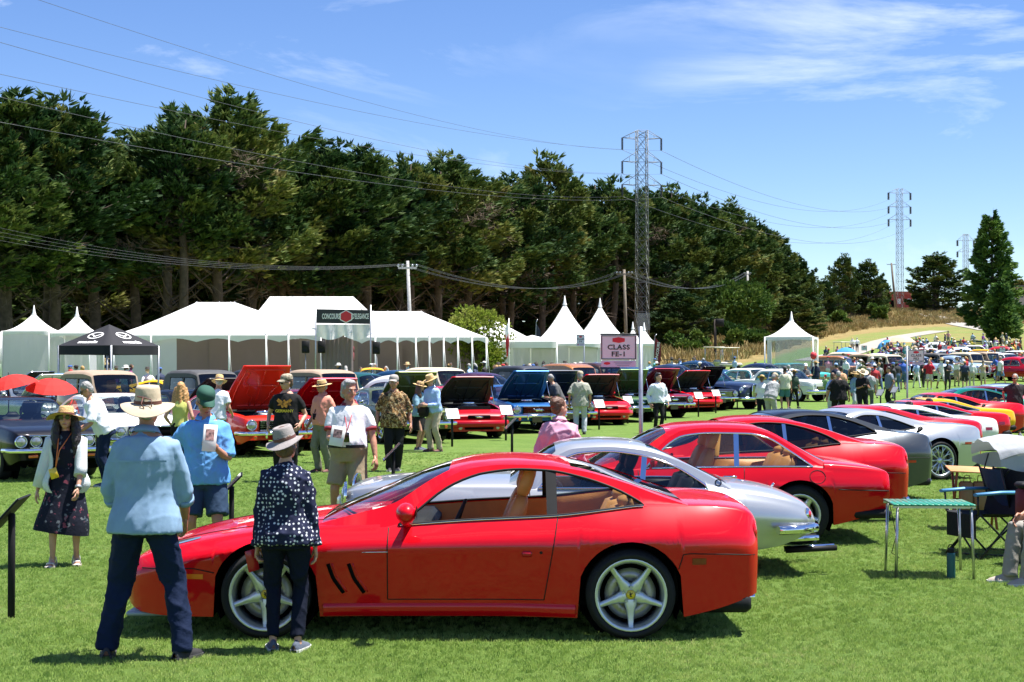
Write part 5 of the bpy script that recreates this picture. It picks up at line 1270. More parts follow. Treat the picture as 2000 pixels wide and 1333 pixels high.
def build_550(pos,hd):
    S=gt550();c=Car(S);o=car_root('sports_coupe','large red sports coupe nearest the viewer, five spoke wheels and tan seats','car',pos,hd,S['L'],'sports coupes in the near row')
    S['gh']['open']=True
    mb=MB();c.body(mb);c.greenhouse(mb,o,gl=CLEAR);mb.build('body',[RED,DARK],o);c.under(o)
    c.door(o,RED,(1.92,1.915),(3.12,3.02),.275,None,None)
    for sg in (-1,1):
        a=c.side_pt(2.90,.605,sg,.004);h=MB().box(tuple(a),(.075,.03,.045),bev=.012);h.build('door_handle',RED2,o)
        b=c.side_pt(3.0,.615,sg,.002);h=MB();lens(h,tuple(b),.012,(0,sg,0));h.build('door_lock',BLACK,o)
        # slanted gill slots behind the front wheel
        for x0 in (1.50,1.645):
            v=MB();q=c.seam([(x0,.535),(x0+.035,.43),(x0+.105,.325)],.017,-.006,sg,10);v.add(q.v,q.f);q=c.seam([(x0+.028,.535),(x0+.063,.43),(x0+.13,.33)],.007,.001,sg,10);v2=MB();v2.add(q.v,q.f)
            k=v.build('side_vent',DARK,o);v2.build('vent_lip',RED,k)
        # bonnet and bumper joints
        t=MB()
        for pts in ([(.16,.49),(.55,.50),(.70,.47)],[(3.965,.50),(4.0,.61),(4.3,.60),(4.52,.585)]):c.seam(pts,.004,.001,sg).build('bumper_joint',BLACK,o)
        t=MB();pts=[]
        for x in np.linspace(.28,1.78,16):y=.52+.12*sm(.2,1.8,x);pts.append((x,sg*y,c.z_top(x,y)+.0015))
        t.tube(pts,.0035,5);t.build('bonnet_shut_line',BLACK,o)
        m=MB()
        m.grid(c.patch(.50,.62,.425,.46,.004,4,2,sg).v and [[tuple(c.side_pt(x,z,sg,.004)) for x in np.linspace(.50,.62,5)] for z in (.425,.46)],flip=sg == 1);m.build('side_marker',AMBER,o)
        m=MB();m.grid([[tuple(c.side_pt(x,z,sg,.004)) for x in np.linspace(4.06,4.16,5)] for z in (.53,.575)],flip=sg == 1);m.build('rear_marker',mat('dark_red_lens',(.20,.004,.006),.2,coat=1),o)
        # faired headlamp lying on the wing
        hl=MB();rows=[]
        for i in range(9):
            u=i/8;x=.20+.36*u;row=[]
            for j in range(7):
                v=j/6;wd=math.sin(PI*(.12+.80*u))**.6;y=.60+.09*u+(.15)*(v-.35)*wd
                y=min(y,c.shoulder(x)[0]-.004);row.append((x,sg*y,c.z_top(x,y)+.004))
            rows.append(row)
        hl.grid(rows,flip=sg ==-1);hl.build('headlight',LAMP,o)
        # mirror on a stalk
        y=c.side_pt(2.06,.80,sg,-.02);mi=MB();mi.tube([tuple(y),(2.03,sg*1.0,.86)],[.035,.03],8);mi.ball((2.06,sg*1.08,.905),(.072,.115,.072),14,9,M=Matrix.Rotation(sg*-.15,3,'Z'));k=mi.build('side_mirror',RED,o)
        g=MB();g.grid([[(2.133,sg*(1.08+.09*math.cos(a)*r),.905+.052*math.sin(a)*r) for a in np.linspace(0,2*PI,17)] for r in (.01,1)]);g.build('mirror_glass',CHROME,k)
        # round tail lamps
        for yy in (.50,.68):
            r_=MB();lens(r_,(4.535,sg*yy,.745),.075,(1,0,.1));k=r_.build('tail_light',REDLENS,o);r2=MB();ring(r2,(4.53,sg*yy,.745),.078,(1,0,.1),.010);r2.build('lamp_ring',RED,k)
        for yy in (.42,.56):MB().tube([(4.25,sg*yy,.25),(4.555,sg*yy,.25)],.04,12,caps=False).build('exhaust_pipe',CHROME,o)
        # badge and thin brightwork
        e=MB();q=c.seam([(1.74,.615),(1.92,.618)],.0035,.003,sg,6);e.add(q.v,q.f);e.build('script_badge',CHROME,o)
        br=MB();pts=[(x,-c.y_gh(x,float(S['zs'](x))+.004)*-sg-0,float(S['zs'](x))+.006) for x in np.linspace(2.0,3.73,24)];br.tube([(x,sg*(abs(y)+.006),z) for x,y,z in pts],.0075,5);br.build('sill_brightwork',CHROME,o)
        # rocker skirt
        sk=MB();sk.grid([[tuple(c.side_pt(x,z,sg,d)) for x in np.linspace(1.46,3.24,20)] for z,d in ((.245,.002),(.225,.022),(.16,.018),(.15,-.02))],flip=sg == 1);sk.build('side_skirt',RED,o)
    # nose: mouth, splitter, fog lamps; tail: valance
    n=MB();n.box((.018,0,.36),(.05,1.0,.15),bev=.02);k=n.build('grille_mouth',DARK,o);g=MB()
    for i in range(9):g.box((-.009,-.42+.105*i,.36),(.006,.008,.13))
    g.build('grille_bar',STEEL,k);k['kind']='thing';del k['kind']
    MB().box((.26,0,.152),(.46,1.46,.035),bev=.012).build('front_splitter',mat('grey_splitter',(.28,.33,.38),.4),o)
    for sg in (-1,1):
        f=MB();lens(f,(.03,sg*.60,.335),.06,(-1,sg*.35,0));ff=f.build('fog_light',LAMP,o);r_=MB();ring(r_,(.04,sg*.60,.335),.062,(-1,sg*.35,0));r_.build('lamp_ring',BLACK,ff)
    v=MB();v.box((4.30,0,.235),(.40,1.62,.13),bev=.03);v.build('rear_valance',BLACK,o)
    MB().box((4.548,0,.50),(.012,.52,.13)).build('licence_plate',PAPER,o)
    c.interior(o,TAN,seats=((2.66,2),(3.42,3)),zfl=.22)
    p=MB();M=Matrix.Translation((1.86,-.30,.868)) @ Euler((0,R(-8),.12)).to_matrix().to_4x4();p.box((0,0,0),(.20,.34,.004));p.v=[tuple(M @ Vector(q)) for q in p.v];tag(p.build('paper_sheet',PAPER,o))
    p=MB();M=Matrix.Translation((2.02,-.56,.835)) @ Euler((R(2),R(-10),-.1)).to_matrix().to_4x4();p.box((0,0,0),(.12,.44,.004));p.v=[tuple(M @ Vector(q)) for q in p.v];k=p.build('windshield_card',PAPER,o)
    p=MB();p.box((0,.05,.003),(.05,.15,.002));p.v=[tuple(M @ Vector(q)) for q in p.v];p.build('printed_flag',mat('print_red_blue',(.35,.12,.25),.6,var=.6,nscale=25),k)
    w_=MB();w_.tube([(1.52,-.1,.862),(1.62,-.5,.862),(1.75,-.72,.83)],.010,5);w_.build('wiper',BLACK,o)
    four_wheels(o,c,'star',.245,.252,inset=.005)
    finish_car(o,S['L']);return o
build_550((-.52,11.75,0),0)
# ---- silver sixties grand tourer
def classic_gt(pos,hd):
    S=dict(L=4.42,fa=.92,ra=3.40,wr=.32,ar=.36,
        W=pch((0,.50),(.05,.60),(.2,.72),(.6,.80),(1,.82),(2,.82),(3,.83),(3.6,.80),(4.0,.74),(4.25,.66),(4.38,.56),(4.42,.48)),
        zs=pch((0,.70),(.15,.78),(.6,.82),(1.2,.81),(2,.80),(3,.80),(3.5,.785),(3.9,.735),(4.2,.66),(4.36,.585),(4.42,.52)),
        zc=pch((0,.72),(.2,.83),(.7,.89),(1.6,.91),(2,.89),(3.3,.87),(3.6,.855),(4.0,.80),(4.25,.715),(4.38,.63),(4.42,.56)),
        zb=pch((0,.36),(.3,.24),(3.6,.23),(4.0,.27),(4.42,.40)),zw=pch((0,.5),(1,.55),(3.4,.56),(4.42,.5)),iu=pch((0,.04),(1,.09),(3.4,.10),(4.42,.05)),il=pch((0,.04),(1,.10),(4.42,.08)),
        pu=2.0,pl=1.8,nt=2.3,cut=(1.74,3.40),
        gh=dict(x=(1.44,3.62),xh=2.02,xr=(2.86,3.58),d=(1.86,3.40),bp=[2.80],tum=.44,m=.012,pil=.05,
            ze=pch((1.44,.72),(1.78,.76),(1.9,.92),(2.05,1.11),(2.2,1.165),(2.5,1.18),(2.8,1.155),(3.1,1.07),(3.4,.93),(3.62,.80)),
            zc=pch((1.44,.83),(1.55,.88),(1.85,1.09),(2.02,1.185),(2.2,1.225),(2.5,1.24),(2.75,1.225),(2.95,1.17),(3.3,1.0),(3.6,.862)),
            wt=pch((1.86,.80),(2.0,.98),(2.1,1.075),(2.25,1.125),(2.5,1.14),(2.75,1.115),(3.1,1.01),(3.40,.83)),trim=CHROME,bpm=CHROME,bpw=.05,bprake=.12,trim_r=.012,rgl=TINT))
    c=Car(S);o=car_root('classic_coupe','silver sixties grand tourer with chrome bumpers, between two red coupes','car',pos,hd,S['L'],'sports coupes in the near row')
    mb=MB();c.body(mb);c.greenhouse(mb,o,gl=CLEAR);mb.build('body',[SILVER,DARK],o);c.under(o)
    c.door(o,SILVER,(1.78,1.8),(2.86,2.80),.27,None,(2.68,.66,.13),CHROME)
    for sg in (-1,1):
        h=MB();lens(h,(.08,sg*.58,.74),.10,(-1,sg*.2,.1));k=h.build('headlight',LAMP,o);h=MB();ring(h,(.08,sg*.58,.74),.102,(-1,sg*.2,.1),.016);h.build('lamp_ring',CHROME,k)
        b=MB();b.tube([(4.02,sg*.82,.44),(4.25,sg*.72,.44),(4.40,sg*.58,.44),(4.45,sg*.30,.44)],.042,8,up=(0,0,1));b.build('rear_bumper',CHROME,o)
        b=MB();b.tube([(.45,sg*.86,.42),(.1,sg*.72,.42),(-.03,sg*.45,.42)],.04,8);b.build('front_bumper',CHROME,o)
        t=MB();t.tube([(4.28,sg*.57,.56),(4.36,sg*.55,.56)],[.04,.036],10);k=t.build('tail_light',REDLENS,o);t=MB();ring(t,(4.34,sg*.55,.56),.040,(1,sg*.25,0),.014);t.build('lamp_ring',CHROME,k)
        for d in (0,.12):MB().tube([(4.15,sg*(.36+d),.22),(4.62,sg*(.36+d),.245)],.026,10).build('exhaust_pipe',BLACK if d else CHROME,o)
        m=MB();m.tube([(1.95,sg*.80,.80),(1.96,sg*.90,.87)],.012,6);m.ball((1.97,sg*.92,.89),(.04,.075,.05),10,7);m.build('side_mirror',CHROME,o)
        q=MB();ring(q,tuple(Vector((3.50,sg*(c.y_gh(3.50,.86)+.002),.86))),.022,(0,sg,.3),.008);q.build('air_vent',BLACK,o)
    g=MB();g.box((.0,0,.52),(.05,.70,.17),bev=.02);k=g.build('grille',DARK,o);b=MB()
    for i in range(8):b.box((-.03,-.31+.088*i,.52),(.01,.01,.15))
    for i in range(3):b.box((-.03,0,.47+.05*i),(.01,.66,.01))
    tag(b.build('grille_bar',CHROME,k),kind='stuff')
    l=MB();q=c.z_top(3.95,0);l.lathe([(.001,.004),(.045,.004),(.05,-.004)],16,M=Matrix.Translation((3.82,0,c.z_top(3.82,0))) @ Matrix.Rotation(.22,4,'Y'));l.build('boot_badge',CHROME,o)
    l=MB();l.tube([(4.1,0,c.z_top(4.1,0)),(4.12,0,c.z_top(4.1,0)+.03)],.012,6);l.build('boot_handle',CHROME,o)
    MB().box((4.425,0,.47),(.012,.40,.12)).build('licence_plate',PAPER,o)
    c.interior(o,BLACK,seats=((2.50,2),(3.1,3)),zfl=.22)
    four_wheels(o,c,'cap',.19,.20,inset=.06);finish_car(o,S['L']);return o
classic_gt((.59,14.7,0),0)
# ---- red three-box grand tourer
def notch_gt(name,label,pos,hd,P,L=4.81,leather=TAN,group='sports coupes in the near row',rim='five',gl=CLEAR,roofz=1.0):
    S=dict(L=L,fa=1.13,ra=3.83,wr=.325,ar=.378,
        W=pch((0,.70),(.05,.76),(.3,.84),(1,.89),(2,.895),(3,.90),(4,.89),(4.5,.86),(4.75,.83),(4.81,.80)),
        zs=pch((0,.56),(.1,.62),(1,.73),(2,.80),(3,.825),(3.8,.83),(4.5,.80),(4.78,.765),(4.81,.74)),zc=pch((0,.58),(.1,.66),(1,.79),(1.9,.86),(2.2,.87),(4.1,.90),(4.4,.875),(4.72,.82),(4.79,.79),(4.81,.76)),
        zb=pch((0,.26),(.3,.20),(4.1,.20),(4.5,.28),(4.81,.38)),zw=.60,iu=pch((0,.04),(1,.08),(4.81,.05)),il=.10,pu=1.7,pl=1.5,nt=pch((0,3.5),(4.81,4.5)),cut=(1.92,4.10),
        crease=((.64,.012,.025,.3,4.7),),flare=((1.13,.018,.36),(3.83,.022,.36)),
        gh=dict(x=(1.56,4.22),xh=2.42,xr=(3.42,4.18),d=(2.16,3.98),bp=[3.16],tum=.42,m=.012,pil=.06,sh=.015,
            ze=pch((1.56,.74),(2.06,.80),(2.2,.93),(2.48,1.17),(2.6,1.225),(2.9,1.25),(3.3,1.24),(3.5,1.20),(3.8,1.03),(4.05,.87),(4.22,.80)),
            zc=pch((1.56,.80),(1.62,.85),(2.0,1.05),(2.3,1.20),(2.42,1.245),(2.6,1.28),(3.0,1.30),(3.35,1.285),(3.5,1.25),(3.85,1.07),(4.15,.915),(4.22,.88)),
            wt=pch((2.16,.80),(2.3,.95),(2.5,1.12),(2.6,1.165),(2.9,1.195),(3.3,1.19),(3.5,1.15),(3.75,1.0),(3.98,.84)),trim=CHROME,bpm=CHROME,bpw=.055,bprake=.04,trim_r=.011,rgl=TINT))
    c=Car(S);o=car_root(name,label,'car',pos,hd,L,group)
    mb=MB();c.body(mb);c.greenhouse(mb,o,gl=gl);mb.build('body',[P,DARK],o);c.under(o)
    c.door(o,P,(2.10,2.12),(3.24,3.20),.27,None,(3.08,.735,.15),CHROME)
    for sg in (-1,1):
        t=MB();t.box((4.80,sg*.60,.64),(.03,.34,.13),bev=.01);t.build('tail_light',REDLENS,o)
        h=MB();h.box((.02,sg*.5,.60),(.03,.34,.09),bev=.01);h.build('headlight',LAMP,o)
        lo=MB();a=np.linspace(0,2*PI,21);pts=[tuple(c.side_pt(4.02+.085*math.cos(t_),.735+.07*math.sin(t_),sg,.001)) for t_ in a];lo.tube(pts,.0035,4);lo.build('fuel_flap',BLACK,o)
        b=MB();q=c.seam([(4.24,.60),(4.8,.58)],.006,.002,sg);b.add(q.v,q.f);b.build('bumper_joint',BLACK,o)
        m=MB();m.tube([(2.22,sg*.88,.82),(2.24,sg*.97,.86)],.014,6);m.box((2.25,sg*1.0,.90),(.07,.16,.10),bev=.03);m.build('side_mirror',P,o)
        MB().tube([(4.5,sg*.45,.27),(4.86,sg*.45,.27)],.034,10).build('exhaust_pipe',CHROME,o)
    MB().box((4.62,0,.33),(.42,1.60,.10),bev=.03).build('rear_valance',BLACK,o);MB().box((.0,0,.42),(.06,1.3,.14),bev=.03).build('front_bumper',BLACK,o)
    MB().box((4.825,0,.60),(.012,.42,.12)).build('licence_plate',PAPER,o)
    c.interior(o,leather,seats=((2.72,2),(3.60,3)),zfl=.26)
    four_wheels(o,c,rim,.225,.225,inset=.02);finish_car(o,L);return o
notch=notch_gt('notchback_coupe','red seventies notchback coupe with tan seats and pale five spoke wheel, behind the silver tourer',(1.66,17.35,0),0,RED)
# ---- fastback grand tourers further along
def fast_gt(name,label,pos,P,roofm=None,rim='five',gl=TINT,leather=TAN,hd=0,L=4.72,tailz=0):
    S=gt550();k=L/4.55;S=dict(S)
    sc_=lambda f,sz=1.0,dz=0:(lambda x:np.asarray(f(np.asarray(x)/k))*sz+dz)
    for q in ('W','zs','zc','zb','zw','iu','il','nt'):S[q]=sc_(S[q],{'zs':1.03,'zc':1.03,'zw':1.02}.get(q,1))
    S.update(L=L,fa=S['fa']*k,ra=S['ra']*k,cut=tuple(x*k for x in S['cut']),crease=())
    G=dict(S['gh'])
    for q in ('ze','zc','wt'):G[q]=sc_(G[q],1.03)
    for q in ('x','xr','d'):G[q]=tuple(x*k for x in G[q])
    G['xh'] *= k;G['bp']=[x*k for x in G['bp']];G['bpm']=CHROME;G['bpw']=.045;G['open']=False;S['gh']=G
    c=Car(S);o=car_root(name,label,'car',pos,hd,L,'sports coupes in the near row')
    mb=MB();c.body(mb);c.greenhouse(mb,o,gl=gl,mi_roof=0 if roofm is None else 2);mb.build('body',[P,DARK]+([roofm] if roofm else []),o);c.under(o)
    c.door(o,P,(1.95*k,1.96*k),(3.12*k,3.05*k),.28,None,(2.95*k,.66,.10))
    for sg in (-1,1):
        for yy in (.52,.70):
            t=MB();lens(t,(4.53*k,sg*yy,.765),.072,(1,0,.1));kk=t.build('tail_light',REDLENS,o);t=MB();ring(t,(4.525*k,sg*yy,.765),.074,(1,0,.1),.010);t.build('lamp_ring',P,kk)
        b=MB();q=c.seam([(4.02*k,.62),(4.5*k,.60)],.004,.001,sg);b.add(q.v,q.f);b.build('bumper_joint',BLACK,o)
        m=MB();m.grid([[tuple(c.side_pt(x,z,sg,.004)) for x in np.linspace(4.12*k,4.25*k,4)] for z in (.54,.575)],flip=sg == 1);m.build('rear_marker',REDLENS,o)
        y=c.side_pt(2.06*k,.82,sg,-.02);mi=MB();mi.tube([tuple(y),(2.06*k,sg*1.0,.89)],[.03,.025],6);mi.ball((2.08*k,sg*1.06,.925),(.07,.11,.065),10,7);mi.build('side_mirror',P,o)
        for yy in (.42,.56):MB().tube([(4.30*k,sg*yy,.25),(4.60*k,sg*yy,.25)],.04,10).build('exhaust_pipe',CHROME,o)
        h=MB();lens(h,(.32,sg*.70,.63),.09,(-.7,sg*.3,.7));h.build('headlight',LAMP,o)
    MB().box((4.34*k,0,.26),(.38,1.6,.12),bev=.03).build('rear_valance',BLACK,o)
    c.interior(o,leather,seats=((2.70*k,2),(3.45*k,3)),zfl=.24)
    four_wheels(o,c,rim,.245,.24,inset=.01);finish_car(o,L);return o
fast_gt('fastback_coupe','red fastback coupe with dark windows, third red car from the viewer',(2.55,19.8,0),RED,gl=DTINT)
dg=fast_gt('fastback_coupe','dark grey fastback with black roof squeezed between red and silver cars',(3.62,22.6,0),DGREY,PBLACK,rim='five',gl=DTINT,leather=BLACK,hd=8)
tl=fast_gt('fastback_coupe','teal green fastback beyond the bright red round tailed car',(12.7,44.6,0),TEAL,gl=TINT)
# ---- mid-engined berlinettas
def mid_gt(name,label,pos,P,rim='mesh',gl=TINT,L=4.50,h=1.0,hd=0,leather=BLACK,stripe=None):
    S=dict(L=L,fa=.98,ra=3.56,wr=.335,ar=.385,
        W=pch((0,.55),(.06,.68),(.2,.80),(.6,.90),(1,.945),(1.6,.92),(2.3,.91),(3.0,.95),(3.5,.985),(4.0,.97),(4.35,.91),(4.46,.86),(4.5,.78)),
        zs=pch((0,.42),(.15,.50),(.6,.64),(.98,.715),(1.4,.715),(2.0,.75),(2.6,.80),(3.2,.875),(3.6,.915),(4.0,.905),(4.35,.865),(4.47,.82),(4.5,.76)),
        zc=pch((0,.44),(.2,.56),(.8,.70),(1.2,.77),(1.8,.85),(3.4,.98),(3.8,.965),(4.2,.945),(4.42,.925),(4.48,.87),(4.5,.80)),zb=pch((0,.20),(.3,.15),(4.0,.15),(4.5,.30)),
        zw=pch((0,.35),(1,.6),(2.2,.58),(3.5,.68),(4.5,.62)),iu=pch((0,.04),(1,.14),(2.2,.09),(3.5,.16),(4.5,.06)),il=pch((0,.05),(1,.07),(2.2,.12),(3.5,.06),(4.5,.06)),pu=1.5,pl=1.4,nt=2.5,cut=(1.56,3.3),
        gh=dict(x=(1.08,3.75),xh=2.02,xr=(2.72,3.70),d=(1.60,3.18),bp=[2.52],tum=.60,m=.010,pil=.07,
            ze=pch((1.08,.66),(1.5,.72),(1.6,.77),(1.9,.99),(2.1,1.10),(2.35,1.145),(2.6,1.13),(2.9,1.07),(3.3,.96),(3.75,.86)),zc=pch((1.08,.735),(1.16,.775),(1.6,.98),(1.9,1.11),(2.02,1.15),(2.25,1.195),(2.5,1.20),(2.75,1.16),(3.2,1.05),(3.75,.955)),
            wt=pch((1.60,.73),(1.85,.92),(2.05,1.04),(2.3,1.10),(2.55,1.09),(2.85,1.01),(3.18,.885)),bpw=.05,bpm=CHROME,rgl=DTINT))
    c=Car(S);o=car_root(name,label,'car',pos,hd,L,'sports coupes in the near row')
    mb=MB();c.body(mb);c.greenhouse(mb,o,gl=gl);mb.build('body',[P,DARK],o);c.under(o)
    c.door(o,P,(1.52,1.55),(2.62,2.66),.26,None,(2.5,.64,.09))
    for sg in (-1,1):
        v=MB();a=Vector((3.28,sg*(c.y_gh(3.24,.90)),.90));v.tube([tuple(c.side_pt(3.14,.80,sg,.0)),tuple(c.side_pt(3.26,.87,sg,-.01)),tuple(a)],[.012,.05,.02],8);v.build('air_intake',BLACK,o)
        for yy in (.50,.70):
            t=MB();lens(t,(4.49,sg*yy,.78),.075,(1,0,.15));kk=t.build('tail_light',REDLENS,o);t=MB();ring(t,(4.485,sg*yy,.78),.077,(1,0,.15),.010);t.build('lamp_ring',P,kk)
        b=MB();q=c.seam([(3.98,.60),(4.47,.58)],.004,.001,sg);b.add(q.v,q.f);b.build('bumper_joint',BLACK,o)
        m=MB();m.grid([[tuple(c.side_pt(x,z,sg,.004)) for x in np.linspace(4.05,4.20,4)] for z in (.60,.635)],flip=sg == 1);m.build('rear_marker',REDLENS,o)
        y=c.side_pt(1.72,.75,sg,-.02);mi=MB();mi.tube([tuple(y),(1.72,sg*1.0,.82)],[.03,.025],6);mi.ball((1.74,sg*1.04,.86),(.07,.11,.06),10,7);mi.build('side_mirror',P,o)
        MB().tube([(4.36,sg*.55,.34),(4.58,sg*.55,.34)],.048,10).build('exhaust_pipe',CHROME,o)
        h_=MB();lens(h_,(.42,sg*.74,.60),.10,(-.6,sg*.3,.75));h_.build('headlight',LAMP,o)
    MB().box((4.33,0,.24),(.34,1.6,.14),bev=.03).build('rear_diffuser',BLACK,o)
    c.interior(o,leather,seats=((2.25,2),),zfl=.2)
    four_wheels(o,c,rim,.265,.262,inset=.0);finish_car(o,L);return o
mid_gt('mid_engined_coupe','silver mid engined coupe with many spoked wheels and red seat inside',(5.62,26.2,0),SILVER,leather=MAROON,hd=21)
mid_gt('mid_engined_coupe','red mid engined coupe showing only its tail between silver and white cars',(6.35,28.6,0),RED2,rim='five',hd=18)
mid_gt('mid_engined_coupe','bright red round tailed coupe with black side intake, right of the yellow car',(11.4,41.5,0),RED,rim='mesh',gl=DTINT,hd=14)
# ---- wedge shaped seventies coupes
def wedge(name,label,pos,P,L=4.32,rim='five',gl=TINT,hd=0):
    S=dict(L=L,fa=.92,ra=3.47,wr=.315,ar=.365,
        W=pch((0,.66),(.05,.72),(.4,.80),(1,.86),(2,.865),(3.4,.87),(4.1,.83),(4.28,.79),(4.32,.76)),zs=pch((0,.42),(.1,.46),(.9,.64),(1.5,.71),(2.5,.78),(3.4,.83),(4.0,.80),(4.28,.76),(4.32,.72)),
        zc=pch((0,.44),(.1,.49),(.9,.69),(1.4,.76),(1.8,.80),(3.4,.91),(3.8,.885),(4.24,.85),(4.30,.80),(4.32,.75)),zb=pch((0,.24),(.3,.17),(3.9,.18),(4.32,.34)),zw=.57,iu=pch((0,.03),(1,.07),(4.32,.04)),il=.09,pu=1.6,pl=1.4,nt=pch((0,3),(4.32,4)),cut=(1.50,3.35),
        crease=((.58,.012,.03,.3,4.2),),
        gh=dict(x=(1.10,3.72),xh=1.98,xr=(2.62,3.60),d=(1.64,3.30),bp=[2.50],tum=.46,m=.012,pil=.06,
            ze=pch((1.10,.66),(1.52,.715),(1.66,.80),(1.9,.99),(2.05,1.06),(2.3,1.085),(2.6,1.07),(3.0,.97),(3.4,.86),(3.72,.82)),zc=pch((1.10,.71),(1.2,.775),(1.6,.96),(1.9,1.085),(2.0,1.11),(2.25,1.135),(2.55,1.125),(2.9,1.04),(3.35,.92),(3.72,.89)),
            wt=pch((1.64,.745),(1.85,.91),(2.03,1.015),(2.3,1.04),(2.55,1.02),(2.9,.94),(3.30,.845)),trim=CHROME,bpm=CHROME,bpw=.05,trim_r=.012,rgl=TINT))
    c=Car(S);o=car_root(name,label,'car',pos,hd,L,'sports coupes in the near row')
    mb=MB();c.body(mb);c.greenhouse(mb,o,gl=gl);mb.build('body',[P,DARK],o);c.under(o)
    c.door(o,P,(1.56,1.6),(2.58,2.62),.26,None,(2.45,.68,.10),BLACK)
    for sg in (-1,1):
        m=MB();m.grid([[tuple(c.side_pt(x,z,sg,.004)) for x in np.linspace(3.98,4.14,4)] for z in (.60,.66)],flip=sg == 1);m.build('rear_marker',mat('dark_red_lens',(.20,.004,.006),.2,coat=1),o)
        t=MB();t.box((4.315,sg*.55,.66),(.02,.34,.11),bev=.008);t.build('tail_light',REDLENS,o)
        v=MB();q=c.side_pt(3.25,.80,sg,-.02);v.box((3.3,sg*(abs(q.y)-.02),.845),(.28,.05,.05),bev=.02);v.build('air_intake',BLACK,o)
        mi=MB();mi.box((1.74,sg*.93,.80),(.08,.14,.08),bev=.025);mi.build('side_mirror',P,o)
    MB().box((4.20,0,.40),(.26,1.64,.13),bev=.04).build('rear_bumper',BLACK,o);MB().box((.02,0,.34),(.10,1.4,.10),bev=.03).build('front_bumper',BLACK,o)
    c.interior(o,BLACK,seats=((2.25,2),),zfl=.2,wheel=True)
    four_wheels(o,c,rim,.215,.215,inset=.02);finish_car(o,L);return o
wd=wedge('wedge_coupe','white wedge shaped coupe with chrome window frames',(7.75,31.9,0),PWHITE,hd=14)
CI=index_children()
def again(src,label,pos,recol,hd=None):
    c=copy_tree(src,CI,None,recol);c.location=pos;c['label']=label
    if hd is not None:c.rotation_euler=(0,0,R(hd))
    return c
again(wd,'red wedge coupe immediately beyond the white wedge',(9.0,35.0,0),{'paint_white':RED})
again(wd,'yellow wedge coupe whose tail and flank peep out behind the red wedge',(10.1,38.0,0),{'paint_white':YELLOW})
again(tl,'maroon fastback glimpsed behind the teal car',(14.2,48.4,0),{'paint_teal':MAR})
again(notch,'ice blue notchback coupe near the far end of the near row',(15.9,52,0),{'paint_red':ICE})
again(tl,'black low coupe at the far end of the near row',(17.6,56.5,0),{'paint_teal':PBLACK})

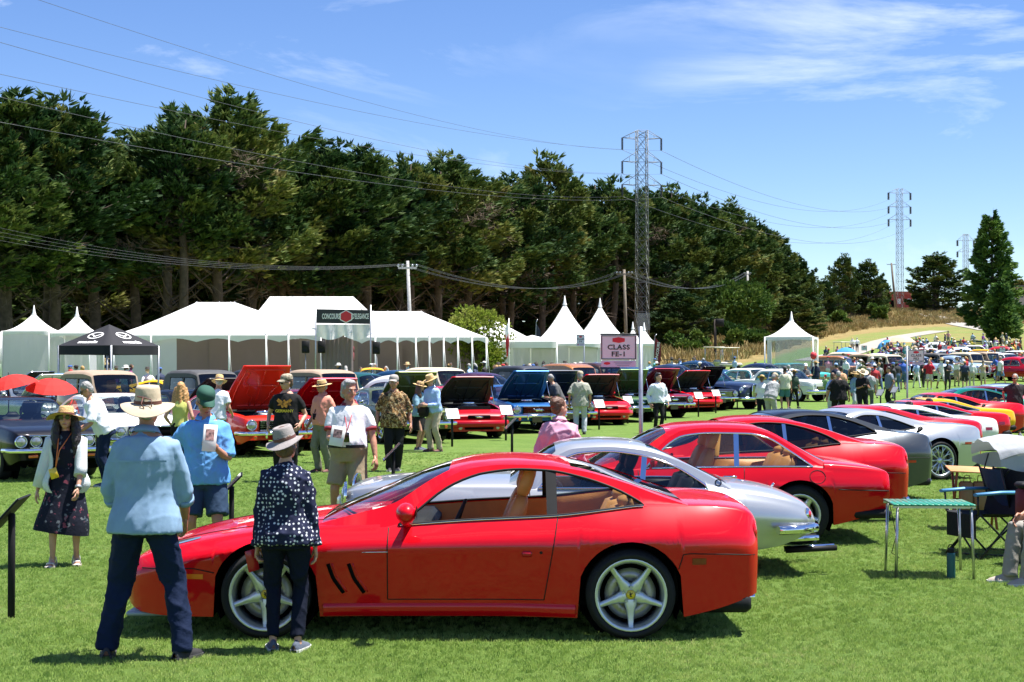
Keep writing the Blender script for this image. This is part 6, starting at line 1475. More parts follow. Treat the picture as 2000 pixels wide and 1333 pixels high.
# ------------------------------------------------------------------ second row: pony cars facing the aisle with their bonnets up
ENG=mat('engine_metal',(.16,.16,.17),.4,metal=.5,var=.5,nscale=18);HOODU=mat('bonnet_lining',(.02,.021,.022),.7,var=.3)
NAVYP=paint('navy',(0.010,0.020,0.055));BLUEP=paint('blue',(0.012,0.085,0.27),.3);OLIVE=paint('olive_green',(0.10,0.125,0.045),.3);POPPY=paint('poppy_red',(0.62,0.022,0.010))
PLATEY=mat('gold_on_black_plate',(.05,.045,.012),.5)
def pony(style,name,label,front,ang,P,hood=True,under=None,L=4.62,plate=True,lift=46):
    """front: ground point under the middle of the nose; ang: degrees the nose is turned to the right of the viewer"""
    old=style in ('65','69');W0=.87 if old else .92
    S=dict(L=L,fa=.86,ra=3.62,wr=.325,ar=.365,nx=30,
        W=pch((0,W0-.08),(.05,W0-.05),(.3,W0-.01),(1,W0),(3.6,W0),(4.4,W0-.05),(L,W0-.12)) if old else pch((0,W0-.30),(.05,W0-.19),(.15,W0-.09),(.4,W0-.02),(1,W0),(3.6,W0),(4.4,W0-.06),(L,W0-.16)),
        zs=pch((0,.76 if old else .58),(.08,.80 if old else .64),(.8,.86 if old else .78),(1.6,.90 if old else .86),(3,.93),(4.4,.90),(L,.84)),zc=pch((0,.78 if old else .60),(.1,.84 if old else .68),(.8,.93 if old else .87),(1.6,.985 if old else .95),(3.6,1.0),(4.3,.97),(L,.86)),
        zb=pch((0,.36 if old else .20),(.4,.26 if old else .18),(4.1,.26),(L,.42)),zw=.62,iu=.05,il=.09,pu=1.6,pl=1.5,nt=3.6 if old else 2.6,cut=(1.62,3.70),hoodcut=(.24 if old else .34,1.44),hoodcol=3,
        gh=dict(x=(1.30,4.0),xh=2.12,xr=(3.05,3.92),d=(1.80,3.45),bp=[2.85],tum=.42,m=.012,pil=.06,n=26,
            ze=pch((1.30,.82),(1.72,.88),(1.85,1.0),(2.15,1.24),(2.3,1.29),(2.7,1.30),(3.0,1.27),(3.4,1.13),(3.75,.97),(4.0,.92)),zc=pch((1.30,.93),(1.38,.97),(1.8,1.18),(2.12,1.31),(2.3,1.345),(2.6,1.36),(2.95,1.345),(3.1,1.30),(3.5,1.15),(3.92,.99),(4.0,.965)),
            wt=pch((1.80,.92),(2.0,1.08),(2.2,1.20),(2.4,1.24),(2.8,1.24),(3.1,1.18),(3.45,.98)),trim=CHROME if old else BLACK,bpm=CHROME if old else BLACK,bpw=.045))
    c=Car(S);h=R(90+ang);nose=Vector((-math.cos(h),-math.sin(h),0));o=car_root(name,label,'car',Vector(front)-nose*L/2,90+ang,L,'pony cars with raised bonnets')
    mb=MB();c.body(mb,hood_open=hood);c.greenhouse(mb,o,gl=CLEAR);mb.build('body',[P,DARK],o);c.under(o)
    c.door(o,P,(1.80,1.82),(3.0,2.94),.30,None,(2.85,.78,.12),CHROME if old else P)
    z=.98
    if hood:
        # engine bay and the raised bonnet, hinged at the cowl
        e=MB();e.box((.86,0,.50),(1.18,1.10,.10));k=e.build('engine_bay',DARK,o)
        e=MB();e.box((.95,0,.70),(.62,.52,.30),bev=.06);e.box((.90,0,.86),(.36,.34,.08),bev=.03)
        for sg in (-1,1):e.box((.95,sg*.27,.74),(.56,.14,.10),Euler((sg*-.5,0,0)).to_matrix(),bev=.03)
        e.build('engine',ENG,o);e=MB();e.lathe([(.001,.96),(.15,.96),(.17,.94),(.17,.88),(.12,.87)],18,M=Matrix.Translation((.92,0,0)));e.build('air_cleaner',CHROME,o)
        e=MB();e.box((1.25,.42,.76),(.26,.18,.20),bev=.02);e.build('battery',BLACK,o);e=MB();e.box((.34,0,.70),(.06,.84,.30));e.build('radiator',BLACK,o)
        def panel(off):
            rows=[]
            for x in np.linspace(S['hoodcut'][0]-.02,1.44,12):
                ys,zs=c.shoulder(x);yy=ys*(.84-.16*sm(1.0,.2,x));rows.append([(x,y,c.z_top(x,y)+off) for y in np.linspace(-yy,yy,11)])
            return np.array(rows)
        piv=Vector((1.46,0,.95));Mr=Matrix.Translation(piv) @ Matrix.Rotation(R(lift),4,'Y') @ Matrix.Translation(-piv)
        def tr(A):return [[tuple(Mr @ Vector(q)) for q in r] for r in A]
        top=panel(.0);bot=panel(-.03);hp=MB();hp.grid(tr(top),0,flip=True)
        edge=[list(top[0])+list(top[1:,-1])+list(top[-1,::-1][1:])+list(top[::-1,0][1:]),list(bot[0])+list(bot[1:,-1])+list(bot[-1,::-1][1:])+list(bot[::-1,0][1:])];hp.grid(tr(edge),0)
        hp.grid(tr(bot),1);k=hp.build('bonnet',[P,under or P],o)
        # pressed ribs of its lining
        rb=MB();B2=panel(-.034)
        for a,b in (((1,1),(10,4)),((1,9),(10,6)),((1,1),(1,9)),((10,2),(10,8)),((1,5),(10,5)),((5,2),(5,8)),((1,1),(10,1)),((1,9),(10,9))):
            rb.tube([tuple(Mr @ Vector(B2[a[0]+(b[0]-a[0])*i//6,a[1]+(b[1]-a[1])*i//6])) for i in range(7)],.022,5)
        tag(rb.build('bonnet_rib',under or P,k),kind='stuff');rd=MB();q=Mr @ Vector((.55,-.55,.86));rd.tube([(.55,-.62,.84),tuple(q)],.009,5);rd.build('prop_rod',CHROME,o)
    # nose
    if style == '65':
        b=MB();b.box((-.006,0,.665),(.03,.98,.20),bev=.03);k=b.build('grille',DARK,o);b=MB()
        for i in range(5):b.box((-.024,0,.59+.037*i),(.008,.94,.008))
        b.tube([(-.03,-.48,.765),(-.03,.48,.765)],.011,5);b.tube([(-.03,-.48,.565),(-.03,.48,.565)],.011,5)
        tag(b.build('grille_bar',CHROME,k),kind='stuff');b=MB();b.box((-.035,0,.665),(.012,.20,.07),bev=.005);b.tube([(-.04,-.14,.665),(-.04,.14,.675),(-.04,.16,.70)],.012,5);b.build('running_horse_badge',CHROME,k)
        for sg in (-1,1):
            b=MB();lens(b,(-.012,sg*.655,.675),.092,(-1,0,0));k=b.build('headlight',LAMP,o);b=MB();ring(b,(-.012,sg*.655,.675),.094,(-1,0,0),.016);b.build('lamp_ring',CHROME,k)
            b=MB();lens(b,(-.02,sg*.58,.41),.04,(-1,0,0));b.build('indicator',AMBER,o)
            b=MB();b.box((-.09,sg*.36,.47),(.05,.05,.16),bev=.015);b.build('bumper_guard',CHROME,o)
        b=MB();b.tube([(.30,-.90,.50),(.02,-.86,.50),(-.06,-.70,.50),(-.07,0,.50),(-.06,.70,.50),(.02,.86,.50),(.30,.90,.50)],.035,8,squash=[(.045,.03)]*7,up=(1,0,0));b.build('front_bumper',CHROME,o)
    elif style == '69':
        b=MB();b.box((-.006,0,.66),(.03,1.12,.21),bev=.04);k=b.build('grille',DARK,o);b=MB();b.tube([(-.02,-.56,.56),(-.02,-.56,.76),(-.02,.56,.76),(-.02,.56,.56),(-.02,-.56,.56)],.012,5);b.build('grille_surround',CHROME,k)
        for sg in (-1,1):
            for yy in (.70,.45):
                b=MB();lens(b,(-.014 if yy > .5 else -.02,sg*yy,.665),.082,(-1,0,0));k=b.build('headlight',LAMP,o);b=MB();ring(b,(-.014,sg*yy,.665),.084,(-1,0,0),.014);b.build('lamp_ring',CHROME,k)
            b=MB();b.box((-.02,sg*.5,.42),(.02,.16,.05),bev=.01);b.build('indicator',AMBER,o)
        b=MB();b.tube([(.34,-.90,.515),(.02,-.86,.515),(-.06,-.62,.515),(-.07,0,.515),(-.06,.62,.515),(.02,.86,.515),(.34,.90,.515)],.03,8,squash=[(.04,.028)]*7,up=(1,0,0));b.build('front_bumper',CHROME,o)
    else:
        b=MB();b.box((-.002,0,.575),(.03,.62,.10),bev=.03);k=b.build('grille',DARK,o);b=MB();b.box((-.022,0,.575),(.012,.15,.045),bev=.005);b.tube([(-.025,-.1,.575),(-.025,.1,.583),(-.025,.11,.6)],.01,5);b.build('running_horse_badge',CHROME,k)
        b=MB();b.box((-.004,0,.30),(.03,.80,.11),bev=.03);b.build('lower_grille',DARK,o)
        for sg in (-1,1):
            rows=[[tuple(c.side_pt(x,zz,sg,.006)) for x in np.linspace(.03,.30,7)] for zz in (.50,.55,.60)];b=MB();b.grid(rows,flip=sg == 1);b.build('headlight',LAMP,o)
            b=MB();lens(b,(.0,sg*.52,.30),.055,(-1,sg*.2,0));b.build('fog_light',LAMP,o)
        b=MB();b.tube([(.12,-.84,.40),(-.02,-.62,.40),(-.03,0,.40),(-.02,.62,.40),(.12,.84,.40)],.05,8,squash=[(.09,.045)]*5,up=(1,0,0));b.build('front_bumper',P,o)
    if plate:MB().box((-.10 if old else -.04,.08,.40),(.012,.30,.15)).build('licence_plate',PLATEY if style == '65' else PAPER,o)
    for sg in (-1,1):m=MB();m.tube([(1.92,sg*(W0-.03),.92),(1.94,sg*(W0+.05),.98)],.014,5);m.box((1.96,sg*(W0+.08),1.01),(.07,.15,.09),bev=.03);m.build('side_mirror',CHROME if old else P,o)
    c.interior(o,BLACK,seats=((2.5,2),(3.3,3)),zfl=.30)
    four_wheels(o,c,'mag',.21,.21,inset=.03,steer=.0);finish_car(o,L);return o
def fr(px,py):return hit(px,py)
BLK69=pony('69','fastback_car','black sixties fastback with bonnet shut at the far left edge',fr(122,940),36,PBLACK,hood=False)
pony('65','pony_car','poppy red sixties coupe with its red bonnet up, behind the woman in the grey fedora',fr(548,893),33,POPPY,lift=56)
PBL=pony('65','pony_car','blue sixties coupe with its shiny blue bonnet raised',fr(1052,848),22,BLUEP)
PMD=pony('new','late_coupe','dark red late model coupe with its black lined bonnet up',fr(936,858),20,RED2,under=HOODU)
CI=index_children()
def nose_at(px,py,ang,L=4.62):
    h=R(90+ang);return Vector(fr(px,py))+Vector((math.cos(h),math.sin(h),0))*L/2
again(BLK69,'white coupe with bonnet shut, behind the man in the denim shirt',nose_at(305,912,34),{'paint_black':PWHITE},124)
again(PMD,'burgundy coupe with its dark red bonnet up, behind the white polo shirt',nose_at(668,880,28),{'paint_deep_red':MAR,'bonnet_lining':RED2},118)
again(PBL,'olive bonneted sixties coupe behind the patterned shirt visitor',nose_at(828,868,24),{'paint_blue':OLIVE},114)
again(PBL,'navy sixties coupe with its black bonnet up, in front of the plaid shirt',nose_at(1116,840,24),{'paint_blue':NAVYP},114)
again(PMD,'bright red nineties coupe with its black bonnet up, left of the class sign pole',nose_at(1190,832,20),{'paint_deep_red':RED},110)
again(PBL,'green sixties coupe with a green bonnet up behind the class sign pole',nose_at(1252,826,22),{'paint_blue':paint('moss_green',(.06,.12,.045),.2)},112)
again(PBL,'dark red sixties coupe with bonnet up behind the man in the white sweater',nose_at(1318,818,26),{'paint_blue':MAR},116)
again(PMD,'red late coupe with dark bonnet, left of the silver and black fastback',nose_at(1378,806,26),{'paint_deep_red':RED},116)
again(PBL,'black seventies coupe with a pale flat bonnet up before the navy sedan',nose_at(1412,803,32),{'paint_blue':PBLACK},122)
# ------------------------------------------------------------------ prewar and postwar sedans
def shell(S):return Car(S)
def fender(pts,parent,m,wd=.13,y=.70):
    """swept mudguard: an arched band over the wheel with a rounded section"""
    for sg in (-1,1):
        b=MB();rows=[]
        for i,(x,z) in enumerate(pts):
            x0,z0=pts[max(0,i-1)];x1,z1=pts[min(len(pts)-1,i+1)];n=Vector((-(z1-z0),0,(x1-x0))).normalized()
            if n.z < 0 and 0:n=-n
            row=[]
            for t in np.linspace(-1.15,1.15,9):row.append((x+n.x*.11*(math.cos(t)-1),sg*(y+wd*math.sin(t)/math.sin(1.15)),z+n.z*.11*(math.cos(t)-1)))
            rows.append(row)
        b.grid(rows);b.build('fender',m,parent)
def sedan30(name,label,pos,hd,P,roofm,fm=BLACK,soft=True,L=4.7,roofz=1.80,group='prewar cars in the third row',rwin=(.30,.10)):
    """upright thirties body with separate wings; soft tops are fabric with a small rear light"""
    S=dict(L=L,fa=.72,ra=3.72,wr=.37,ar=.41,noarch=True,nx=24,
        W=pch((0,.26),(.1,.30),(1.4,.44),(1.75,.66),(2.2,.76),(3.4,.78),(4.2,.70),(4.5,.58),(L,.48)),zs=pch((0,1.06),(1.5,1.14),(2,1.16),(4.0,1.17),(4.5,1.08),(L,.95)),zc=pch((0,1.12),(1.5,1.20),(2,1.22),(4.0,1.22),(4.5,1.12),(L,.98)),
        zb=pch((0,.48),(L,.50)),zw=.8,iu=.03,il=.05,pu=2,pl=2,nt=2.6,cut=(1.85,3.95),
        gh=dict(x=(1.74,4.28),xh=1.96,xr=(4.279,4.2799),d=(1.99,3.55 if soft else 3.9),bp=[2.7] if soft else [2.65,3.35],tum=.10,m=.02,pil=.05,n=26,n_roof=3.2,
            ze=pch((1.74,1.17),(1.80,1.22),(1.92,1.56),(2.0,1.64),(2.6,roofz-.10),(3.6,roofz-.11),(3.95,roofz-.16),(4.15,roofz-.32),(4.28,1.18)),zc=pch((1.74,1.20),(1.80,1.30),(1.92,1.63),(1.98,1.70),(2.6,roofz),(3.5,roofz),(3.95,roofz-.07),(4.15,roofz-.24),(4.28,1.20)),
            wt=pch((1.99,1.5),(2.1,1.57),(3.9,1.57)),square=True,trim=CHROME if not soft else BLACK,bpm=roofm if soft else P,bpw=.09))
    c=Car(S);o=car_root(name,label,'car',pos,hd,L,group)
    mb=MB();c.body(mb);mb.build('body',[P,DARK],o);mb=MB();c.greenhouse(mb,o,gl=TINT,mi=0,mi_roof=0);mb.build('soft_top' if soft else 'roof',roofm,o);c.under(o)
    b=MB();w_,h_=rwin;b.box((4.20,0,1.46),(.06,2*w_+.06,2*h_+.06),Euler((0,.26,0)).to_matrix(),bev=.025);k=b.build('rear_window_frame',CHROME,o);b=MB();b.box((4.212,0,1.463),(.06,2*w_,2*h_),Euler((0,.26,0)).to_matrix(),bev=.025);b.build('rear_window_pane',DTINT,k)
    fender([(.24,.42),(.32,.66),(.55,.84),(.80,.85),(1.15,.68),(1.5,.46),(1.75,.36)],o,fm);fender([(3.26,.40),(3.36,.66),(3.6,.82),(3.85,.82),(4.15,.68),(4.35,.44)],o,fm)
    for sg in (-1,1):
        MB().box((2.5,sg*.78,.36),(1.6,.26,.05),bev=.02).build('running_board',fm,o);h=MB();h.ball((.12,sg*.46,.92),(.13,.13,.13),12,8);k=h.build('headlight',CHROME,o)
        b=MB();b.lathe([(.34,-.05),(.37,0),(.34,.05)],18,M=Matrix.Translation((1.30,sg*.70,.72)) @ Matrix.Rotation(PI/2,4,'X')) if sg > 0 else b.tube([(1.9,sg*.74,1.2),(1.92,sg*.95,1.25)],.02,5);b.build('spare_wheel' if sg > 0 else 'wind_deflector',RUBBER if sg > 0 else CHROME,o)
    g=MB();g.box((-.02,0,.82),(.06,.44,.60),bev=.025);k=g.build('radiator_shell',CHROME,o);g=MB();g.box((-.045,0,.82),(.03,.36,.50));g.build('grille',DARK,k)
    b=MB();b.tube([(-.12,-.75,.48),(-.15,0,.48),(-.12,.75,.48)],.03,7);b.build('front_bumper',CHROME,o);b=MB();b.tube([(L+.12,-.75,.5),(L+.16,0,.5),(L+.12,.75,.5)],.03,7);b.build('rear_bumper',CHROME,o)
    c.interior(o,TAN,seats=((2.75,2),(3.7,3)),zfl=.55,wheel=True)
    S['wo']=0
    for a in c.ax:
        for sg in (-1,1):wheel(o,'wood',a,sg*.70,.37,.13,.27)
    finish_car(o,L);return o
def sedan40(name,label,pos,hd,P,roofm=None,L=5.1,group='postwar sedans in the third row',roofz=1.66,grille=True):
    """bulbous forties sedan: full rounded roof, blended wings, split screen, tall chrome grille"""
    S=dict(L=L,fa=.95,ra=4.02,wr=.36,ar=.39,nx=36,
        W=pch((0,.56),(.08,.70),(.35,.84),(.95,.90),(1.8,.86),(2.6,.86),(4.0,.90),(4.6,.80),(4.95,.62),(L,.50)),zs=pch((0,.82),(.2,.92),(1.0,.98),(2.0,1.02),(3.8,1.04),(4.5,.96),(4.9,.78),(L,.66)),zc=pch((0,.95),(.15,1.06),(.8,1.14),(1.8,1.17),(3.9,1.16),(4.5,1.08),(4.95,.86),(L,.72)),
        zb=pch((0,.34),(.5,.30),(4.5,.30),(L,.42)),zw=.66,iu=.15,il=.08,pu=1.7,pl=1.6,nt=2.0,cut=(1.90,4.0),
        gh=dict(x=(1.70,4.72),xh=2.28,xr=(3.75,4.35),d=(2.12,3.95),bp=[2.95],tum=.28,tum2=.28,m=.02,pil=.07,n=34,n_roof=2.3,
            ze=pch((1.70,1.02),(2.0,1.06),(2.12,1.20),(2.32,1.42),(2.5,1.49),(3.1,1.52),(3.6,1.47),(4.0,1.33),(4.4,1.12),(4.72,.98)),zc=pch((1.70,1.14),(1.78,1.19),(2.05,1.42),(2.28,1.55),(2.5,1.62),(3.0,roofz),(3.5,1.63),(3.9,1.53),(4.3,1.32),(4.72,1.02)),
            wt=pch((2.12,1.07),(2.3,1.32),(2.5,1.40),(3.0,1.43),(3.5,1.39),(3.8,1.28),(3.95,1.10)),trim=CHROME,bpm=P,bpw=.08,rgl=DTINT))
    c=Car(S);o=car_root(name,label,'car',pos,hd,L,group)
    mb=MB();c.body(mb);c.greenhouse(mb,o,gl=TINT,mi=0,mi_roof=2 if roofm else 0);mb.build('body',[P,DARK]+([roofm] if roofm else []),o);c.under(o)
    c.door(o,P,(2.10,2.10),(3.05,3.0),.36,None,(2.9,.92,.12),CHROME)
    b=MB();b.tube([(1.80,0,1.18),(2.05,0,1.425),(2.28,0,1.555)],.014,6);b.build('windshield_divider',CHROME,o)
    g=MB();g.box((-.02,0,.72),(.10,.42,.60),bev=.05);k=g.build('grille',DARK,o);b=MB()
    for i in range(9):b.box((-.075,-.18+.045*i,.72),(.02,.014,.54))
    b.tube([(-.075,-.21,.45),(-.075,-.21,.98),(-.05,0,1.04),(-.075,.21,.98),(-.075,.21,.45)],.02,6);tag(b.build('grille_bar',CHROME,k),kind='stuff')
    b=MB()
    for i in range(4):b.tube([(.03,-.52,.48+.06*i),(-.03,-.24,.48+.06*i)],.012,5);b.tube([(.03,.52,.48+.06*i),(-.03,.24,.48+.06*i)],.012,5)
    tag(b.build('side_grille_bar',CHROME,o),kind='stuff')
    for sg in (-1,1):
        h=MB();lens(h,(.10,sg*.62,.80),.105,(-1,sg*.15,.1));k=h.build('headlight',LAMP,o);h=MB();ring(h,(.10,sg*.62,.80),.108,(-1,sg*.15,.1),.022);h.build('lamp_ring',CHROME,k);t=MB();lens(t,(4.85,sg*.62,.72),.07,(1,sg*.5,0));t.build('tail_light',REDLENS,o)
    for x,s_ in ((-.14,-1),(L+.12,1)):b=MB();b.tube([(x-s_*.3,-.86,.46),(x-s_*.02,-.62,.46),(x,0,.46),(x-s_*.02,.62,.46),(x-s_*.3,.86,.46)],.05,8,squash=[(.06,.04)]*5,up=(1,0,0));b.build('front_bumper' if s_ < 0 else 'rear_bumper',CHROME,o)
    c.interior(o,CREAM,seats=((2.9,2),(3.8,3)),zfl=.40)
    four_wheels(o,c,'white',.17,.24,inset=.08);finish_car(o,L);return o
def sedan50(name,label,pos,hd,P,P2,L=5.1,group='postwar sedans in the third row'):
    """two-tone fifties hardtop with wraparound glass"""
    S=dict(L=L,fa=.95,ra=4.0,wr=.35,ar=.38,nx=34,
        W=pch((0,.80),(.06,.86),(.4,.92),(2,.93),(4.2,.92),(4.9,.86),(L,.80)),zs=pch((0,.82),(.3,.90),(1.4,.93),(3,.95),(4.4,.96),(4.95,.95),(L,.90)),zc=pch((0,.86),(.2,.95),(1.4,1.03),(3,1.04),(4.3,1.02),(4.95,.95),(L,.90)),zb=pch((0,.32),(L,.34)),zw=.68,iu=.05,il=.08,pu=1.6,pl=1.5,nt=3.2,cut=(1.72,3.75),
        gh=dict(x=(1.45,4.02),xh=2.02,xr=(3.42,3.95),d=(1.80,3.60),bp=[2.75],tum=.34,m=.015,pil=.05,n=30,ze=pch((1.45,.92),(1.72,.97),(1.82,1.14),(2.05,1.38),(2.3,1.43),(3.2,1.43),(3.5,1.36),(3.8,1.10),(4.02,.97)),zc=pch((1.45,1.0),(1.55,1.07),(1.85,1.36),(2.02,1.46),(2.3,1.52),(3.1,1.52),(3.42,1.47),(3.7,1.28),(4.02,1.03)),
            wt=pch((1.80,.98),(1.95,1.22),(2.15,1.35),(2.5,1.37),(3.2,1.37),(3.4,1.30),(3.60,1.05)),trim=CHROME,bpm=CHROME,bpw=.04))
    c=Car(S);o=car_root(name,label,'car',pos,hd,L,group)
    mb=MB();c.body(mb);c.greenhouse(mb,o,gl=TINT,mi=0,mi_roof=2);mb.build('body',[P,DARK,P2],o);c.under(o);c.door(o,P,(1.78,1.8),(2.85,2.8),.34,None,(2.7,.86,.12),CHROME)
    for sg in (-1,1):
        b=MB();q=c.seam([(.2,.72),(2.6,.74),(4.9,.66)],.018,.006,sg,20);b.add(q.v,q.f);b.build('side_strip',CHROME,o)
        h=MB();lens(h,(.02,sg*.66,.76),.10,(-1,0,.1));k=h.build('headlight',LAMP,o);h=MB();ring(h,(.02,sg*.66,.76),.103,(-1,0,.1),.02);h.build('lamp_ring',CHROME,k);t=MB();t.box((L,sg*.68,.80),(.04,.16,.14),bev=.03);t.build('tail_light',REDLENS,o)
    g=MB();g.box((-.01,0,.60),(.05,1.10,.20),bev=.03);k=g.build('grille',DARK,o);b=MB()
    for i in range(4):b.box((-.045,0,.53+.05*i),(.02,1.06,.014))
    tag(b.build('grille_bar',CHROME,k),kind='stuff')
    for x,s_ in ((-.10,-1),(L+.10,1)):b=MB();b.tube([(x-s_*.35,-.95,.46),(x-s_*.04,-.75,.46),(x,0,.46),(x-s_*.04,.75,.46),(x-s_*.35,.95,.46)],.06,8,squash=[(.08,.05)]*5,up=(1,0,0));b.build('front_bumper' if s_ < 0 else 'rear_bumper',CHROME,o)
    c.interior(o,CREAM,seats=((2.6,2),(3.5,3)),zfl=.36);four_wheels(o,c,'white',.19,.23,inset=.05);finish_car(o,L);return o
CANVAS=mat('tan_canvas',(.30,.225,.165),.9,var=.08,bump=.2,bscale=8);CREAMC=mat('cream_canvas',(.50,.44,.34),.9,var=.06,bump=.2,bscale=8);GREYV=mat('grey_black_vinyl',(.055,.055,.055),.6,var=.2);NAVYC=mat('navy_canvas',(.015,.02,.035),.6)
GREENP=paint('dark_green',(0.010,0.075,0.065),.2);PLUM=paint('plum',(0.06,0.012,0.045),.3);PETROL=paint('petrol_blue',(0.008,0.05,0.12),.3);WOODP=mat('varnished_wood',(.34,.13,.03),.3,coat=.8,var=.25,nscale=9);AQUA=paint('aqua',(0.06,0.45,0.45));BURG=paint('burgundy',(0.10,0.006,0.012))
def spot(px,Y):return onground(px,Y)
VH=-52+180   # tail towards the viewer's right
s30=sedan30('vintage_tourer','prewar tourer with a tan canvas top, left of the grey topped car',spot(212,41),128,BURG,CANVAS)
s30b=sedan30('vintage_sedan','orange brown wooden bodied prewar wagon with a dark roof',spot(1128,66),128,WOODP,WOODP,soft=False,roofz=1.86)
s40=sedan40('rounded_sedan','dark green rounded forties sedan behind the white polo shirt',spot(716,54),130,GREENP)
s40n=sedan40('luxury_sedan','large navy forties sedan with a tall chrome grille, nose towards the viewer',spot(1410,62)+Vector((0,3.2,0)),90+36,NAVYP)
s50=sedan50('two_tone_hardtop','aqua and white fifties hardtop behind the large navy sedan',spot(1468,76),90+38,AQUA,PWHITE)
CI=index_children()
again(s30,'prewar tourer with a grey black top, above the green cap',spot(412,45),{'paint_burgundy':PBLACK,'tan_canvas':GREYV},128)
again(s30,'prewar car with a navy top, above the raised poppy red bonnet',spot(536,50),{'paint_burgundy':NAVYP,'tan_canvas':NAVYC},128)
again(s30,'prewar tourer with a pale tan top, behind the pink shirt visitor',spot(648,47.5),{'paint_burgundy':BURG},128)
again(s40,'petrol blue rounded sedan right of the dark green one',spot(792,60),{'paint_dark_green':PETROL},130)
again(s30,'prewar convertible with a cream top, above the two straw hats',spot(868,56),{'paint_burgundy':TEAL,'tan_canvas':CREAMC},128)
again(s40,'plum coloured rounded sedan behind the dark red raised bonnet',spot(952,54),{'paint_dark_green':PLUM},130)
again(s30,'prewar car with a dark blue roof, left of the wooden wagon',spot(1036,62),{'paint_burgundy':NAVYP,'tan_canvas':NAVYC},128)
again(s30b,'dark brown closed prewar car right of the wooden wagon',spot(1180,70),{'varnished_wood':paint('dark_brown',(.045,.018,.012))},128)
again(s40,'pale sedan nosing in behind the raised olive bonnet',spot(800,46),{'paint_dark_green':PWHITE},124)
for px,Y,hd,src,rc,lb in ((1240,72,128,s40,{'paint_dark_green':PETROL},'blue rounded sedan just right of the class sign board'),(1322,80,128,s40,{'paint_dark_green':NAVYP},'blackish sedan with a split windshield, above the white sweater'),(1372,92,126,s40,{'paint_dark_green':PETROL},'small dark blue sedan roof left of the large navy one'),
        (1500,84,128,s40,{'paint_dark_green':NAVYP},'navy forties sedan behind the aqua hardtop'),(1545,92,126,s50,{'paint_white':AQUA},'all aqua fifties car left of the lone white tent front'),(1530,74,128,s50,{'paint_aqua':PWHITE},'white fifties car with a pale nose beside the grey bending man')):
    again(src,lb,spot(px,Y),rc,hd)
# left margin: cars by the black canopy
y1=mid_gt('wedge_supercar','yellow sports car with black roof under the black canopy',spot(312,64),YELLOW,gl=DTINT,hd=180);y1['group']='cars near the canopies'
y2=sedan40('small_yellow_coupe','small yellow coupe seen from behind before the stage',spot(728,70),96,YELLOW,L=4.4,roofz=1.45);y2['group']='cars near the canopies'
b1=pony('new','blue_hatchback','blue car with its black bonnet up beside the twin tents',spot(148,52),40,PETROL,under=HOODU);CI=index_children()
again(b1,'silver car with its pale bonnet up at the far left edge',spot(52,50),{'paint_petrol_blue':SILVER,'bonnet_lining':PWHITE},138)
again(b1,'black car with bonnet up behind the blonde woman',spot(380,37),{'paint_petrol_blue':PBLACK},128)
again(b1,'silver car behind the open bonnets at the far left',spot(18,58),{'paint_petrol_blue':SILVER},150)
again(notch,'white car parked nose in behind the leaning man',spot(255,33.5),{'paint_red':PWHITE},118)
again(notch,'white sedan beside the small yellow coupe near the twin tall tents',spot(1018,78),{'paint_red':PWHITE},178)
# the far field at the right: wagons, open tourers and sedans
fs=[(1645,98,s30b,{},150,'tan wooden wagon with a spare wheel beside the lone white tent'),(1668,108,s30b,{'varnished_wood':CREAMC},150,'wooden wagon with a cream roof behind the tan one'),(1702,106,s30,{'paint_burgundy':PBLACK,'tan_canvas':CANVAS},120,'old tourer with tan top beyond the crowd of photographers'),
      (1740,104,s30,{'paint_burgundy':BURG,'tan_canvas':CREAMC},112,'old tourer with cream top left of the tilted class sign'),(1800,106,s40,{'paint_dark_green':ICE},118,'light blue sedan behind the man in the red shirt'),(1838,108,s30,{'paint_burgundy':PBLACK,'tan_canvas':GREYV},122,'old black topped tourer right of the red shirt'),
      (1868,107,s40,{'paint_dark_green':ICE},122,'pale blue sedan with a dark bonnet up, right of the black topped tourer'),(1898,110,s30,{'paint_burgundy':paint('pale_cream',(.6,.52,.33)),'tan_canvas':CREAMC},122,'cream old tourer among the right hand crowd'),(1930,112,s30,{'paint_burgundy':NAVYP,'tan_canvas':CANVAS},122,'navy old tourer near the right edge'),
      (1962,118,s50,{'paint_aqua':PETROL},120,'blue fifties hardtop near the right edge of the field'),(1996,104,s40,{'paint_dark_green':RED2},120,'dark red sedan cut by the right edge'),(1850,128,s50,{'paint_aqua':PWHITE},175,'white fifties hardtop far back in the crowd'),(1886,132,s40,{'paint_dark_green':ICE},175,'silver blue sedan far back in the crowd'),
      (1922,130,s50,{'paint_aqua':YELLOW,'paint_white':YELLOW},150,'yellow fifties car with its bonnet bright among the crowd'),(1812,134,s50,{'paint_aqua':RED2},175,'red and white fifties car far back behind the signs'),(1770,132,s40,{'paint_dark_green':BURG},170,'burgundy sedan far back left of the signs'),(1966,134,s40,{'paint_dark_green':RED2},160,'small red sedan far back at the right'),
      (1942,122,s50,{'paint_aqua':ICE},140,'ice blue hardtop behind the navy tourer'),(1990,126,s50,{'paint_aqua':PLUM},140,'plum and white hardtop at the right edge far back'),(1905,142,s50,{'paint_aqua':PBLACK},170,'black and white hardtop at the back of the field'),(1838,148,s40,{'paint_dark_green':PWHITE},172,'white sedan at the foot of the redwood slope'),(1720,118,s50,{'paint_aqua':RED2},160,'red hardtop behind the old tourers')]
for px,Y,src,rc,hd,lb in fs:
    q=again(src,lb,spot(px,Y),rc,hd);q['group']='cars in the far field'
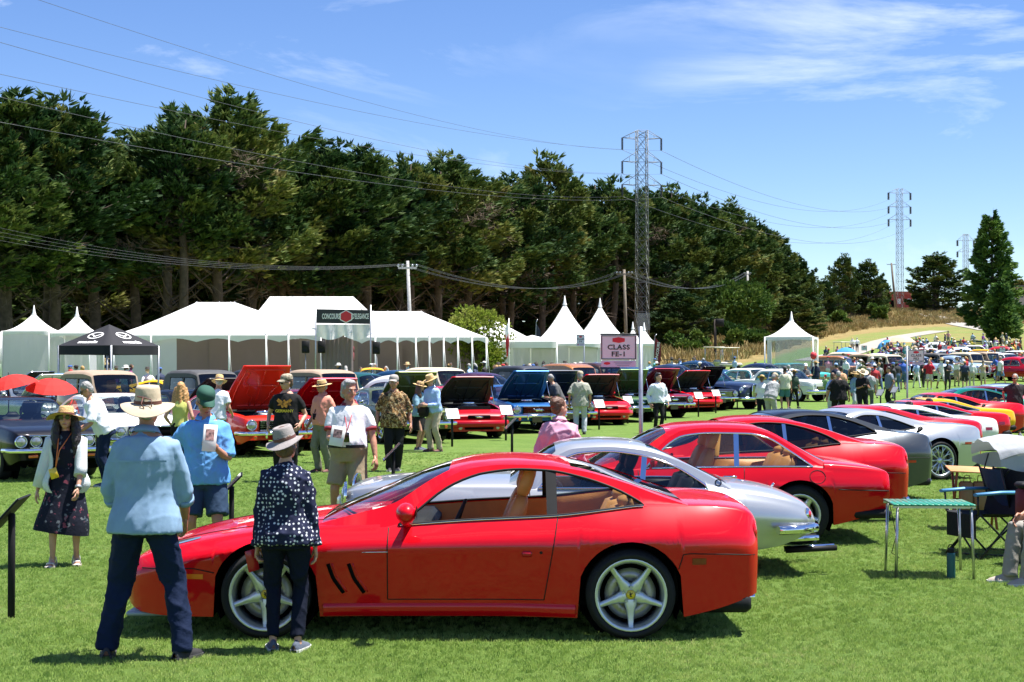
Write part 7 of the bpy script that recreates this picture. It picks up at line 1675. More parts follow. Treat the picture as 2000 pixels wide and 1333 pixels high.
# cars parked on the hill
for px,Y,src,rc,lb in ((1600,350,s50,{'paint_aqua':PWHITE},'white car parked on the hill at the end of the grove'),(1618,352,s50,{'paint_aqua':ICE},'pale blue parked car second from the grove on the hill'),(1634,354,notch,{'paint_red':PWHITE},'white notchback parked left of the dark hill trees'),(1802,430,notch,{'paint_red':PWHITE},'white hatchback on the brow right of the red shed'),(1846,432,s40,{'paint_dark_green':PBLACK},'dark car on the brow below the umbrella shaped cypress')):
    q=again(src,lb,spot(px,Y)+Vector((0,0,.13)),rc,175);q['group']='cars parked on the hill'
p=onground(1727,422);o=thing('truck','orange truck parked beside the red shed on the hill','truck',p);s=422/F
MB().box((0,0,10*s),(14*s,2.4,12*s),bev=.2,taper=.85).build('cab',mat('orange_truck_paint',(.62,.17,.03),.4,coat=.6),o);MB().box((-1*s,-1.22,12*s),(8*s,.04,4*s)).build('window',DTINT,o)
for x in (-4,4):MB().tube([(x*s,-1.3,2.6*s),(x*s,-1.0,2.6*s)],2.6*s,12).build('wheel',RUBBER,o)

# ------------------------------------------------------------------ people
def cloth(name,col,pat=None,cols=(),sc_=20.0,bump=.25,bscale=22,rough=.85):
    """woven cloth; pat: dots, floral, plaid, swirl, stripe"""
    if name in MATS:return MATS[name]
    m=mat(name,col,rough,var=.08,nscale=9,bump=bump,bscale=bscale,spec=.2,sheen=0);t=m.node_tree;b=t.nodes['Principled BSDF']
    if pat:
        tcn=t.nodes.new('ShaderNodeTexCoord')
        def vor(s_,off=0,feature='F1'):
            mp_=N(t,'ShaderNodeMapping');mp_.inputs['Location'].default_value=(off,off*2,off*3);t.links.new(tcn.outputs['Object'],mp_.inputs[0])
            v=N(t,'ShaderNodeTexVoronoi',feature=feature);v.inputs['Scale'].default_value=s_;t.links.new(mp_.outputs[0],v.inputs['Vector']);return v
        prev=[b.inputs['Base Color'].links[0].from_socket]
        def over(fac,c):
            x=N(t,'ShaderNodeMix',data_type='RGBA');t.links.new(fac,x.inputs['Factor']);t.links.new(prev[0],x.inputs['A'])
            if isinstance(c,tuple):x.inputs['B'].default_value=(*c,1)
            else:t.links.new(c,x.inputs['B'])
            prev[0]=x.outputs['Result']
        if pat == 'dots':
            v=vor(sc_);v.inputs['Randomness'].default_value=.5;r=ramp(t,[(.26,1.0),(.34,0.0)]);t.links.new(v.outputs['Distance'],r.inputs[0]);over(r.outputs[0],cols[0])
        elif pat == 'floral':
            for k,c in enumerate(cols):
                v=vor(sc_*(.8+.35*k),k*1.7);nz=N(t,'ShaderNodeTexNoise');nz.inputs['Scale'].default_value=sc_*4;t.links.new(tcn.outputs['Object'],nz.inputs['Vector'])
                ml=N(t,'ShaderNodeMath',operation='ADD');t.links.new(v.outputs['Distance'],ml.inputs[0]);t.links.new(nz.outputs[0],ml.inputs[1]);r=ramp(t,[(.62,.85),(.70,0.0)]);t.links.new(ml.outputs[0],r.inputs[0]);over(r.outputs[0],c)
        elif pat == 'swirl':
            for k,c in enumerate(cols):
                nz=N(t,'ShaderNodeTexNoise');nz.inputs['Scale'].default_value=sc_*(.6+.5*k);nz.inputs['Distortion'].default_value=2.2;nz.inputs['Detail'].default_value=3
                mp_=N(t,'ShaderNodeMapping');mp_.inputs['Location'].default_value=(k*3.3,k,0);t.links.new(tcn.outputs['Object'],mp_.inputs[0]);t.links.new(mp_.outputs[0],nz.inputs['Vector']);r=ramp(t,[(.50,0.0),(.55,1.0),(.64,1.0),(.68,.2)]);t.links.new(nz.outputs[0],r.inputs[0]);over(r.outputs[0],c)
        elif pat in ('plaid','stripe'):
            for k,(ax,c) in enumerate(zip('XZX' if pat == 'plaid' else 'X',cols)):
                wv=N(t,'ShaderNodeTexWave',bands_direction=ax);wv.inputs['Scale'].default_value=sc_*(1,.8,2.3)[k];t.links.new(tcn.outputs['Object'],wv.inputs['Vector']);r=ramp(t,[(.45,0.0),(.6,.65)]);t.links.new(wv.outputs[0],r.inputs[0]);over(r.outputs[0],c)
        t.links.new(prev[0],b.inputs['Base Color'])
    return m
DENIM=cloth('light_denim_shirting',(.215,.33,.475),bump=.18,bscale=10);JEANS=cloth('indigo_jeans',(.005,.013,.042),bump=.5,bscale=16);NAVYT=cloth('navy_trousers',(.003,.006,.018),bump=.3)
BLUESH=cloth('bright_blue_shirting',(.13,.36,.72));NAVYSH=cloth('navy_shorts_cloth',(.025,.05,.095));DOTS=cloth('white_spotted_navy',(.012,.016,.045),'dots',((.60,.62,.68),),36);FLORAL=cloth('dark_floral',(.010,.012,.024),'floral',((.10,.13,.16),(.26,.06,.09),(.16,.18,.20)),9)
CARDI=cloth('pale_knit',(.66,.71,.72),bump=.5,bscale=120);WPOLO=cloth('white_polo',(.74,.76,.80));KHAKI=cloth('khaki',(.30,.235,.155));KHAKI2=cloth('pale_khaki',(.45,.38,.27));BLKT=cloth('black_cotton',(.012,.012,.013));SALMON=cloth('salmon_shirting',(.68,.27,.20));SAGE=cloth('grey_green_trousers',(.19,.19,.135))
HAWAI=cloth('patterned_rayon',(.022,.018,.015),'swirl',((.30,.17,.06),(.44,.33,.18),(.10,.05,.02)),9);TEALT=cloth('soft_blue_tee',(.22,.38,.47));SKYSH=cloth('pale_blue_shirting',(.33,.48,.78));LIME=cloth('pale_lime_knit',(.56,.56,.16));WTEE=cloth('white_tee',(.70,.73,.80));PINKST=cloth('pink_striped_shirting',(.62,.36,.46),'stripe',((.40,.12,.24),),34)
PLAID=cloth('grey_plaid',(.42,.41,.33),'plaid',((.10,.13,.15),(.16,.20,.18),(.52,.5,.4)),9);PALET=cloth('pale_grey_trousers',(.44,.47,.52));WSWEAT=cloth('white_sweat',(.66,.70,.78));GREYT=cloth('grey_polo',(.34,.35,.36));STRAW=mat('straw',(.56,.38,.17),.8,var=.2,nscale=60,bump=.5,bscale=120);TANHAT=mat('tan_canvas_hat',(.44,.36,.255),.9,var=.08,bump=.2,bscale=30)
FELT=mat('grey_felt',(.26,.235,.23),.95,var=.08,nscale=20,bump=.2,bscale=80);GREENC=mat('green_cap_cloth',(.012,.075,.052),.85,var=.1);BROWNB=mat('brown_hat_band',(.12,.04,.03),.7);SHOEK=mat('black_shoe',(.016,.016,.018),.6,bump=.2);SHOEG=mat('grey_knit_shoe',(.08,.10,.14),.8,bump=.3,bscale=100);SOLE=mat('pale_sole',(.6,.6,.58),.7);SOLED=mat('dark_sole',(.05,.05,.05),.8);BEIGE=mat('beige_shoe',(.36,.32,.26),.8)
HAIRB=mat('black_hair',(.014,.010,.009),.45,var=.5,nscale=40,bump=.6,bscale=60);HAIRG=mat('grey_hair',(.27,.265,.26),.6,var=.3,nscale=40,bump=.5,bscale=60);HAIRBR=mat('brown_hair',(.11,.055,.028),.5,var=.4,nscale=40,bump=.5,bscale=60);HAIRBL=mat('blonde_hair',(.48,.25,.085),.45,var=.35,nscale=50,bump=.6,bscale=70);HAIRAU=mat('auburn_hair',(.10,.038,.016),.45,var=.35,nscale=50,bump=.6,bscale=60)
SHADES=mat('dark_lens',(.008,.007,.007),.08,coat=1);LIPS=mat('lips',(.32,.075,.07),.4);BROW=mat('brow_hair',(.07,.05,.04),.8);EYEW=mat('eye_white',(.6,.58,.55),.25);EYED=mat('dark_iris',(.02,.014,.01),.2);LANY=mat('orange_lanyard',(.75,.2,.05),.7);LANR=mat('red_lanyard',(.5,.02,.03),.7)
def ik(a,c,l1,l2,pole):
    a,c=Vector(a),Vector(c);d=c-a;L=min(d.length,(l1+l2)*.999);d=d.normalized();c=a+d*L
    k=(l1*l1-l2*l2+L*L)/(2*L);hgt=math.sqrt(max(0,l1*l1-k*k));p=Vector(pole);p=p-d*p.dot(d);p=p.normalized() if p.length > 1e-5 else d.orthogonal()
    return a+d*k+p*hgt,c
def join(me,mb,name,mis=0):
    vs=[tuple(v.co) for v in me.vertices];n=len(vs);fs=[tuple(p.vertices) for p in me.polygons];k=len(fs)
    r=bpy.data.meshes.new(name);r.from_pydata(vs+mb.v,[],fs+[tuple(i+n for i in f) for f in mb.f]);r.polygons.foreach_set('use_smooth',[True]*len(r.polygons));r.update();bpy.data.meshes.remove(me);return r
def hand(mb,wpos,d,nrm,side,s=1.0,curl=.5,spread=.10):
    """palm, four jointed fingers, thumb from the side of the palm; nrm: back of the hand"""
    d=Vector(d).normalized();n=Vector(nrm);n=(n-d*n.dot(d)).normalized();x=d.cross(n)*side
    w_=Vector(wpos);pts=[w_-d*.03*s,w_+d*.02*s,w_+d*.055*s,w_+d*.092*s]
    mb.tube([tuple(p) for p in pts],0,10,squash=[(.026*s,.020*s),(.036*s,.017*s),(.042*s,.015*s),(.040*s,.012*s)],up=tuple(n))
    for k,(off,ln) in enumerate(((-.030,.072),(-.010,.082),(.010,.076),(.029,.060))):
        p=w_+d*.085*s+x*off*s;a=curl*.5;dd=(d+x*(off*spread*12)).normalized();q=[p-dd*.02*s]
        for j,f in enumerate((.46,.30,.24)):
            q.append(q[-1]+(dd*math.cos(a)-n*math.sin(a))*(ln*f*s+(.02*s if j == 0 else 0)));a+= curl*(.9-.2*j)
        mb.tube([tuple(v) for v in q],[.0095*s,.0090*s,.0082*s,.0066*s],6)
    p=w_+d*.025*s-x*.030*s;q=[p,p+(d*.6-x*.7-n*.3)*.034*s,p+(d*.6-x*.7-n*.3)*.034*s+(d*.95-x*.15-n*.4)*.030*s,p+(d*.6-x*.7-n*.3)*.034*s+(d*.95-x*.10-n*.5)*.053*s]
    mb.tube([tuple(v) for v in q],[.014*s,.0115*s,.0098*s,.007*s],6)
def person(label,px,D,rz=0,h=1.75,fem=False,lean=0,twist=0,feet=((-.11,0,0),(.11,0,0)),arms=(None,None),head=(0,0,0),top=None,bottom=None,shoes=(SHOEK,SOLED),hair=None,hat=None,skin=SKIN,belly=0.0,vox=.014,glasses=None,group=None,pz=None,pos=None,fat=1.0,extras=None,curl=(.55,.55),hand_dir=(None,None),poles=(None,None),seated=False,cat='person'):
    s=h/1.75;loc=pos if pos is not None else onground(px,D);o=thing('person',label,cat,loc,R(rz),group)
    a=R(lean);u=Vector((0,-math.sin(a),math.cos(a)));tw=R(twist);V=lambda *p:Vector(p)
    P=V(0,0,.915*s if pz is None else pz);X=lambda t:V(math.cos(tw*t),math.sin(tw*t),0)
    fwd=lambda t:(u.cross(X(t))).normalized()*-1   # direction of the chest
    ft=lambda t:X(t).cross(u).normalized()*-1
    if fem:prof=[(-.13,.10,.085),(-.07,.170,.115),(0,.172,.120),(.09,.140,.100),(.17,.122,.092),(.26,.135,.105),(.34,.150,.122),(.42,.146,.100),(.48,.105,.076),(.53,.058,.056),(.58,.048,.052)]
    else:prof=[(-.13,.10,.09),(-.07,.165,.118),(0,.170,.122),(.10,.158,.115),(.20,.155,.112),(.30,.170,.120),(.38,.180,.122),(.44,.165,.108),(.50,.125,.085),(.54,.068,.066),(.60,.058,.060)]
    def rings(mb,t0,t1,ease=0.0,ease_y=None,flare=0.0,n=20,steps=14,hemx=1.0):
        ts=np.linspace(t0,t1,steps);A=np.array(prof);rows=[]
        for t in ts:
            rx=np.interp(t,A[:,0],A[:,1])*s*fat+ease;ry=np.interp(t,A[:,0],A[:,2])*s*fat+(ease if ease_y is None else ease_y)
            if t <-.05:rx=max(rx,.168*s*fat+ease);ry=max(ry,.118*s*fat+ease)
            b_=belly*math.exp(-((t-.10)/.15)**2);k=sm(-.2,.5,t);f=flare*sm(.15,t0,t) if flare else 0
            c=P+u*(t*s)-V(0,1,0)*b_*.6;xv=X(k);yv=u.cross(xv)
            rows.append([tuple(c+xv*((rx+f+b_*.25)*math.cos(q))+yv*((ry+f*.8+b_*.6)*math.sin(q))) for q in np.linspace(0,2*PI,n+1)[:-1]])
        b0=mb.n;mb.grid(rows,closed=True);mb.f+= [tuple(b0+i for i in range(n))[::-1],tuple(b0+(steps-1)*n+i for i in range(n))];mb.m+= [0,0];mb.sm+= [True,True]
    N0=P+u*(.53*s);sh=[N0-u*(.100*s)+X(1)*(k*(.150 if fem else .178)*s*fat**.5) for k in (-1,1)]
    hips=[P+V(k*.088*s*fat,0,-.03*s) for k in (-1,1)]
    elb,wri,kne,ank=[],[],[],[]
    for i,k in enumerate((-1,1)):
        tgt=arms[i];tgt=sh[i]+V(k*.085,-.04,-.555)*s if tgt is None else V(*tgt)*s
        e,w_=ik(sh[i],tgt,.30*s,.265*s,poles[i] or (k*.5,1,-.2));elb.append(e);wri.append(w_)
        f=feet[i];an=V(f[0]*s,f[1]*s,(.085+(f[3] if len(f) > 3 else 0))*s);kn,an=ik(hips[i],an,.425*s,.405*s,(k*.12,-1,0));kne.append(kn);ank.append(an)
    # --- the body, one skin
    b=MB();rings(b,-.12,.56,-.008);lf=.84 if bottom and bottom[0] in ('trousers','slim','dress') else .96
    for i,k in enumerate((-1,1)):
        m1=hips[i].lerp(kne[i],.5);m2=kne[i].lerp(ank[i],.35)
        b.tube([tuple(q) for q in (hips[i]+V(0,0,.02),hips[i].lerp(kne[i],.25),m1,kne[i],m2+V(0,.012*s,0),kne[i].lerp(ank[i],.75),ank[i],ank[i]-V(0,0,.03*s))],[q*s*fat**.5*lf for q in (.085,.084,.072,.054,.054,.040,.036,.036)],12)
        fd=R(feet[i][2]);fx=V(math.sin(fd),-math.cos(fd),0);b.tube([tuple(q) for q in (ank[i]-fx*.05*s-V(0,0,.05*s),ank[i]+fx*.03*s-V(0,0,.05*s),ank[i]+fx*.11*s-V(0,0,.062*s),ank[i]+fx*.16*s-V(0,0,.066*s))],0,9,squash=[(.03*s,.028*s),(.034*s,.032*s),(.040*s,.02*s),(.032*s,.014*s)],up=(0,0,1))
        af=.80 if top and top[0] != 'none' else 1.0;b.tube([tuple(q) for q in (sh[i]-X(1)*k*.05*s,sh[i],sh[i].lerp(elb[i],.35),elb[i],elb[i].lerp(wri[i],.3),wri[i])],[q*s*(.88 if fem else 1)*fat**.4 for q in (.055*af,.056*af,.049*af**.7,.039,.040,.025)],10)
    Hp,Hy,Hr=[R(q) for q in head];hm=Euler((0,0,Hy)).to_matrix() @ Euler((-Hp*-1,0,0)).to_matrix() @ Euler((0,Hr,0)).to_matrix()
    lean_h=Euler((a*.55,0,0)).to_matrix();hm=lean_h @ hm
    nk=P+u*(.52*s);Hc=nk+u*.075*s*1.0+V(0,0,.075*s)+V(0,-.025*s,.01*s);q_=lambda x,y,z:Hc+hm @ (V(x,y,z)*s)
    b.tube([tuple(nk-u*.03*s),tuple(nk.lerp(Hc,.5)+V(0,.008*s,0)),tuple(Hc)],[.056*s,.050*s*(.88 if fem else 1),.05*s],12)
    hv=vox*.62 if vox < .02 else vox
    HB=MB() if vox < .02 else b
    def ball(c,r,mb):mb.ball(tuple(q_(*c)),tuple(x*s for x in r),16,11,M=hm)
    ball((0,.012,.028),(.074,.092,.098),HB);ball((0,-.012,-.03),(.063,.078,.078),HB);ball((0,-.045,-.072),(.040,.042,.040),HB);HB.tube([tuple(q_(0,-.085,.018)),tuple(q_(0,-.100,-.006)),tuple(q_(0,-.106,-.024)),tuple(q_(0,-.088,-.032))],[.009*s,.012*s,.0155*s,.010*s],8)
    for k in (-1,1):ball((k*.077,.012,-.012),(.010,.022,.030),HB);ball((k*.034,-.062,-.030),(.026,.022,.022),HB)
    ball((0,-.078,.030),(.052,.014,.010),HB);ball((0,-.084,-.062),(.022,.012,.010),HB)
    if HB is not b:HB.tube([tuple(Hc+V(0,.01*s,-.02*s)),tuple(nk.lerp(Hc,.35)+V(0,.006*s,0)),tuple(nk-u*.02*s)],[.046*s,.048*s*(.9 if fem else 1),.05*s],12)
    me=remesh(b,vox,3,'body')
    ex=MB()
    if HB is not b:hme=remesh(HB,hv,3,'head');ex.v=[tuple(v.co) for v in hme.vertices];ex.f=[tuple(p.vertices) for p in hme.polygons];ex.n=len(ex.v);bpy.data.meshes.remove(hme)
    for i,k in enumerate((-1,1)):
        dd=hand_dir[i][0] if hand_dir[i] else (wri[i]-elb[i]);nn=hand_dir[i][1] if hand_dir[i] else V(k*1.0,-.25,0.05)
        hand(ex,wri[i]-Vector(dd).normalized()*.01,dd,nn,-k,s*(.92 if fem else 1.02),curl[i])
    me=join(me,ex,'body');me.materials.append(skin);obj('body',me,o)
    # --- face
    if vox < .022:
        for k in (-1,1):
            if not (glasses and glasses == 'sun'):
                e=MB();e.ball(tuple(q_(k*.030,-.074,.010)),.0125*s,8,6);ee=e.build('eye',EYEW,o);e=MB();e.ball(tuple(q_(k*.030,-.0835,.010)),.006*s,8,5);e.build('iris',EYED,ee)
            e=MB();e.tube([tuple(q_(k*.014,-.090,.030)),tuple(q_(k*.034,-.087,.037)),tuple(q_(k*.050,-.072,.030))],[.0035*s,.005*s,.003*s],5);e.build('eyebrow',hair[1] if hair and hair[1] is not HAIRBL else BROW,o)
        e=MB();e.tube([tuple(q_(-.024,-.086,-.062)),tuple(q_(-.008,-.0955,-.060)),tuple(q_(0,-.0955,-.0615)),tuple(q_(.008,-.0955,-.060)),tuple(q_(.024,-.086,-.062))],[.002*s,.006*s,.006*s,.006*s,.002*s],6);e.build('mouth',LIPS,o)
    if glasses:
        g=MB()
        for k in (-1,1):
            g.tube([tuple(q_(k*.033,-.088,.010)),tuple(q_(k*.033,-.099,.009))],0,12,squash=[(.026*s,.021*s)]*2,up=tuple(hm @ V(0,0,1)));g.tube([tuple(q_(k*.058,-.092,.014)),tuple(q_(k*.078,-.04,.014)),tuple(q_(k*.080,.02,.008))],.0035*s,5)
        g.tube([tuple(q_(-.012,-.097,.014)),tuple(q_(.012,-.097,.014))],.003*s,5);g.build('sunglasses' if glasses == 'sun' else 'spectacles',SHADES,o)
    # --- hair
    if hair:
        kind,hmt=hair;b=MB()
        b.ball(tuple(q_(0,.026,.040)),(.081*s,.092*s,.096*s),16,11,M=hm)
        b.ball(tuple(q_(0,.055,-.005)),(.072*s,.060*s,.080*s),14,9,M=hm)
        if kind in ('long','longback'):
            for x,y,l in ((-.072,.00,.40),(.072,.00,.42),(-.055,.06,.44),(.055,.06,.44),(0,.085,.46),(-.085,.03,.30),(.085,.03,.33)):
                fr_=-.05 if kind == 'long' and abs(x) > .07 else .03;p0=q_(x,y,.03);b.tube([tuple(p0),tuple(p0+V(x*.35,fr_*.4,-.14)*s),tuple(p0+V(x*.45,fr_*.9,-.28)*s),tuple(p0+V(x*.25,fr_*1.1,-l)*s)],[.030*s,.044*s,.046*s,.016*s],8)
        elif kind == 'bob':b.ball(tuple(q_(0,.045,-.045)),(.086*s,.066*s,.075*s),14,9,M=hm)
        elif kind == 'bun':b.ball(tuple(q_(0,.10,.055)),(.05*s,.05*s,.065*s),12,8,M=hm);b.ball(tuple(q_(0,.06,.09)),(.055*s,.05*s,.045*s),12,8,M=hm)
        elif kind == 'full':b.ball(tuple(q_(.0,-.02,.098)),(.070*s,.060*s,.034*s),12,8,M=hm);b.ball(tuple(q_(0,.07,-.03)),(.074*s,.05*s,.07*s),12,8,M=hm)
        hme=remesh(b,max(.009,hv),2,'hair',.004 if vox < .02 else 0,5,60);hme.materials.append(hmt);obj('hair',hme,o)
    # --- hat
    if hat:make_hat(o,q_,hm,s,*hat)
    # --- top
    if top:
        kind,m_,hem=top[:3];opt=top[3] if len(top) > 3 else {};e=opt.get('ease',.022);b=MB()
        rings(b,hem,.505,e,None,opt.get('flare',0.0));
        b.tube([tuple(N0-u*.05*s),tuple(N0+u*.015*s)],[.085*s,.066*s*(.9 if fem else 1)],14)
        sl={'short':.62,'half':.92,'roll':1.30,'long':1.90,'none':.0,'elbow':1.05}[kind];r0=opt.get('sr',.066)
        for i,k in enumerate((-1,1)):
            if sl == 0:continue
            pts,rad=[sh[i]-X(1)*k*.085*s+u*.022*s,sh[i]-X(1)*k*.02*s+u*.004*s],[r0*.85*s,r0*1.04*s]
            if sl <= 1:pts+= [sh[i].lerp(elb[i],sl*.5),sh[i].lerp(elb[i],sl)];rad+= [r0*1.06*s,r0*1.04*s]
            else:
                pts+= [sh[i].lerp(elb[i],.5),elb[i],elb[i].lerp(wri[i],(sl-1)*.6),elb[i].lerp(wri[i],sl-1)];rad+= [r0*.98*s,r0*.88*s,r0*.82*s,(r0*.80 if kind == 'roll' else r0*.62)*s]
            b.tube([tuple(q) for q in pts],rad,12)
        tm=remesh(b,vox*.95,3,'top',opt.get('wr',.010),opt.get('seed',1),opt.get('wf',15));tm.materials.append(m_);T=obj(opt.get('name','shirt'),tm,o)
        if kind == 'roll' or opt.get('cuff'):
            for i in (0,1):
                c0=elb[i].lerp(wri[i],sl-1-.12);c1=elb[i].lerp(wri[i],sl-1+.02);c_=MB();c_.tube([tuple(c0),tuple(c1)],[r0*.92*s,r0*.95*s],14);c_.build('cuff',m_,T)
        if opt.get('collar'):
            c_=MB();rows=[]
            for z,r in ((-.012,.080),(.030,.070),(.034,.074),(-.004,.095)):rows.append([tuple(N0+u*(z*s)+X(1)*(r*s*1.02*math.sin(q))+V(0,-r*s*.95*math.cos(q),.022*s*-math.cos(q))) for q in np.linspace(.32,2*PI-.32,22)])
            c_.grid(rows);c_.build('collar',opt.get('colm',m_),T)
        if opt.get('placket'):
            c_=MB();A=np.array(prof)
            rows=[]
            for t in np.linspace(hem+.02,.44,10):
                ry=np.interp(t,A[:,0],A[:,2])*s*fat+e+belly*math.exp(-((t-.10)/.15)**2)*1.2+.004;c=P+u*(t*s);rows.append([tuple(c+V(x,-ry,0)) for x in (-.016,.016)])
            c_.grid(rows);c_.build('button_placket',m_,T)
    # --- bottom
    if bottom:
        kind,m_=bottom[:2];opt=bottom[2] if len(bottom) > 2 else {};b=MB();e=opt.get('ease',.012)
        if kind in ('trousers','shorts','slim'):
            rings(b,-.13,opt.get('waist',.09),e,steps=8)
            for i,k in enumerate((-1,1)):
                if kind == 'shorts':q=.88;pts=[hips[i]+V(0,0,.03),hips[i].lerp(kne[i],.3),hips[i].lerp(kne[i],.6),hips[i].lerp(kne[i],q)];rad=[.100,.104,.102,.104]
                else:
                    f=.80 if kind == 'slim' else 1.0;pts=[hips[i]+V(0,0,.03),hips[i].lerp(kne[i],.3),hips[i].lerp(kne[i],.7),kne[i],kne[i].lerp(ank[i],.4)+V(0,.008,0),kne[i].lerp(ank[i],.8),ank[i]+V(0,0,(.02 if kind == 'slim' else -.035)*s)];rad=[.098,.098*f**.5,.086*f,.075*f,.073*f,.066*f,.068*f]
                b.tube([tuple(q) for q in pts],[r*s*fat**.6 for r in rad],14)
            bm=remesh(b,vox*.95,3,'bottom',opt.get('wr',.007),9,20)
        else:   # skirt or dress skirt
            z1=opt['hem']*s;t0=opt.get('waist',.14);rows=[];n=30;fl=opt.get('flare',.12);A=np.array(prof)
            for j in range(13):
                f=j/12;z=(P.z+t0*s)*(1-f)+z1*f;t=(z-P.z)/s;rx=np.interp(max(t,-.06),A[:,0],A[:,1])*s+e;ry=np.interp(max(t,-.06),A[:,0],A[:,2])*s+e;g=fl*sm(.2,1,f)
                rows.append([((rx+g)*math.cos(q)*(1+.06*g*6*math.sin(7*q+1.3))+opt.get('swing',0)*f*f,(ry+g*.8)*math.sin(q)*(1+.06*g*6*math.sin(7*q+1.3)),z+opt.get('tilt',0)*f*f*math.cos(q)) for q in np.linspace(0,2*PI,n+1)[:-1]])
            b.grid(rows,closed=True);bm=b.mesh('bottom')
        bm.materials.append(m_);obj({'skirt':'skirt','shorts':'shorts','dress':'dress_skirt'}.get(kind,'trousers'),bm,o)
        if opt.get('belt'):
            b=MB();A=np.array(prof);t=opt.get('waist',.09)-.005;rx,ry=np.interp(t,A[:,0],A[:,1])*s*fat+e+.006,np.interp(t,A[:,0],A[:,2])*s*fat+e+.006;c=P+u*(t*s);b_=belly*math.exp(-((t-.1)/.15)**2)
            b.grid([[tuple(c+V((rx+b_*.25)*math.cos(q),(ry+b_*.6)*math.sin(q)-b_*.6,z)) for q in np.linspace(0,2*PI,25)] for z in (-.018,.018)]);b.build('belt',opt['belt'],o)
    if shoes:
        for i,k in enumerate((-1,1)):
            fd=R(feet[i][2]);M=Matrix.Translation(V(ank[i].x,ank[i].y,ank[i].z-.085*s)) @ Matrix.Rotation(fd,4,'Z');b=MB();rows=[]
            open_=len(shoes) > 2
            for y,w0,z0 in ((.075,.020,.055),(.068,.032,.075),(.02,.040,.095),(-.03,.042,.088),(-.09,.046,.066),(-.14,.046,.052),(-.185,.034,.040),(-.20,.014,.030)):
                if open_:z0=.028
                rows.append([tuple(M @ (V(w0*math.cos(q)*(1 if math.sin(q) < .5 else .8),y,.016+max(0,math.sin(q))*(z0-.016) if math.sin(q) > 0 else .016)*s)) for q in np.linspace(-.25,PI+.25,10)])
            b.grid(rows);S_=b.build('sandal' if open_ else 'shoe',shoes[0],o)
            b=MB();rows=[[tuple(M @ (V(sg*w0*1.06,y,z)*s)) for sg,z in ((-1,.0),(-1,.022),(1,.022),(1,.0))] for y,w0 in ((.08,.022),(.06,.036),(0,.043),(-.10,.049),(-.16,.045),(-.20,.026),(-.212,.010))];b.grid(rows,closed=False,smooth=False);b.build('sole',shoes[1],S_)
            if open_:
                b=MB()
                for y,zt in ((-.11,.052),(.03,.10)):b.tube([tuple(M @ (V(-.045,y,.02)*s)),tuple(M @ (V(-.03,y-.01,zt)*s)),tuple(M @ (V(.03,y-.01,zt)*s)),tuple(M @ (V(.045,y,.02)*s))],.008*s,5)
                b.build('strap',shoes[0],S_)
    if extras:extras(o,dict(P=P,u=u,s=s,N0=N0,sh=sh,elb=elb,wri=wri,q=q_,hm=hm,prof=prof,X=X))
    return o
def make_hat(o,q_,hm,s,kind,m_,band=None,tilt=0.0,brim=.17,crown=.105):
    tm=hm @ Euler((R(tilt),0,0)).to_matrix();c0=q_(0,.014,.055 if kind == 'cap' else .026);b=MB();n=28
    if kind == 'cap':
        rows=[]
        for z,r in ((.0,1.0),(.03,1.0),(.055,.94),(.075,.80),(.088,.55),(.094,.25),(.095,.02)):rows.append([tuple(c0+tm @ (Vector((.087*r*math.cos(q),.104*r*math.sin(q),z))*s)) for q in np.linspace(0,2*PI,n+1)[:-1]])
        b.grid(rows,closed=True);h_=b.build('cap',m_,o);b=MB();rows=[]
        for f in np.linspace(0,1,5):rows.append([tuple(c0+tm @ (Vector((.080*math.sin(q)*(1+.0*f),-.098*math.cos(q)*(1)-.082*f*math.cos(q*.95),.008-.022*f*f-.03*(math.sin(q)**2)*f))*s)) for q in np.linspace(-1.15,1.15,13)])
        b.grid(rows);b.build('visor',band or m_,h_);return
    rows=[];cr=crown
    prof=[(.001,cr*.86),(.030,cr*.88),(.055,cr*1.0),(.072,cr*.98),(.080,cr*.85),(.086,cr*.4),(.090,.006)]+[(.090+(brim-.090)*f,.004+{'wide':-.028*f*f,'fedora':-.012*f,'boater':-.004,'western':.0}.get(kind,0)) for f in (.25,.5,.75,.95,1.0)]
    for j,(r,z) in enumerate(prof):
        row=[]
        for q in np.linspace(0,2*PI,n+1)[:-1]:
            zz=z;cs,sn=math.cos(q),math.sin(q)
            if j <= 2 and kind in ('fedora','western','wide'):zz-= .026*math.exp(-(r*cs/.03)**2)*(.5+.5*-sn if kind == 'fedora' else 1)
            if j > 6:
                f=(r-.09)/(brim-.09)
                if kind in ('western',):zz+= .045*f*cs*cs
                if kind == 'fedora':zz+= .014*f*cs*cs-.020*f*max(0,-sn)-.03*f*max(0,sn)
                if kind == 'wide':zz+= .010*f*math.sin(3*q+1)-.012*f*cs*cs+.030*f*f*max(0,-sn)
                if kind == 'bush':zz+= .035*f*cs*cs-.035*f*f-.03*f*max(0,sn)
            row.append(tuple(c0+tm @ (Vector((r*cs*.96,r*sn*1.10,zz))*s)))
        rows.append(row)
    b.grid(rows,closed=True);b.grid([[tuple(Vector(p)-tm @ Vector((0,0,.004*s))) for p in row] for row in rows[6:]],closed=True,flip=True);h_=b.build('hat',m_,o)
    if band:b=MB();b.grid([[tuple(c0+tm @ (Vector((.0925*math.cos(q)*.96,.0925*math.sin(q)*1.10,z))*s)) for q in np.linspace(0,2*PI,n+1)[:-1]] for z in (.008,.030)],closed=True);b.build('hat_band',band,h_)
def booklet(label,loc,rot,size=(.15,.21),cat='booklet',name='booklet',m=PAPER,pic=True,col=(.35,.20,.18)):
    o=thing(name,label,cat,loc);o.rotation_euler=rot;MB().box((0,0,0),(size[0],.012,size[1]),bev=.002).build('cover',m,o)
    if pic:b=MB();b.box((0,-.0075,size[1]*.12),(size[0]*.62,.002,size[1]*.42));b.build('cover_photo',mat('printed_picture',col,.5,var=.9,nscale=35),o)
    return o

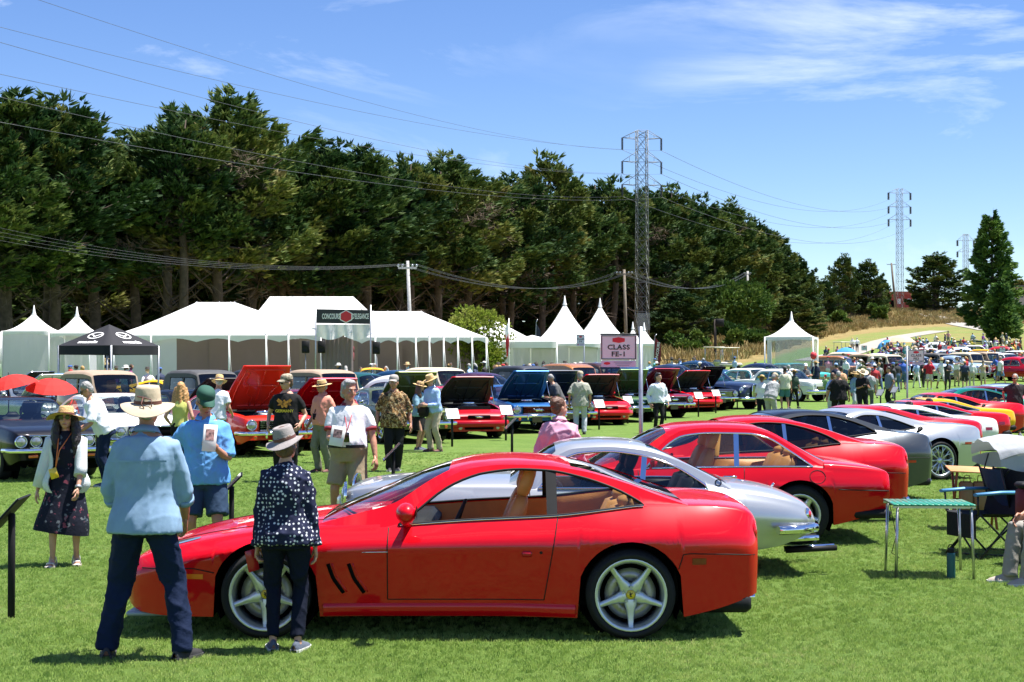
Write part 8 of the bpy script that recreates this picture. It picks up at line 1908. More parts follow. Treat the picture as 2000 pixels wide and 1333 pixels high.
# ------------------------------------------------------------------ the visitors one can tell apart
def wp(o,v):
    """a point of a person's own frame, in the place"""
    M=Matrix.Translation(o.location) @ o.rotation_euler.to_matrix().to_4x4();return M @ Vector(v)
def ex_lady(o,k):
    s,P,N0=k['s'],k['P'],k['N0'];A=np.array(k['prof']);b=MB();rows=[]
    for t in np.linspace(-.14,.50,14):   # open cardigan: a knit shell round the back and flanks
        rx=np.interp(t,A[:,0],A[:,1])*s+.046+.035*sm(.3,-.14,t);ry=np.interp(t,A[:,0],A[:,2])*s+.044+.03*sm(.3,-.14,t);g=.62+.10*sm(.1,.5,t)
        rows.append([(rx*math.cos(q)*(1+.02*math.sin(q*9)),ry*math.sin(q),P.z+t*s-.02*math.sin(q)) for q in np.linspace(-PI/2+g,1.5*PI-g*1.25,30)])
    b.grid(rows);r2=[[(x*.965,y*.965,z) for x,y,z in r] for r in rows];b.grid(r2,flip=True);C_=b.build('cardigan',CARDI,o)
    for i,kk in enumerate((-1,1)):
        b=MB();e=k['elb'][i].lerp(k['wri'][i],.35 if i else .8);b.tube([tuple(k['sh'][i]-Vector((kk*.05,0,-.01))),tuple(k['sh'][i]),tuple(k['sh'][i].lerp(k['elb'][i],.5)),tuple(k['elb'][i]),tuple(e)],[.066,.070,.062,.060,.060],12);b.build('cardigan_sleeve',CARDI,o)
    b=MB();b.tube([tuple(N0+Vector((-.06,-.05,.0))),tuple(P+Vector((-.07,-.15,.30))),tuple(P+Vector((-.085,-.165,.13)))],.005,5);b.tube([tuple(N0+Vector((.06,-.05,.0))),tuple(P+Vector((-.05,-.165,.30))),tuple(P+Vector((-.085,-.168,.13)))],.005,5);L_=b.build('lanyard',LANY,o)
    b=MB();b.box(tuple(P+Vector((-.10,-.180,.085))),(.075,.008,.10),Euler((0,-.3,0)).to_matrix(),bev=.003);g=b.build('badge',YELP,L_)
    b=MB();w_=k['wri'][1];d=(k['wri'][1]-k['elb'][1]).normalized();b.tube([tuple(w_-d*.045),tuple(w_-d*.02)],.033,12);b.build('wrist_watch',STEEL,o)
LADY=person('woman in a wide straw hat and sunglasses, white cardigan over a dark floral dress',130,14.85,12,1.56,True,3,0,((-.13,-.09,-8),(.11,.04,6)),((-.30,.02,.80),(.14,-.24,.83)),(-2,-6,0),('none',FLORAL,-.10,dict(ease=.014,wr=.004,name='dress_bodice')),('dress',FLORAL,dict(hem=.36,flare=.085,swing=-.05,tilt=-.04,ease=.022)),(mat('white_sandal',(.6,.6,.58),.6),BEIGE,1),('long',HAIRB),('wide',STRAW,BROWNB,-7,.215,.105),SKIN,0,.012,'sun',extras=ex_lady,curl=(.5,.6))
def ex_denim(o,k):
    P,s,q=k['P'],k['s'],k['q'];b=MB();y0=.158
    b.grid([[(x,y0+.012-.02*abs(x)/.2,P.z+z) for x in np.linspace(-.19,.19,13)] for z in (.36,.372)]);b.build('yoke_seam',DENIM,o)
    b=MB();b.tube([tuple(q(.06,.11,.055)),tuple(q(.02,.125,.045)),tuple(q(-.03,.13,.03)),tuple(q(-.035,.135,-.02))],.004,5);b.tube([tuple(q(.02,.125,.045)),tuple(q(.03,.135,.0)),tuple(q(.01,.14,-.03))],.004,5);b.build('hat_cord',BROWNB,o)
person('man seen from behind in a pale denim shirt, jeans and tan brimmed hat',284,10.14,176,1.80,False,3,-4,((-.25,.02,-22),(.25,-.02,14)),((-.19,-.26,.86),(.20,-.25,.87)),(14,12,0),('roll',DENIM,-.115,dict(ease=.028,flare=.045,wr=.0048,wf=20,collar=True,sr=.066,seed=4)),('trousers',JEANS,dict(wr=.012)),(SHOEK,SOLED),('short',HAIRG),('bush',TANHAT,BROWNB,-20,.180,.125),SKINT,.02,.014,extras=ex_denim,poles=((-.7,.9,-.2),(.7,.9,-.2)),fat=1.04)
person('man in a dark green cap, bright blue shirt and navy shorts, reading a leaflet',402,14.5,6,1.74,False,2,0,((-.13,0,-14),(.13,-.04,12)),((-.33,-.06,.92),(.10,-.27,1.19)),(28,24,0),('half',BLUESH,-.09,dict(ease=.032,flare=.03,wr=.008,wf=26,collar=True,placket=True,sr=.070,seed=8)),('shorts',NAVYSH),(SHOEG,SOLE),('short',HAIRG),('cap',GREENC,None,0),SKINT,.03,.014,'sun',curl=(.5,1.2),hand_dir=(None,(Vector((-.8,-.2,.45)),Vector((.1,-1,.2)))),fat=1.04)
PG=bpy.data.objects['person.002']
booklet('folded show leaflet held against the blue shirt',wp(PG,(.07,-.345,1.26)),(R(-14),R(4),R(6)),(.125,.25))
def ex_phone(o,k):pass
WOM=person('woman seen from behind in a spotted navy blouse and grey fedora',558,10.42,181,1.535,True,2,6,((-.10,.02,-16),(.095,-.02,12)),((-.235,-.03,.735),(.225,-.05,.745)),(6,-14,12),('long',DOTS,-.095,dict(ease=.026,flare=.030,wr=.008,wf=28,sr=.060,cuff=True,seed=3)),('slim',NAVYT,dict(wr=.010)),(SHOEG,SOLE),('bob',HAIRBR),('fedora',FELT,BROWNB,-18,.158,.112),SKIN,0,.012,curl=(.6,1.0),fat=1.05)
ph=thing('phone','red cased phone in the hand of the woman in the grey fedora','phone',wp(WOM,(.235,-.075,.60)));ph.rotation_euler=(R(-10),R(14),R(205));MB().box((0,0,0),(.078,.012,.155),bev=.005).build('case',mat('red_phone_case',(.42,.008,.02),.4,coat=.5),ph);MB().box((0,-.0065,0),(.068,.002,.14)).build('screen',SHADES,ph)
def ex_polo(o,k):
    N0,P=k['N0'],k['P'];b=MB();y=-.245
    b.tube([tuple(N0+Vector((-.07,-.04,.0))),tuple(P+Vector((.02,-.235,.30))),tuple(P+Vector((.03,-.275,.22)))],.0045,5);b.tube([tuple(N0+Vector((.07,-.04,0))),tuple(P+Vector((.05,-.235,.30))),tuple(P+Vector((.03,-.278,.22)))],.0045,5);L_=b.build('lanyard',LANR,o)
    b=MB();b.box(tuple(P+Vector((.03,-.292,.165))),(.075,.008,.115),Euler((.22,0,0)).to_matrix(),bev=.003);b.build('badge',SHADES,L_)
    for i in (0,1):
        c0,c1=k['sh'][i].lerp(k['elb'][i],.60),k['sh'][i].lerp(k['elb'][i],.72);b=MB();b.tube([tuple(c0),tuple(c1)],[.077,.077],14);b.build('sleeve_band',mat('crimson_rib',(.22,.01,.025),.8),o)
POLO=person('grey haired man in a white polo shirt and khaki shorts, booklets in hand',682,18.0,-6,1.79,False,-2,6,((-.17,.03,-12),(.13,-.02,14)),((-.10,-.34,1.06),(.33,-.10,.82)),(6,42,0),('short',WPOLO,.03,dict(ease=.028,wr=.007,collar=True,colm=mat('crimson_rib',(.22,.01,.025),.8),sr=.076,placket=True)),('shorts',KHAKI,dict(belt=BLACK,ease=.024,waist=.06)),(SHOEG,SOLE),('full',HAIRG),None,SKINT,.085,.015,extras=ex_polo,curl=(1.1,.8),fat=1.10,hand_dir=((Vector((.75,-.45,.2)),Vector((-.3,-1,.2))),None))
booklet('stack of show booklets held by the man in the white polo',wp(POLO,(-.05,-.40,1.12)),(R(-10),R(8),R(-14)),(.17,.23),name='booklet')
def ex_tee(o,k):
    P=k['P']
    lettering('GERMANY',.065,YELP,o,tuple(P+Vector((0,-.170,.235))),(PI/2,0,0),bold=.002);b=MB();g=np.random.RandomState(2)
    pts=[(0,.42),(.03,.39),(.10,.44),(.13,.40),(.09,.36),(.12,.32),(.06,.33),(.04,.28),(0,.30),(-.04,.28),(-.06,.33),(-.12,.32),(-.09,.36),(-.13,.40),(-.10,.44),(-.03,.39)]
    b.add([(x,P.y-.172,P.z+z+.005) for x,z in pts],[tuple(range(len(pts)))[::-1]],0,False);b.build('shirt_print',mat('red_gold_print',(.55,.22,.03),.7,var=.8,nscale=22),o)
person('man in a camouflage cap and black printed T-shirt before the raised red bonnet',560,25.5,-4,1.80,False,0,0,((-.12,0,-10),(.12,0,10)),((-.29,-.06,.90),(.24,-.12,.92)),(6,-52,0),('short',BLKT,-.06,dict(ease=.026,wr=.008)),('trousers',BLKT),(SHOEK,SOLED),('short',HAIRBR),('cap',mat('camo_cloth',(.30,.26,.19),.9,var=.7,nscale=25),None,0),SKIN,.03,.018,'sun',extras=ex_tee,fat=1.08)
def ex_lany(o,k):
    N0,P=k['N0'],k['P'];b=MB();b.tube([tuple(N0+Vector((-.06,-.06,0))),tuple(P+Vector((-.03,-.17,.18)))],.005,5);b.tube([tuple(N0+Vector((.05,-.06,0))),tuple(P+Vector((-.03,-.17,.18)))],.005,5);L_=b.build('lanyard',BLACK,o);b=MB();b.box(tuple(P+Vector((-.03,-.175,.12))),(.08,.01,.11));b.build('badge',SHADES,L_)
person('man in a straw hat, salmon shirt and grey green trousers',630,27.8,-38,1.70,False,0,0,((-.09,.0,-8),(.11,.06,10)),((-.24,-.14,.86),(.27,-.04,.84)),(6,-12,0),('elbow',SALMON,-.04,dict(ease=.032,wr=.010,collar=True)),('trousers',SAGE,dict(belt=BLACK)),(BROWNB,SOLED),('short',HAIRG),('boater',STRAW,BLACK,3,.175,.10),SKINT,.03,.018,'sun',extras=ex_lany)
person('man in a pale cap, patterned brown shirt and black trousers',769,28.1,6,1.77,False,0,0,((-.07,-.06,-6),(.07,.10,8)),((-.30,-.02,.82),(.31,-.08,.82)),(2,-16,0),('half',HAWAI,-.13,dict(ease=.040,flare=.02,wr=.012,collar=True,sr=.076)),('trousers',BLKT),(SHOEK,SOLE),('short',HAIRG),('cap',mat('pale_grey_cap',(.34,.31,.29),.9),None,0),SKINT,.05,.018,fat=1.08)
person('woman in a straw hat, soft blue tee and black skirt beside a shoulder bag',818,35.0,62,1.60,True,2,0,((-.08,0,-6),(.08,.02,6)),((-.10,-.30,1.16),(.14,-.30,1.12)),(8,10,0),('half',TEALT,-.08,dict(ease=.03,wr=.008)),('skirt',BLKT,dict(hem=.50,flare=.03)),(SHOEG,SOLE),('long',HAIRBR),('boater',STRAW,BROWNB,5,.165,.09),SKIN,0,.02,'sun',fat=1.05)
def ex_strap(o,k):
    P,N0=k['P'],k['N0'];b=MB();b.tube([tuple(N0+Vector((.12,.02,-.01))),tuple(P+Vector((.02,-.165,.32))),tuple(P+Vector((-.13,-.155,.10)))],.013,6);b.tube([tuple(N0+Vector((.12,.04,-.01))),tuple(P+Vector((.04,.165,.3))),tuple(P+Vector((-.16,.05,.08)))],.013,6);b.build('bag_strap',BLACK,o)
BAGM=person('man in straw hat and pale blue shirt with a black shoulder bag',849,34.4,-48,1.76,False,10,0,((-.10,-.02,-8),(.11,.06,10)),((-.12,-.32,1.02),(.10,-.33,1.04)),(14,-8,0),('long',SKYSH,-.03,dict(ease=.034,wr=.010,collar=True)),('trousers',KHAKI2,dict(belt=BROWNB,wr=.01)),(BROWNB,SOLED),('short',HAIRG),('boater',STRAW,STRAW,4,.17,.11),SKIN,.02,.018,extras=ex_strap)
bg_=thing('shoulder_bag','black shoulder bag at the hip of the man in pale blue','bag',wp(BAGM,(-.10,-.235,.90)),R(-48));MB().box((0,0,0),(.30,.11,.24),bev=.035).build('bag_body',BLKT,bg_);MB().box((0,-.062,.04),(.29,.012,.15),bev=.005).build('flap',BLACK,bg_)
person('blonde woman seen from behind in a pale lime sleeveless top',352,27.0,172,1.66,True,2,0,((-.10,0,-8),(.10,0,8)),((-.22,-.14,.92),(.22,-.14,.92)),(8,14,0),('none',LIME,-.02,dict(ease=.014,wr=.006)),('slim',BLKT,dict(waist=.06)),(SHOEK,SOLED),('longback',HAIRBL),None,SKIN,0,.018,extras=None)
person('man in a white T-shirt and dark glasses leaning over a car',207,24.4,-78,1.76,False,27,0,((-.10,.02,-4),(.10,.10,8)),((-.20,-.42,.92),(.20,-.42,.86)),(18,-4,0),('half',WTEE,-.07,dict(ease=.03,wr=.012)),('trousers',JEANS),(SHOEG,SOLE),('short',HAIRG),None,SKIND if False else SKINT,.03,.018,'sun')
person('man in a yellow straw hat and white shirt half hidden behind the green cap',424,30.5,160,1.76,False,6,0,arms=((-.20,-.25,.95),(.24,-.1,.9)),head=(14,30,0),top=('short',WTEE,-.07,dict(ease=.03)),bottom=('trousers',SAGE),hair=('short',HAIRG),hat=('fedora',STRAW,BROWNB,0,.16,.11),skin=SKINT,vox=.02)
person('auburn haired woman with pinned up hair in a pink striped shirt',1092,17.0,168,1.60,True,2,0,arms=((-.27,-.06,.82),(.26,-.08,.82)),head=(4,-42,0),top=('long',PINKST,-.16,dict(ease=.065,flare=.03,wr=.014,collar=True,sr=.078)),bottom=('trousers',PALET),shoes=(SHOEG,SOLE),hair=('bun',HAIRAU),skin=SKIN,vox=.014,fat=1.12)
person('man seen from behind in a grey plaid shirt, pale cap and pale trousers',1133,43.0,176,1.78,False,2,0,arms=((-.27,-.10,.84),(.30,-.04,.84)),head=(10,0,0),top=('half',PLAID,-.16,dict(ease=.05,flare=.02,wr=.012,sr=.078)),bottom=('trousers',PALET),shoes=(SHOEK,SOLED),hair=('short',HAIRG),hat=('cap',KHAKI2,None,0),skin=SKINT,vox=.02,fat=1.05)
person('grey haired man bending towards the navy engine bay',1094,46.0,-70,1.76,False,28,0,arms=((-.15,-.40,.95),(.15,-.42,.95)),head=(20,0,0),top=('half',cloth('charcoal_shirting',(.10,.10,.105)),-.06,dict(ease=.03)),bottom=('trousers',PALET),hair=('short',HAIRG),skin=SKINT,vox=.022)
person('young dark haired man in a white sweatshirt and black jeans',1285,43.5,22,1.75,False,0,0,((-.10,.0,-8),(.08,.0,8)),((-.27,-.04,.84),(.26,-.12,.86)),(4,32,0),('long',WSWEAT,-.05,dict(ease=.035,wr=.010,sr=.075)),('slim',BLKT),(SHOEK,SOLED),('full',HAIRB),None,SKIN,0,.02)
# middle distance, right of centre
GREYTR=cloth('stone_trousers',(.36,.36,.33));TEALSH=cloth('teal_shorts',(.06,.17,.21));DKGREEN=cloth('dark_green_shirting',(.05,.085,.06));CHAR=cloth('charcoal_shirting',(.10,.10,.105));NAVTEE=cloth('navy_tee',(.016,.022,.05));GREYBL=cloth('grey_blue_shirting',(.16,.19,.25));REDPO=cloth('red_polo',(.42,.02,.04));PEACH=cloth('peach_shirting',(.62,.34,.20));GRN=cloth('green_kids_shirt',(.17,.30,.12));BLUEJ=cloth('blue_jeans',(.06,.12,.22));WSH=cloth('white_shirting',(.72,.73,.74))
person('bald browed man in a grey polo bending with his hand to his face',1504,49,-58+180+20,1.76,False,28,0,arms=((-.06,-.34,1.18),(.20,-.3,.80)),head=(24,-20,0),top=('short',GREYT,-.03,dict(ease=.03)),bottom=('trousers',GREYTR,dict(belt=BLACK)),hair=('short',HAIRG),hat=('cap',KHAKI2,None,0),skin=SKINT,vox=.02,belly=.05,fat=1.1)
person('person in a straw hat and white top tucked behind the bending grey polo man',1487,51,150,1.62,True,4,0,head=(20,0,0),top=('half',WSH,-.06,dict(ease=.03)),bottom=('trousers',NAVYT),hair=('bob',HAIRBR),hat=('boater',STRAW,BROWNB,0,.17,.09),skin=SKINT,vox=.022)
person('man seen from behind in a cream shirt and teal shorts',1533,63,184,1.78,False,0,0,((-.13,0,-8),(.13,0,8)),head=(0,0,0),top=('short',cloth('cream_shirting',(.60,.58,.46)),-.10,dict(ease=.04)),bottom=('shorts',TEALSH),shoes=(SHOEG,SOLE),hair=('short',HAIRB),hat=('cap',CHAR,None,0),skin=SKINT,vox=.022,fat=1.08)
person('walker with a green top and black trousers striding before the navy sedan',1550,63.5,150,1.66,True,6,0,((-.10,-.30,-8),(.10,.32,8)),head=(8,10,0),top=('half',DKGREEN,-.06,dict(ease=.03)),bottom=('slim',BLKT),hair=('bob',HAIRB),hat=('boater',STRAW,BROWNB,0,.17,.09),skin=SKINT,vox=.022)
person('man in a white cap with arms folded, dark shirt and stone trousers',1573,75,20,1.78,False,0,0,arms=((.10,-.26,1.16),(-.10,-.28,1.13)),head=(6,-18,0),top=('half',CHAR,-.06,dict(ease=.04)),bottom=('trousers',KHAKI),hair=('short',HAIRG),hat=('cap',WSH,None,0),skin=SKINT,vox=.024,poles=((-1,.2,-.3),(1,.2,-.3)))
person('man in a white polo shirt seen from behind near the clear walled tent',1540,72,170,1.76,head=(0,20,0),top=('short',WSH,-.06,dict(ease=.035)),bottom=('trousers',NAVYT),hair=('short',HAIRG),skin=SKINT,vox=.026)
person('man in navy with a brimmed hat standing at the clear walled tent\'s corner',1593,84,200,1.80,head=(0,20,0),top=('half',NAVTEE,-.06,dict(ease=.035)),bottom=('shorts',NAVYSH),hair=('short',HAIRB),hat=('western',STRAW,None,0,.18,.11),skin=SKINT,vox=.026)
person('broad man seen from behind in a loose black shirt',1638,50.5,178,1.76,False,4,0,((-.16,0,-8),(.16,0,8)),((-.36,-.10,.84),(.36,-.10,.84)),(16,0,0),('half',BLKT,-.17,dict(ease=.075,flare=.03,wr=.014,sr=.09)),('trousers',BLKT),(SHOEK,SOLED),('short',HAIRG),None,SKINT,.03,.02,fat=1.15)
person('visitor in a pale blue shirt just left of the broad man in black',1626,54,165,1.66,True,head=(8,0,0),top=('half',SKYSH,-.06,dict(ease=.03)),bottom=('trousers',PALET),hair=('bob',HAIRBR),skin=SKIN,vox=.024)
person('photographer in a cream western hat and black clothes holding a camera',1683,55.5,10,1.76,False,6,0,arms=((-.10,-.32,1.12),(.14,-.32,1.10)),head=(20,8,0),top=('half',BLKT,-.08,dict(ease=.04)),bottom=('trousers',BLKT),hair=('short',HAIRB),hat=('western',cloth('cream_straw',(.62,.52,.36)),BROWNB,0,.21,.12),skin=SKINT,vox=.02,fat=1.08)
cm=thing('camera','small camera in the hands of the photographer in the cream hat','camera',onground(1683,55.5)+Vector((.02,-.40,1.16)));MB().box((0,0,0),(.14,.07,.09),bev=.012).build('camera_body',BLACK,cm);MB().tube([(0,-.03,0),(0,-.12,-.01)],.034,12).build('camera_lens',SHADES,cm)
person('woman in a pale hat with a denim jacket behind the hatted photographer',1669,60,30,1.64,True,head=(10,20,0),top=('long',cloth('soft_denim',(.20,.30,.38)),-.08,dict(ease=.03)),bottom=('trousers',PALET),hair=('bob',HAIRB),hat=('boater',STRAW,None,0,.17,.09),skin=SKINT,vox=.024)
person('visitor in a grey shirt and grey cap right behind the hatted photographer',1697,61,170,1.74,head=(4,0,0),top=('half',GREYT,-.08,dict(ease=.035)),bottom=('trousers',CHAR),hair=('short',HAIRG),hat=('cap',GREYT,None,0),skin=SKINT,vox=.024)
person('dark haired man in a grey blue shirt standing side on, looking left',1738,64,-84,1.78,False,4,0,arms=((-.2,-.12,.86),(.25,-.05,.84)),head=(14,0,0),top=('short',GREYBL,-.11,dict(ease=.045,flare=.02)),bottom=('trousers',BLKT),hair=('short',HAIRB),skin=SKINT,vox=.022,belly=.04,fat=1.05)
person('child in a green shirt and red cap by the placard post',1612,72,170,1.28,head=(10,20,0),top=('short',GRN,-.08,dict(ease=.03)),bottom=('shorts',CHAR),hair=('short',HAIRBR),hat=('cap',REDPO,None,0),skin=SKIN,vox=.024)
person('visitor in a peach shirt with a dark backpack seen from behind',1642,66,182,1.76,head=(4,0,0),top=('half',PEACH,-.08,dict(ease=.04)),bottom=('trousers',CHAR),hair=('short',HAIRB),skin=SKINT,vox=.024,fat=1.06)
person('man in navy with a blue cap behind the peach shirt visitor',1633,76,185,1.78,head=(4,0,0),top=('half',NAVTEE,-.08,dict(ease=.04)),bottom=('trousers',CHAR),hair=('short',HAIRB),hat=('cap',SKYSH,None,0),skin=SKINT,vox=.026,fat=1.08)
person('walking man in a red polo shirt and pale shorts beside the tilted class sign',1815,90,-14,1.80,False,0,0,((-.10,-.14,-8),(.10,.16,8)),((-.38,-.20,1.05),(.24,-.24,1.05)),(4,-10,0),('short',REDPO,-.05,dict(ease=.03)),('shorts',cloth('pale_shorts',(.50,.46,.38))),(SHOEG,SOLE),('short',HAIRBR),None,SKIN,0,.026)
person('walking man in a white tee and blue shorts before the far cars',1954,98,-80,1.84,False,0,0,((-.10,-.28,-8),(.10,.28,8)),head=(4,0,0),top=('short',WSH,-.09,dict(ease=.04)),bottom=('shorts',cloth('mid_blue_shorts',(.10,.2,.36))),shoes=(BEIGE,SOLE),hair=('short',HAIRG),skin=SKINT,vox=.026)
person('silver haired man in a dark tee and black shorts standing at the right edge',1982,42.4,-16,1.72,False,0,0,((-.12,0,-8),(.12,0,8)),((-.28,.08,.98),(.28,-.06,.84)),(4,-20,0),('short',cloth('washed_black_tee',(.035,.03,.034)),-.09,dict(ease=.04)),('shorts',BLKT),(SHOEG,SOLE),('short',HAIRG),None,SKINT,.04,.019,'sun',fat=1.08)
# seated visitor at the right edge, mostly cut by the frame
GREYP2=cloth('grey_chinos',(.30,.285,.255),bump=.4,bscale=14)
def seated():
    p0=Vector((4.94,13.7,0))
    return person('seated visitor in grey trousers and canvas shoes at the right edge',0,0,-80,1.74,False,-12,0,((-.10,-.50,-6),(.12,-.44,6)),((-.13,-.36,.585),(.15,-.34,.585)),(0,0,0),('half',SKYSH,-.06,dict(ease=.035)),('trousers',GREYP2,dict(wr=.006)),(BEIGE,SOLE),('short',HAIRG),('cap',WSH,None,0),SKINT,.04,.014,pz=.50,pos=p0,fat=1.08)
SEATED=seated()

# ------------------------------------------------------------------ the smaller visitors: a few poses, each copy in its own clothes
CS_SKIN,CS_TOP,CS_BOT,CS_HAIR,CS_SHOE=[mat(n,c,.7) for n,c in (('crowd_skin',(.40,.21,.14)),('crowd_top',(.5,.5,.5)),('crowd_bottom',(.1,.1,.1)),('crowd_hair',(.06,.04,.03)),('crowd_shoe',(.05,.05,.05)))]
def crowd_proto(pose,shorts,sleeve,fem,hat,seed):
    g=random.Random(seed);prim=[];mb=MB();V=Vector
    def limb(pts,rad,labs,n=7):
        mb.tube([tuple(p) for p in pts],rad,n)
        for i in range(len(pts)-1):prim.append((V(pts[i]),V(pts[i+1]),(rad[i]+rad[i+1])/2,labs[i]))
    lean={'stand':.04,'walk':.06,'bend':.45,'hip':.0,'fold':.02,'photo':.06}[pose]
    st={'walk':.26}.get(pose,.02);N0=V((0,-math.sin(lean)*.53,.92+math.cos(lean)*.53));k_=.88 if fem else 1
    mid=V((0,0,.92)).lerp(N0,.5)
    mb.tube([(0,0,.80),(0,0,.90),tuple(V((0,0,.92)).lerp(N0,.3)),tuple(V((0,0,.92)).lerp(N0,.7)),tuple(N0-V((0,0,.06))),tuple(N0)],0,10,squash=[(.13,.10),(.185*(1.0),.135),(.165*k_,.125),(.195*k_,.135),(.165*k_,.10),(.07,.07)],up=(0,1,0))
    prim+= [(V((0,0,.80)),V((0,0,.93)),.15,2),(V((-.08,0,1.06)).lerp(N0,.1),V((-.08,0,1.05)).lerp(N0,.85),.13,1),(V((.08,0,1.06)).lerp(N0,.1),V((.08,0,1.05)).lerp(N0,.85),.13,1),(mid,N0,.16,1)]
    for s in (-1,1):
        h=V((s*.09,0,.88));f=V((s*.11,s*st*(-1),.07));kn,an=ik(h,f,.42,.41,(s*.1,-1,0))
        q=.55;limb([h,h.lerp(kn,q),kn,kn.lerp(an,.45),an],[.095,.088,.062,.058,.042],[2,2,0 if shorts else 2,0 if shorts else 2]);limb([an+V((0,.05,-.03)),an+V((0,-.13,-.035))],[.045,.04],[4])
        sh=N0+V((s*.175*k_,0,-.09));t={'hip':V((s*.20,-.06,.98)),'fold':V((-s*.08,-.25,1.15)),'photo':V((s*.05,-.34,1.38)),'bend':V((s*.12,-.50,.95)),'walk':V((s*.26,s*.20,.90))}.get(pose,V((s*.25,-.05,.84)))
        if pose == 'photo' and s > 0 and seed % 2:t=V((.26,-.06,.86))
        e,w_=ik(sh,t,.29,.25,(s*.9,.8,-.2));limb([sh+V((-s*.05,0,.01)),sh,sh.lerp(e,.6),e,e.lerp(w_,.6),w_,w_+(w_-e).normalized()*.13],[.06,.066,.058,.047,.042,.034,.03],[1,1,1 if sleeve else 0,1 if sleeve > 1 else 0,1 if sleeve > 1 else 0,0])
    Hc=N0+V((0,-.03-.05*math.sin(lean),.165));limb([N0-V((0,0,.02)),Hc],[.055,.055],[0]);mb.ball(tuple(Hc+V((0,0,.012))),(.080,.098,.118),10,8)
    prim+= [(Hc+V((0,-.05,-.02)),Hc+V((0,-.07,0)),.06,0),(Hc+V((0,.04,.05)),Hc+V((0,.05,.0)),.075,3),(Hc+V((0,-.01,.09)),Hc+V((0,.02,.09)),.06,3)]
    if fem:limb([Hc+V((0,.05,.02)),Hc+V((0,.09,-.12)),Hc+V((0,.09,-.26))],[.075,.08,.04],[3,3])
    me=remesh(mb,.026,2,'body');n=len(me.polygons);co=np.empty(n*3);me.polygons.foreach_get('center',co);co=co.reshape(-1,3);best=np.full(n,1e9);lab=np.zeros(n,int)
    for a,b,r,l in prim:
        a,b=np.array(a),np.array(b);d=b-a;t=np.clip(((co-a)@d)/(d@d),0,1);ds=np.linalg.norm(co-a-t[:,None]*d,axis=1)-r;m_=ds < best;best[m_]=ds[m_];lab[m_]=l
    me.polygons.foreach_set('material_index',lab)
    for m_ in (CS_SKIN,CS_TOP,CS_BOT,CS_HAIR,CS_SHOE):me.materials.append(m_)
    hm=None
    if hat:
        b=MB();z=Hc.z+.07
        if hat == 'cap':b.lathe([(.095,z-.01),(.092,z+.03),(.07,z+.065),(.001,z+.075)],12,M=Matrix.Translation((0,Hc.y+.012,0)));b.box((0,Hc.y-.13,z+.0),(.14,.10,.012),bev=.004)
        else:b.lathe([(.19,z-.005),(.10,z+.006),(.092,z+.02),(.085,z+.09),(.05,z+.105),(.001,z+.10)],14,M=Matrix.Translation((0,Hc.y+.012,0)))
        hm=b.mesh('hat')
    return me,hm
PROT=[]
for i,(pose,sh_,sl,fem,hat) in enumerate([('stand',1,1,0,None),('stand',0,1,0,'cap'),('stand',0,2,1,None),('walk',1,1,0,'cap'),('walk',0,1,1,None),('walk',1,0,1,'hat'),('bend',0,1,0,'cap'),('hip',1,1,0,'hat'),('hip',0,1,1,'hat'),('fold',0,2,0,'cap'),('fold',1,1,0,None),('photo',1,1,1,None),('photo',0,1,0,'hat'),('walk',0,2,0,None)]):
    PROT.append((pose,sh_,sl,fem,hat,*crowd_proto(pose,sh_,sl,fem,hat,i)))
CT=[('white',(.72,.73,.76)),('black',(.015,.015,.017)),('navy',(.02,.03,.075)),('grey',(.26,.27,.28)),('red',(.45,.03,.04)),('pale blue',(.32,.45,.66)),('olive',(.14,.15,.07)),('pink',(.62,.28,.36)),('teal',(.05,.27,.29)),('tan',(.45,.34,.22)),('yellow',(.65,.5,.08)),('plum',(.16,.04,.12)),('cream',(.62,.57,.45)),('royal blue',(.03,.10,.42)),('orange',(.65,.2,.05)),('purple',(.25,.08,.36))]
CB=[('black',(.015,.015,.018)),('khaki',(.33,.26,.17)),('blue',(.06,.11,.22)),('white',(.60,.60,.58)),('grey',(.2,.2,.21)),('brown',(.12,.07,.04)),('stone',(.42,.38,.31))]
CH=[('brown haired',(.07,.04,.02)),('black haired',(.012,.010,.010)),('grey haired',(.34,.33,.32)),('blond',(.42,.26,.10))]
HATC={'hat':[('straw hatted',(.55,.40,.20)),('white hatted',(.66,.65,.62)),('dark hatted',(.04,.035,.03))],'cap':[('white capped',(.65,.65,.65)),('black capped',(.02,.02,.02)),('red capped',(.45,.03,.03)),('blue capped',(.05,.12,.35))]}
for pre,L_ in (('top',CT),('bottom',CB),('hair',CH)):
    for n,c in L_:mat(f'crowd_{pre}_{n}',c,.8,var=.12)
for k in HATC:
    for n,c in HATC[k]:mat(f'crowd_hat_{n}',c,.85)
for n,c in (('fair',(.47,.26,.18)),('tan',(.36,.18,.11)),('dark',(.13,.065,.04))):mat(f'crowd_skin_{n}',c,.55)
crg=random.Random(77);USED=set();NC=[0]
POSEW={'stand':'standing','walk':'walking','bend':'bending','hip':'hands on hips','fold':'arms folded','photo':'arms raised'}
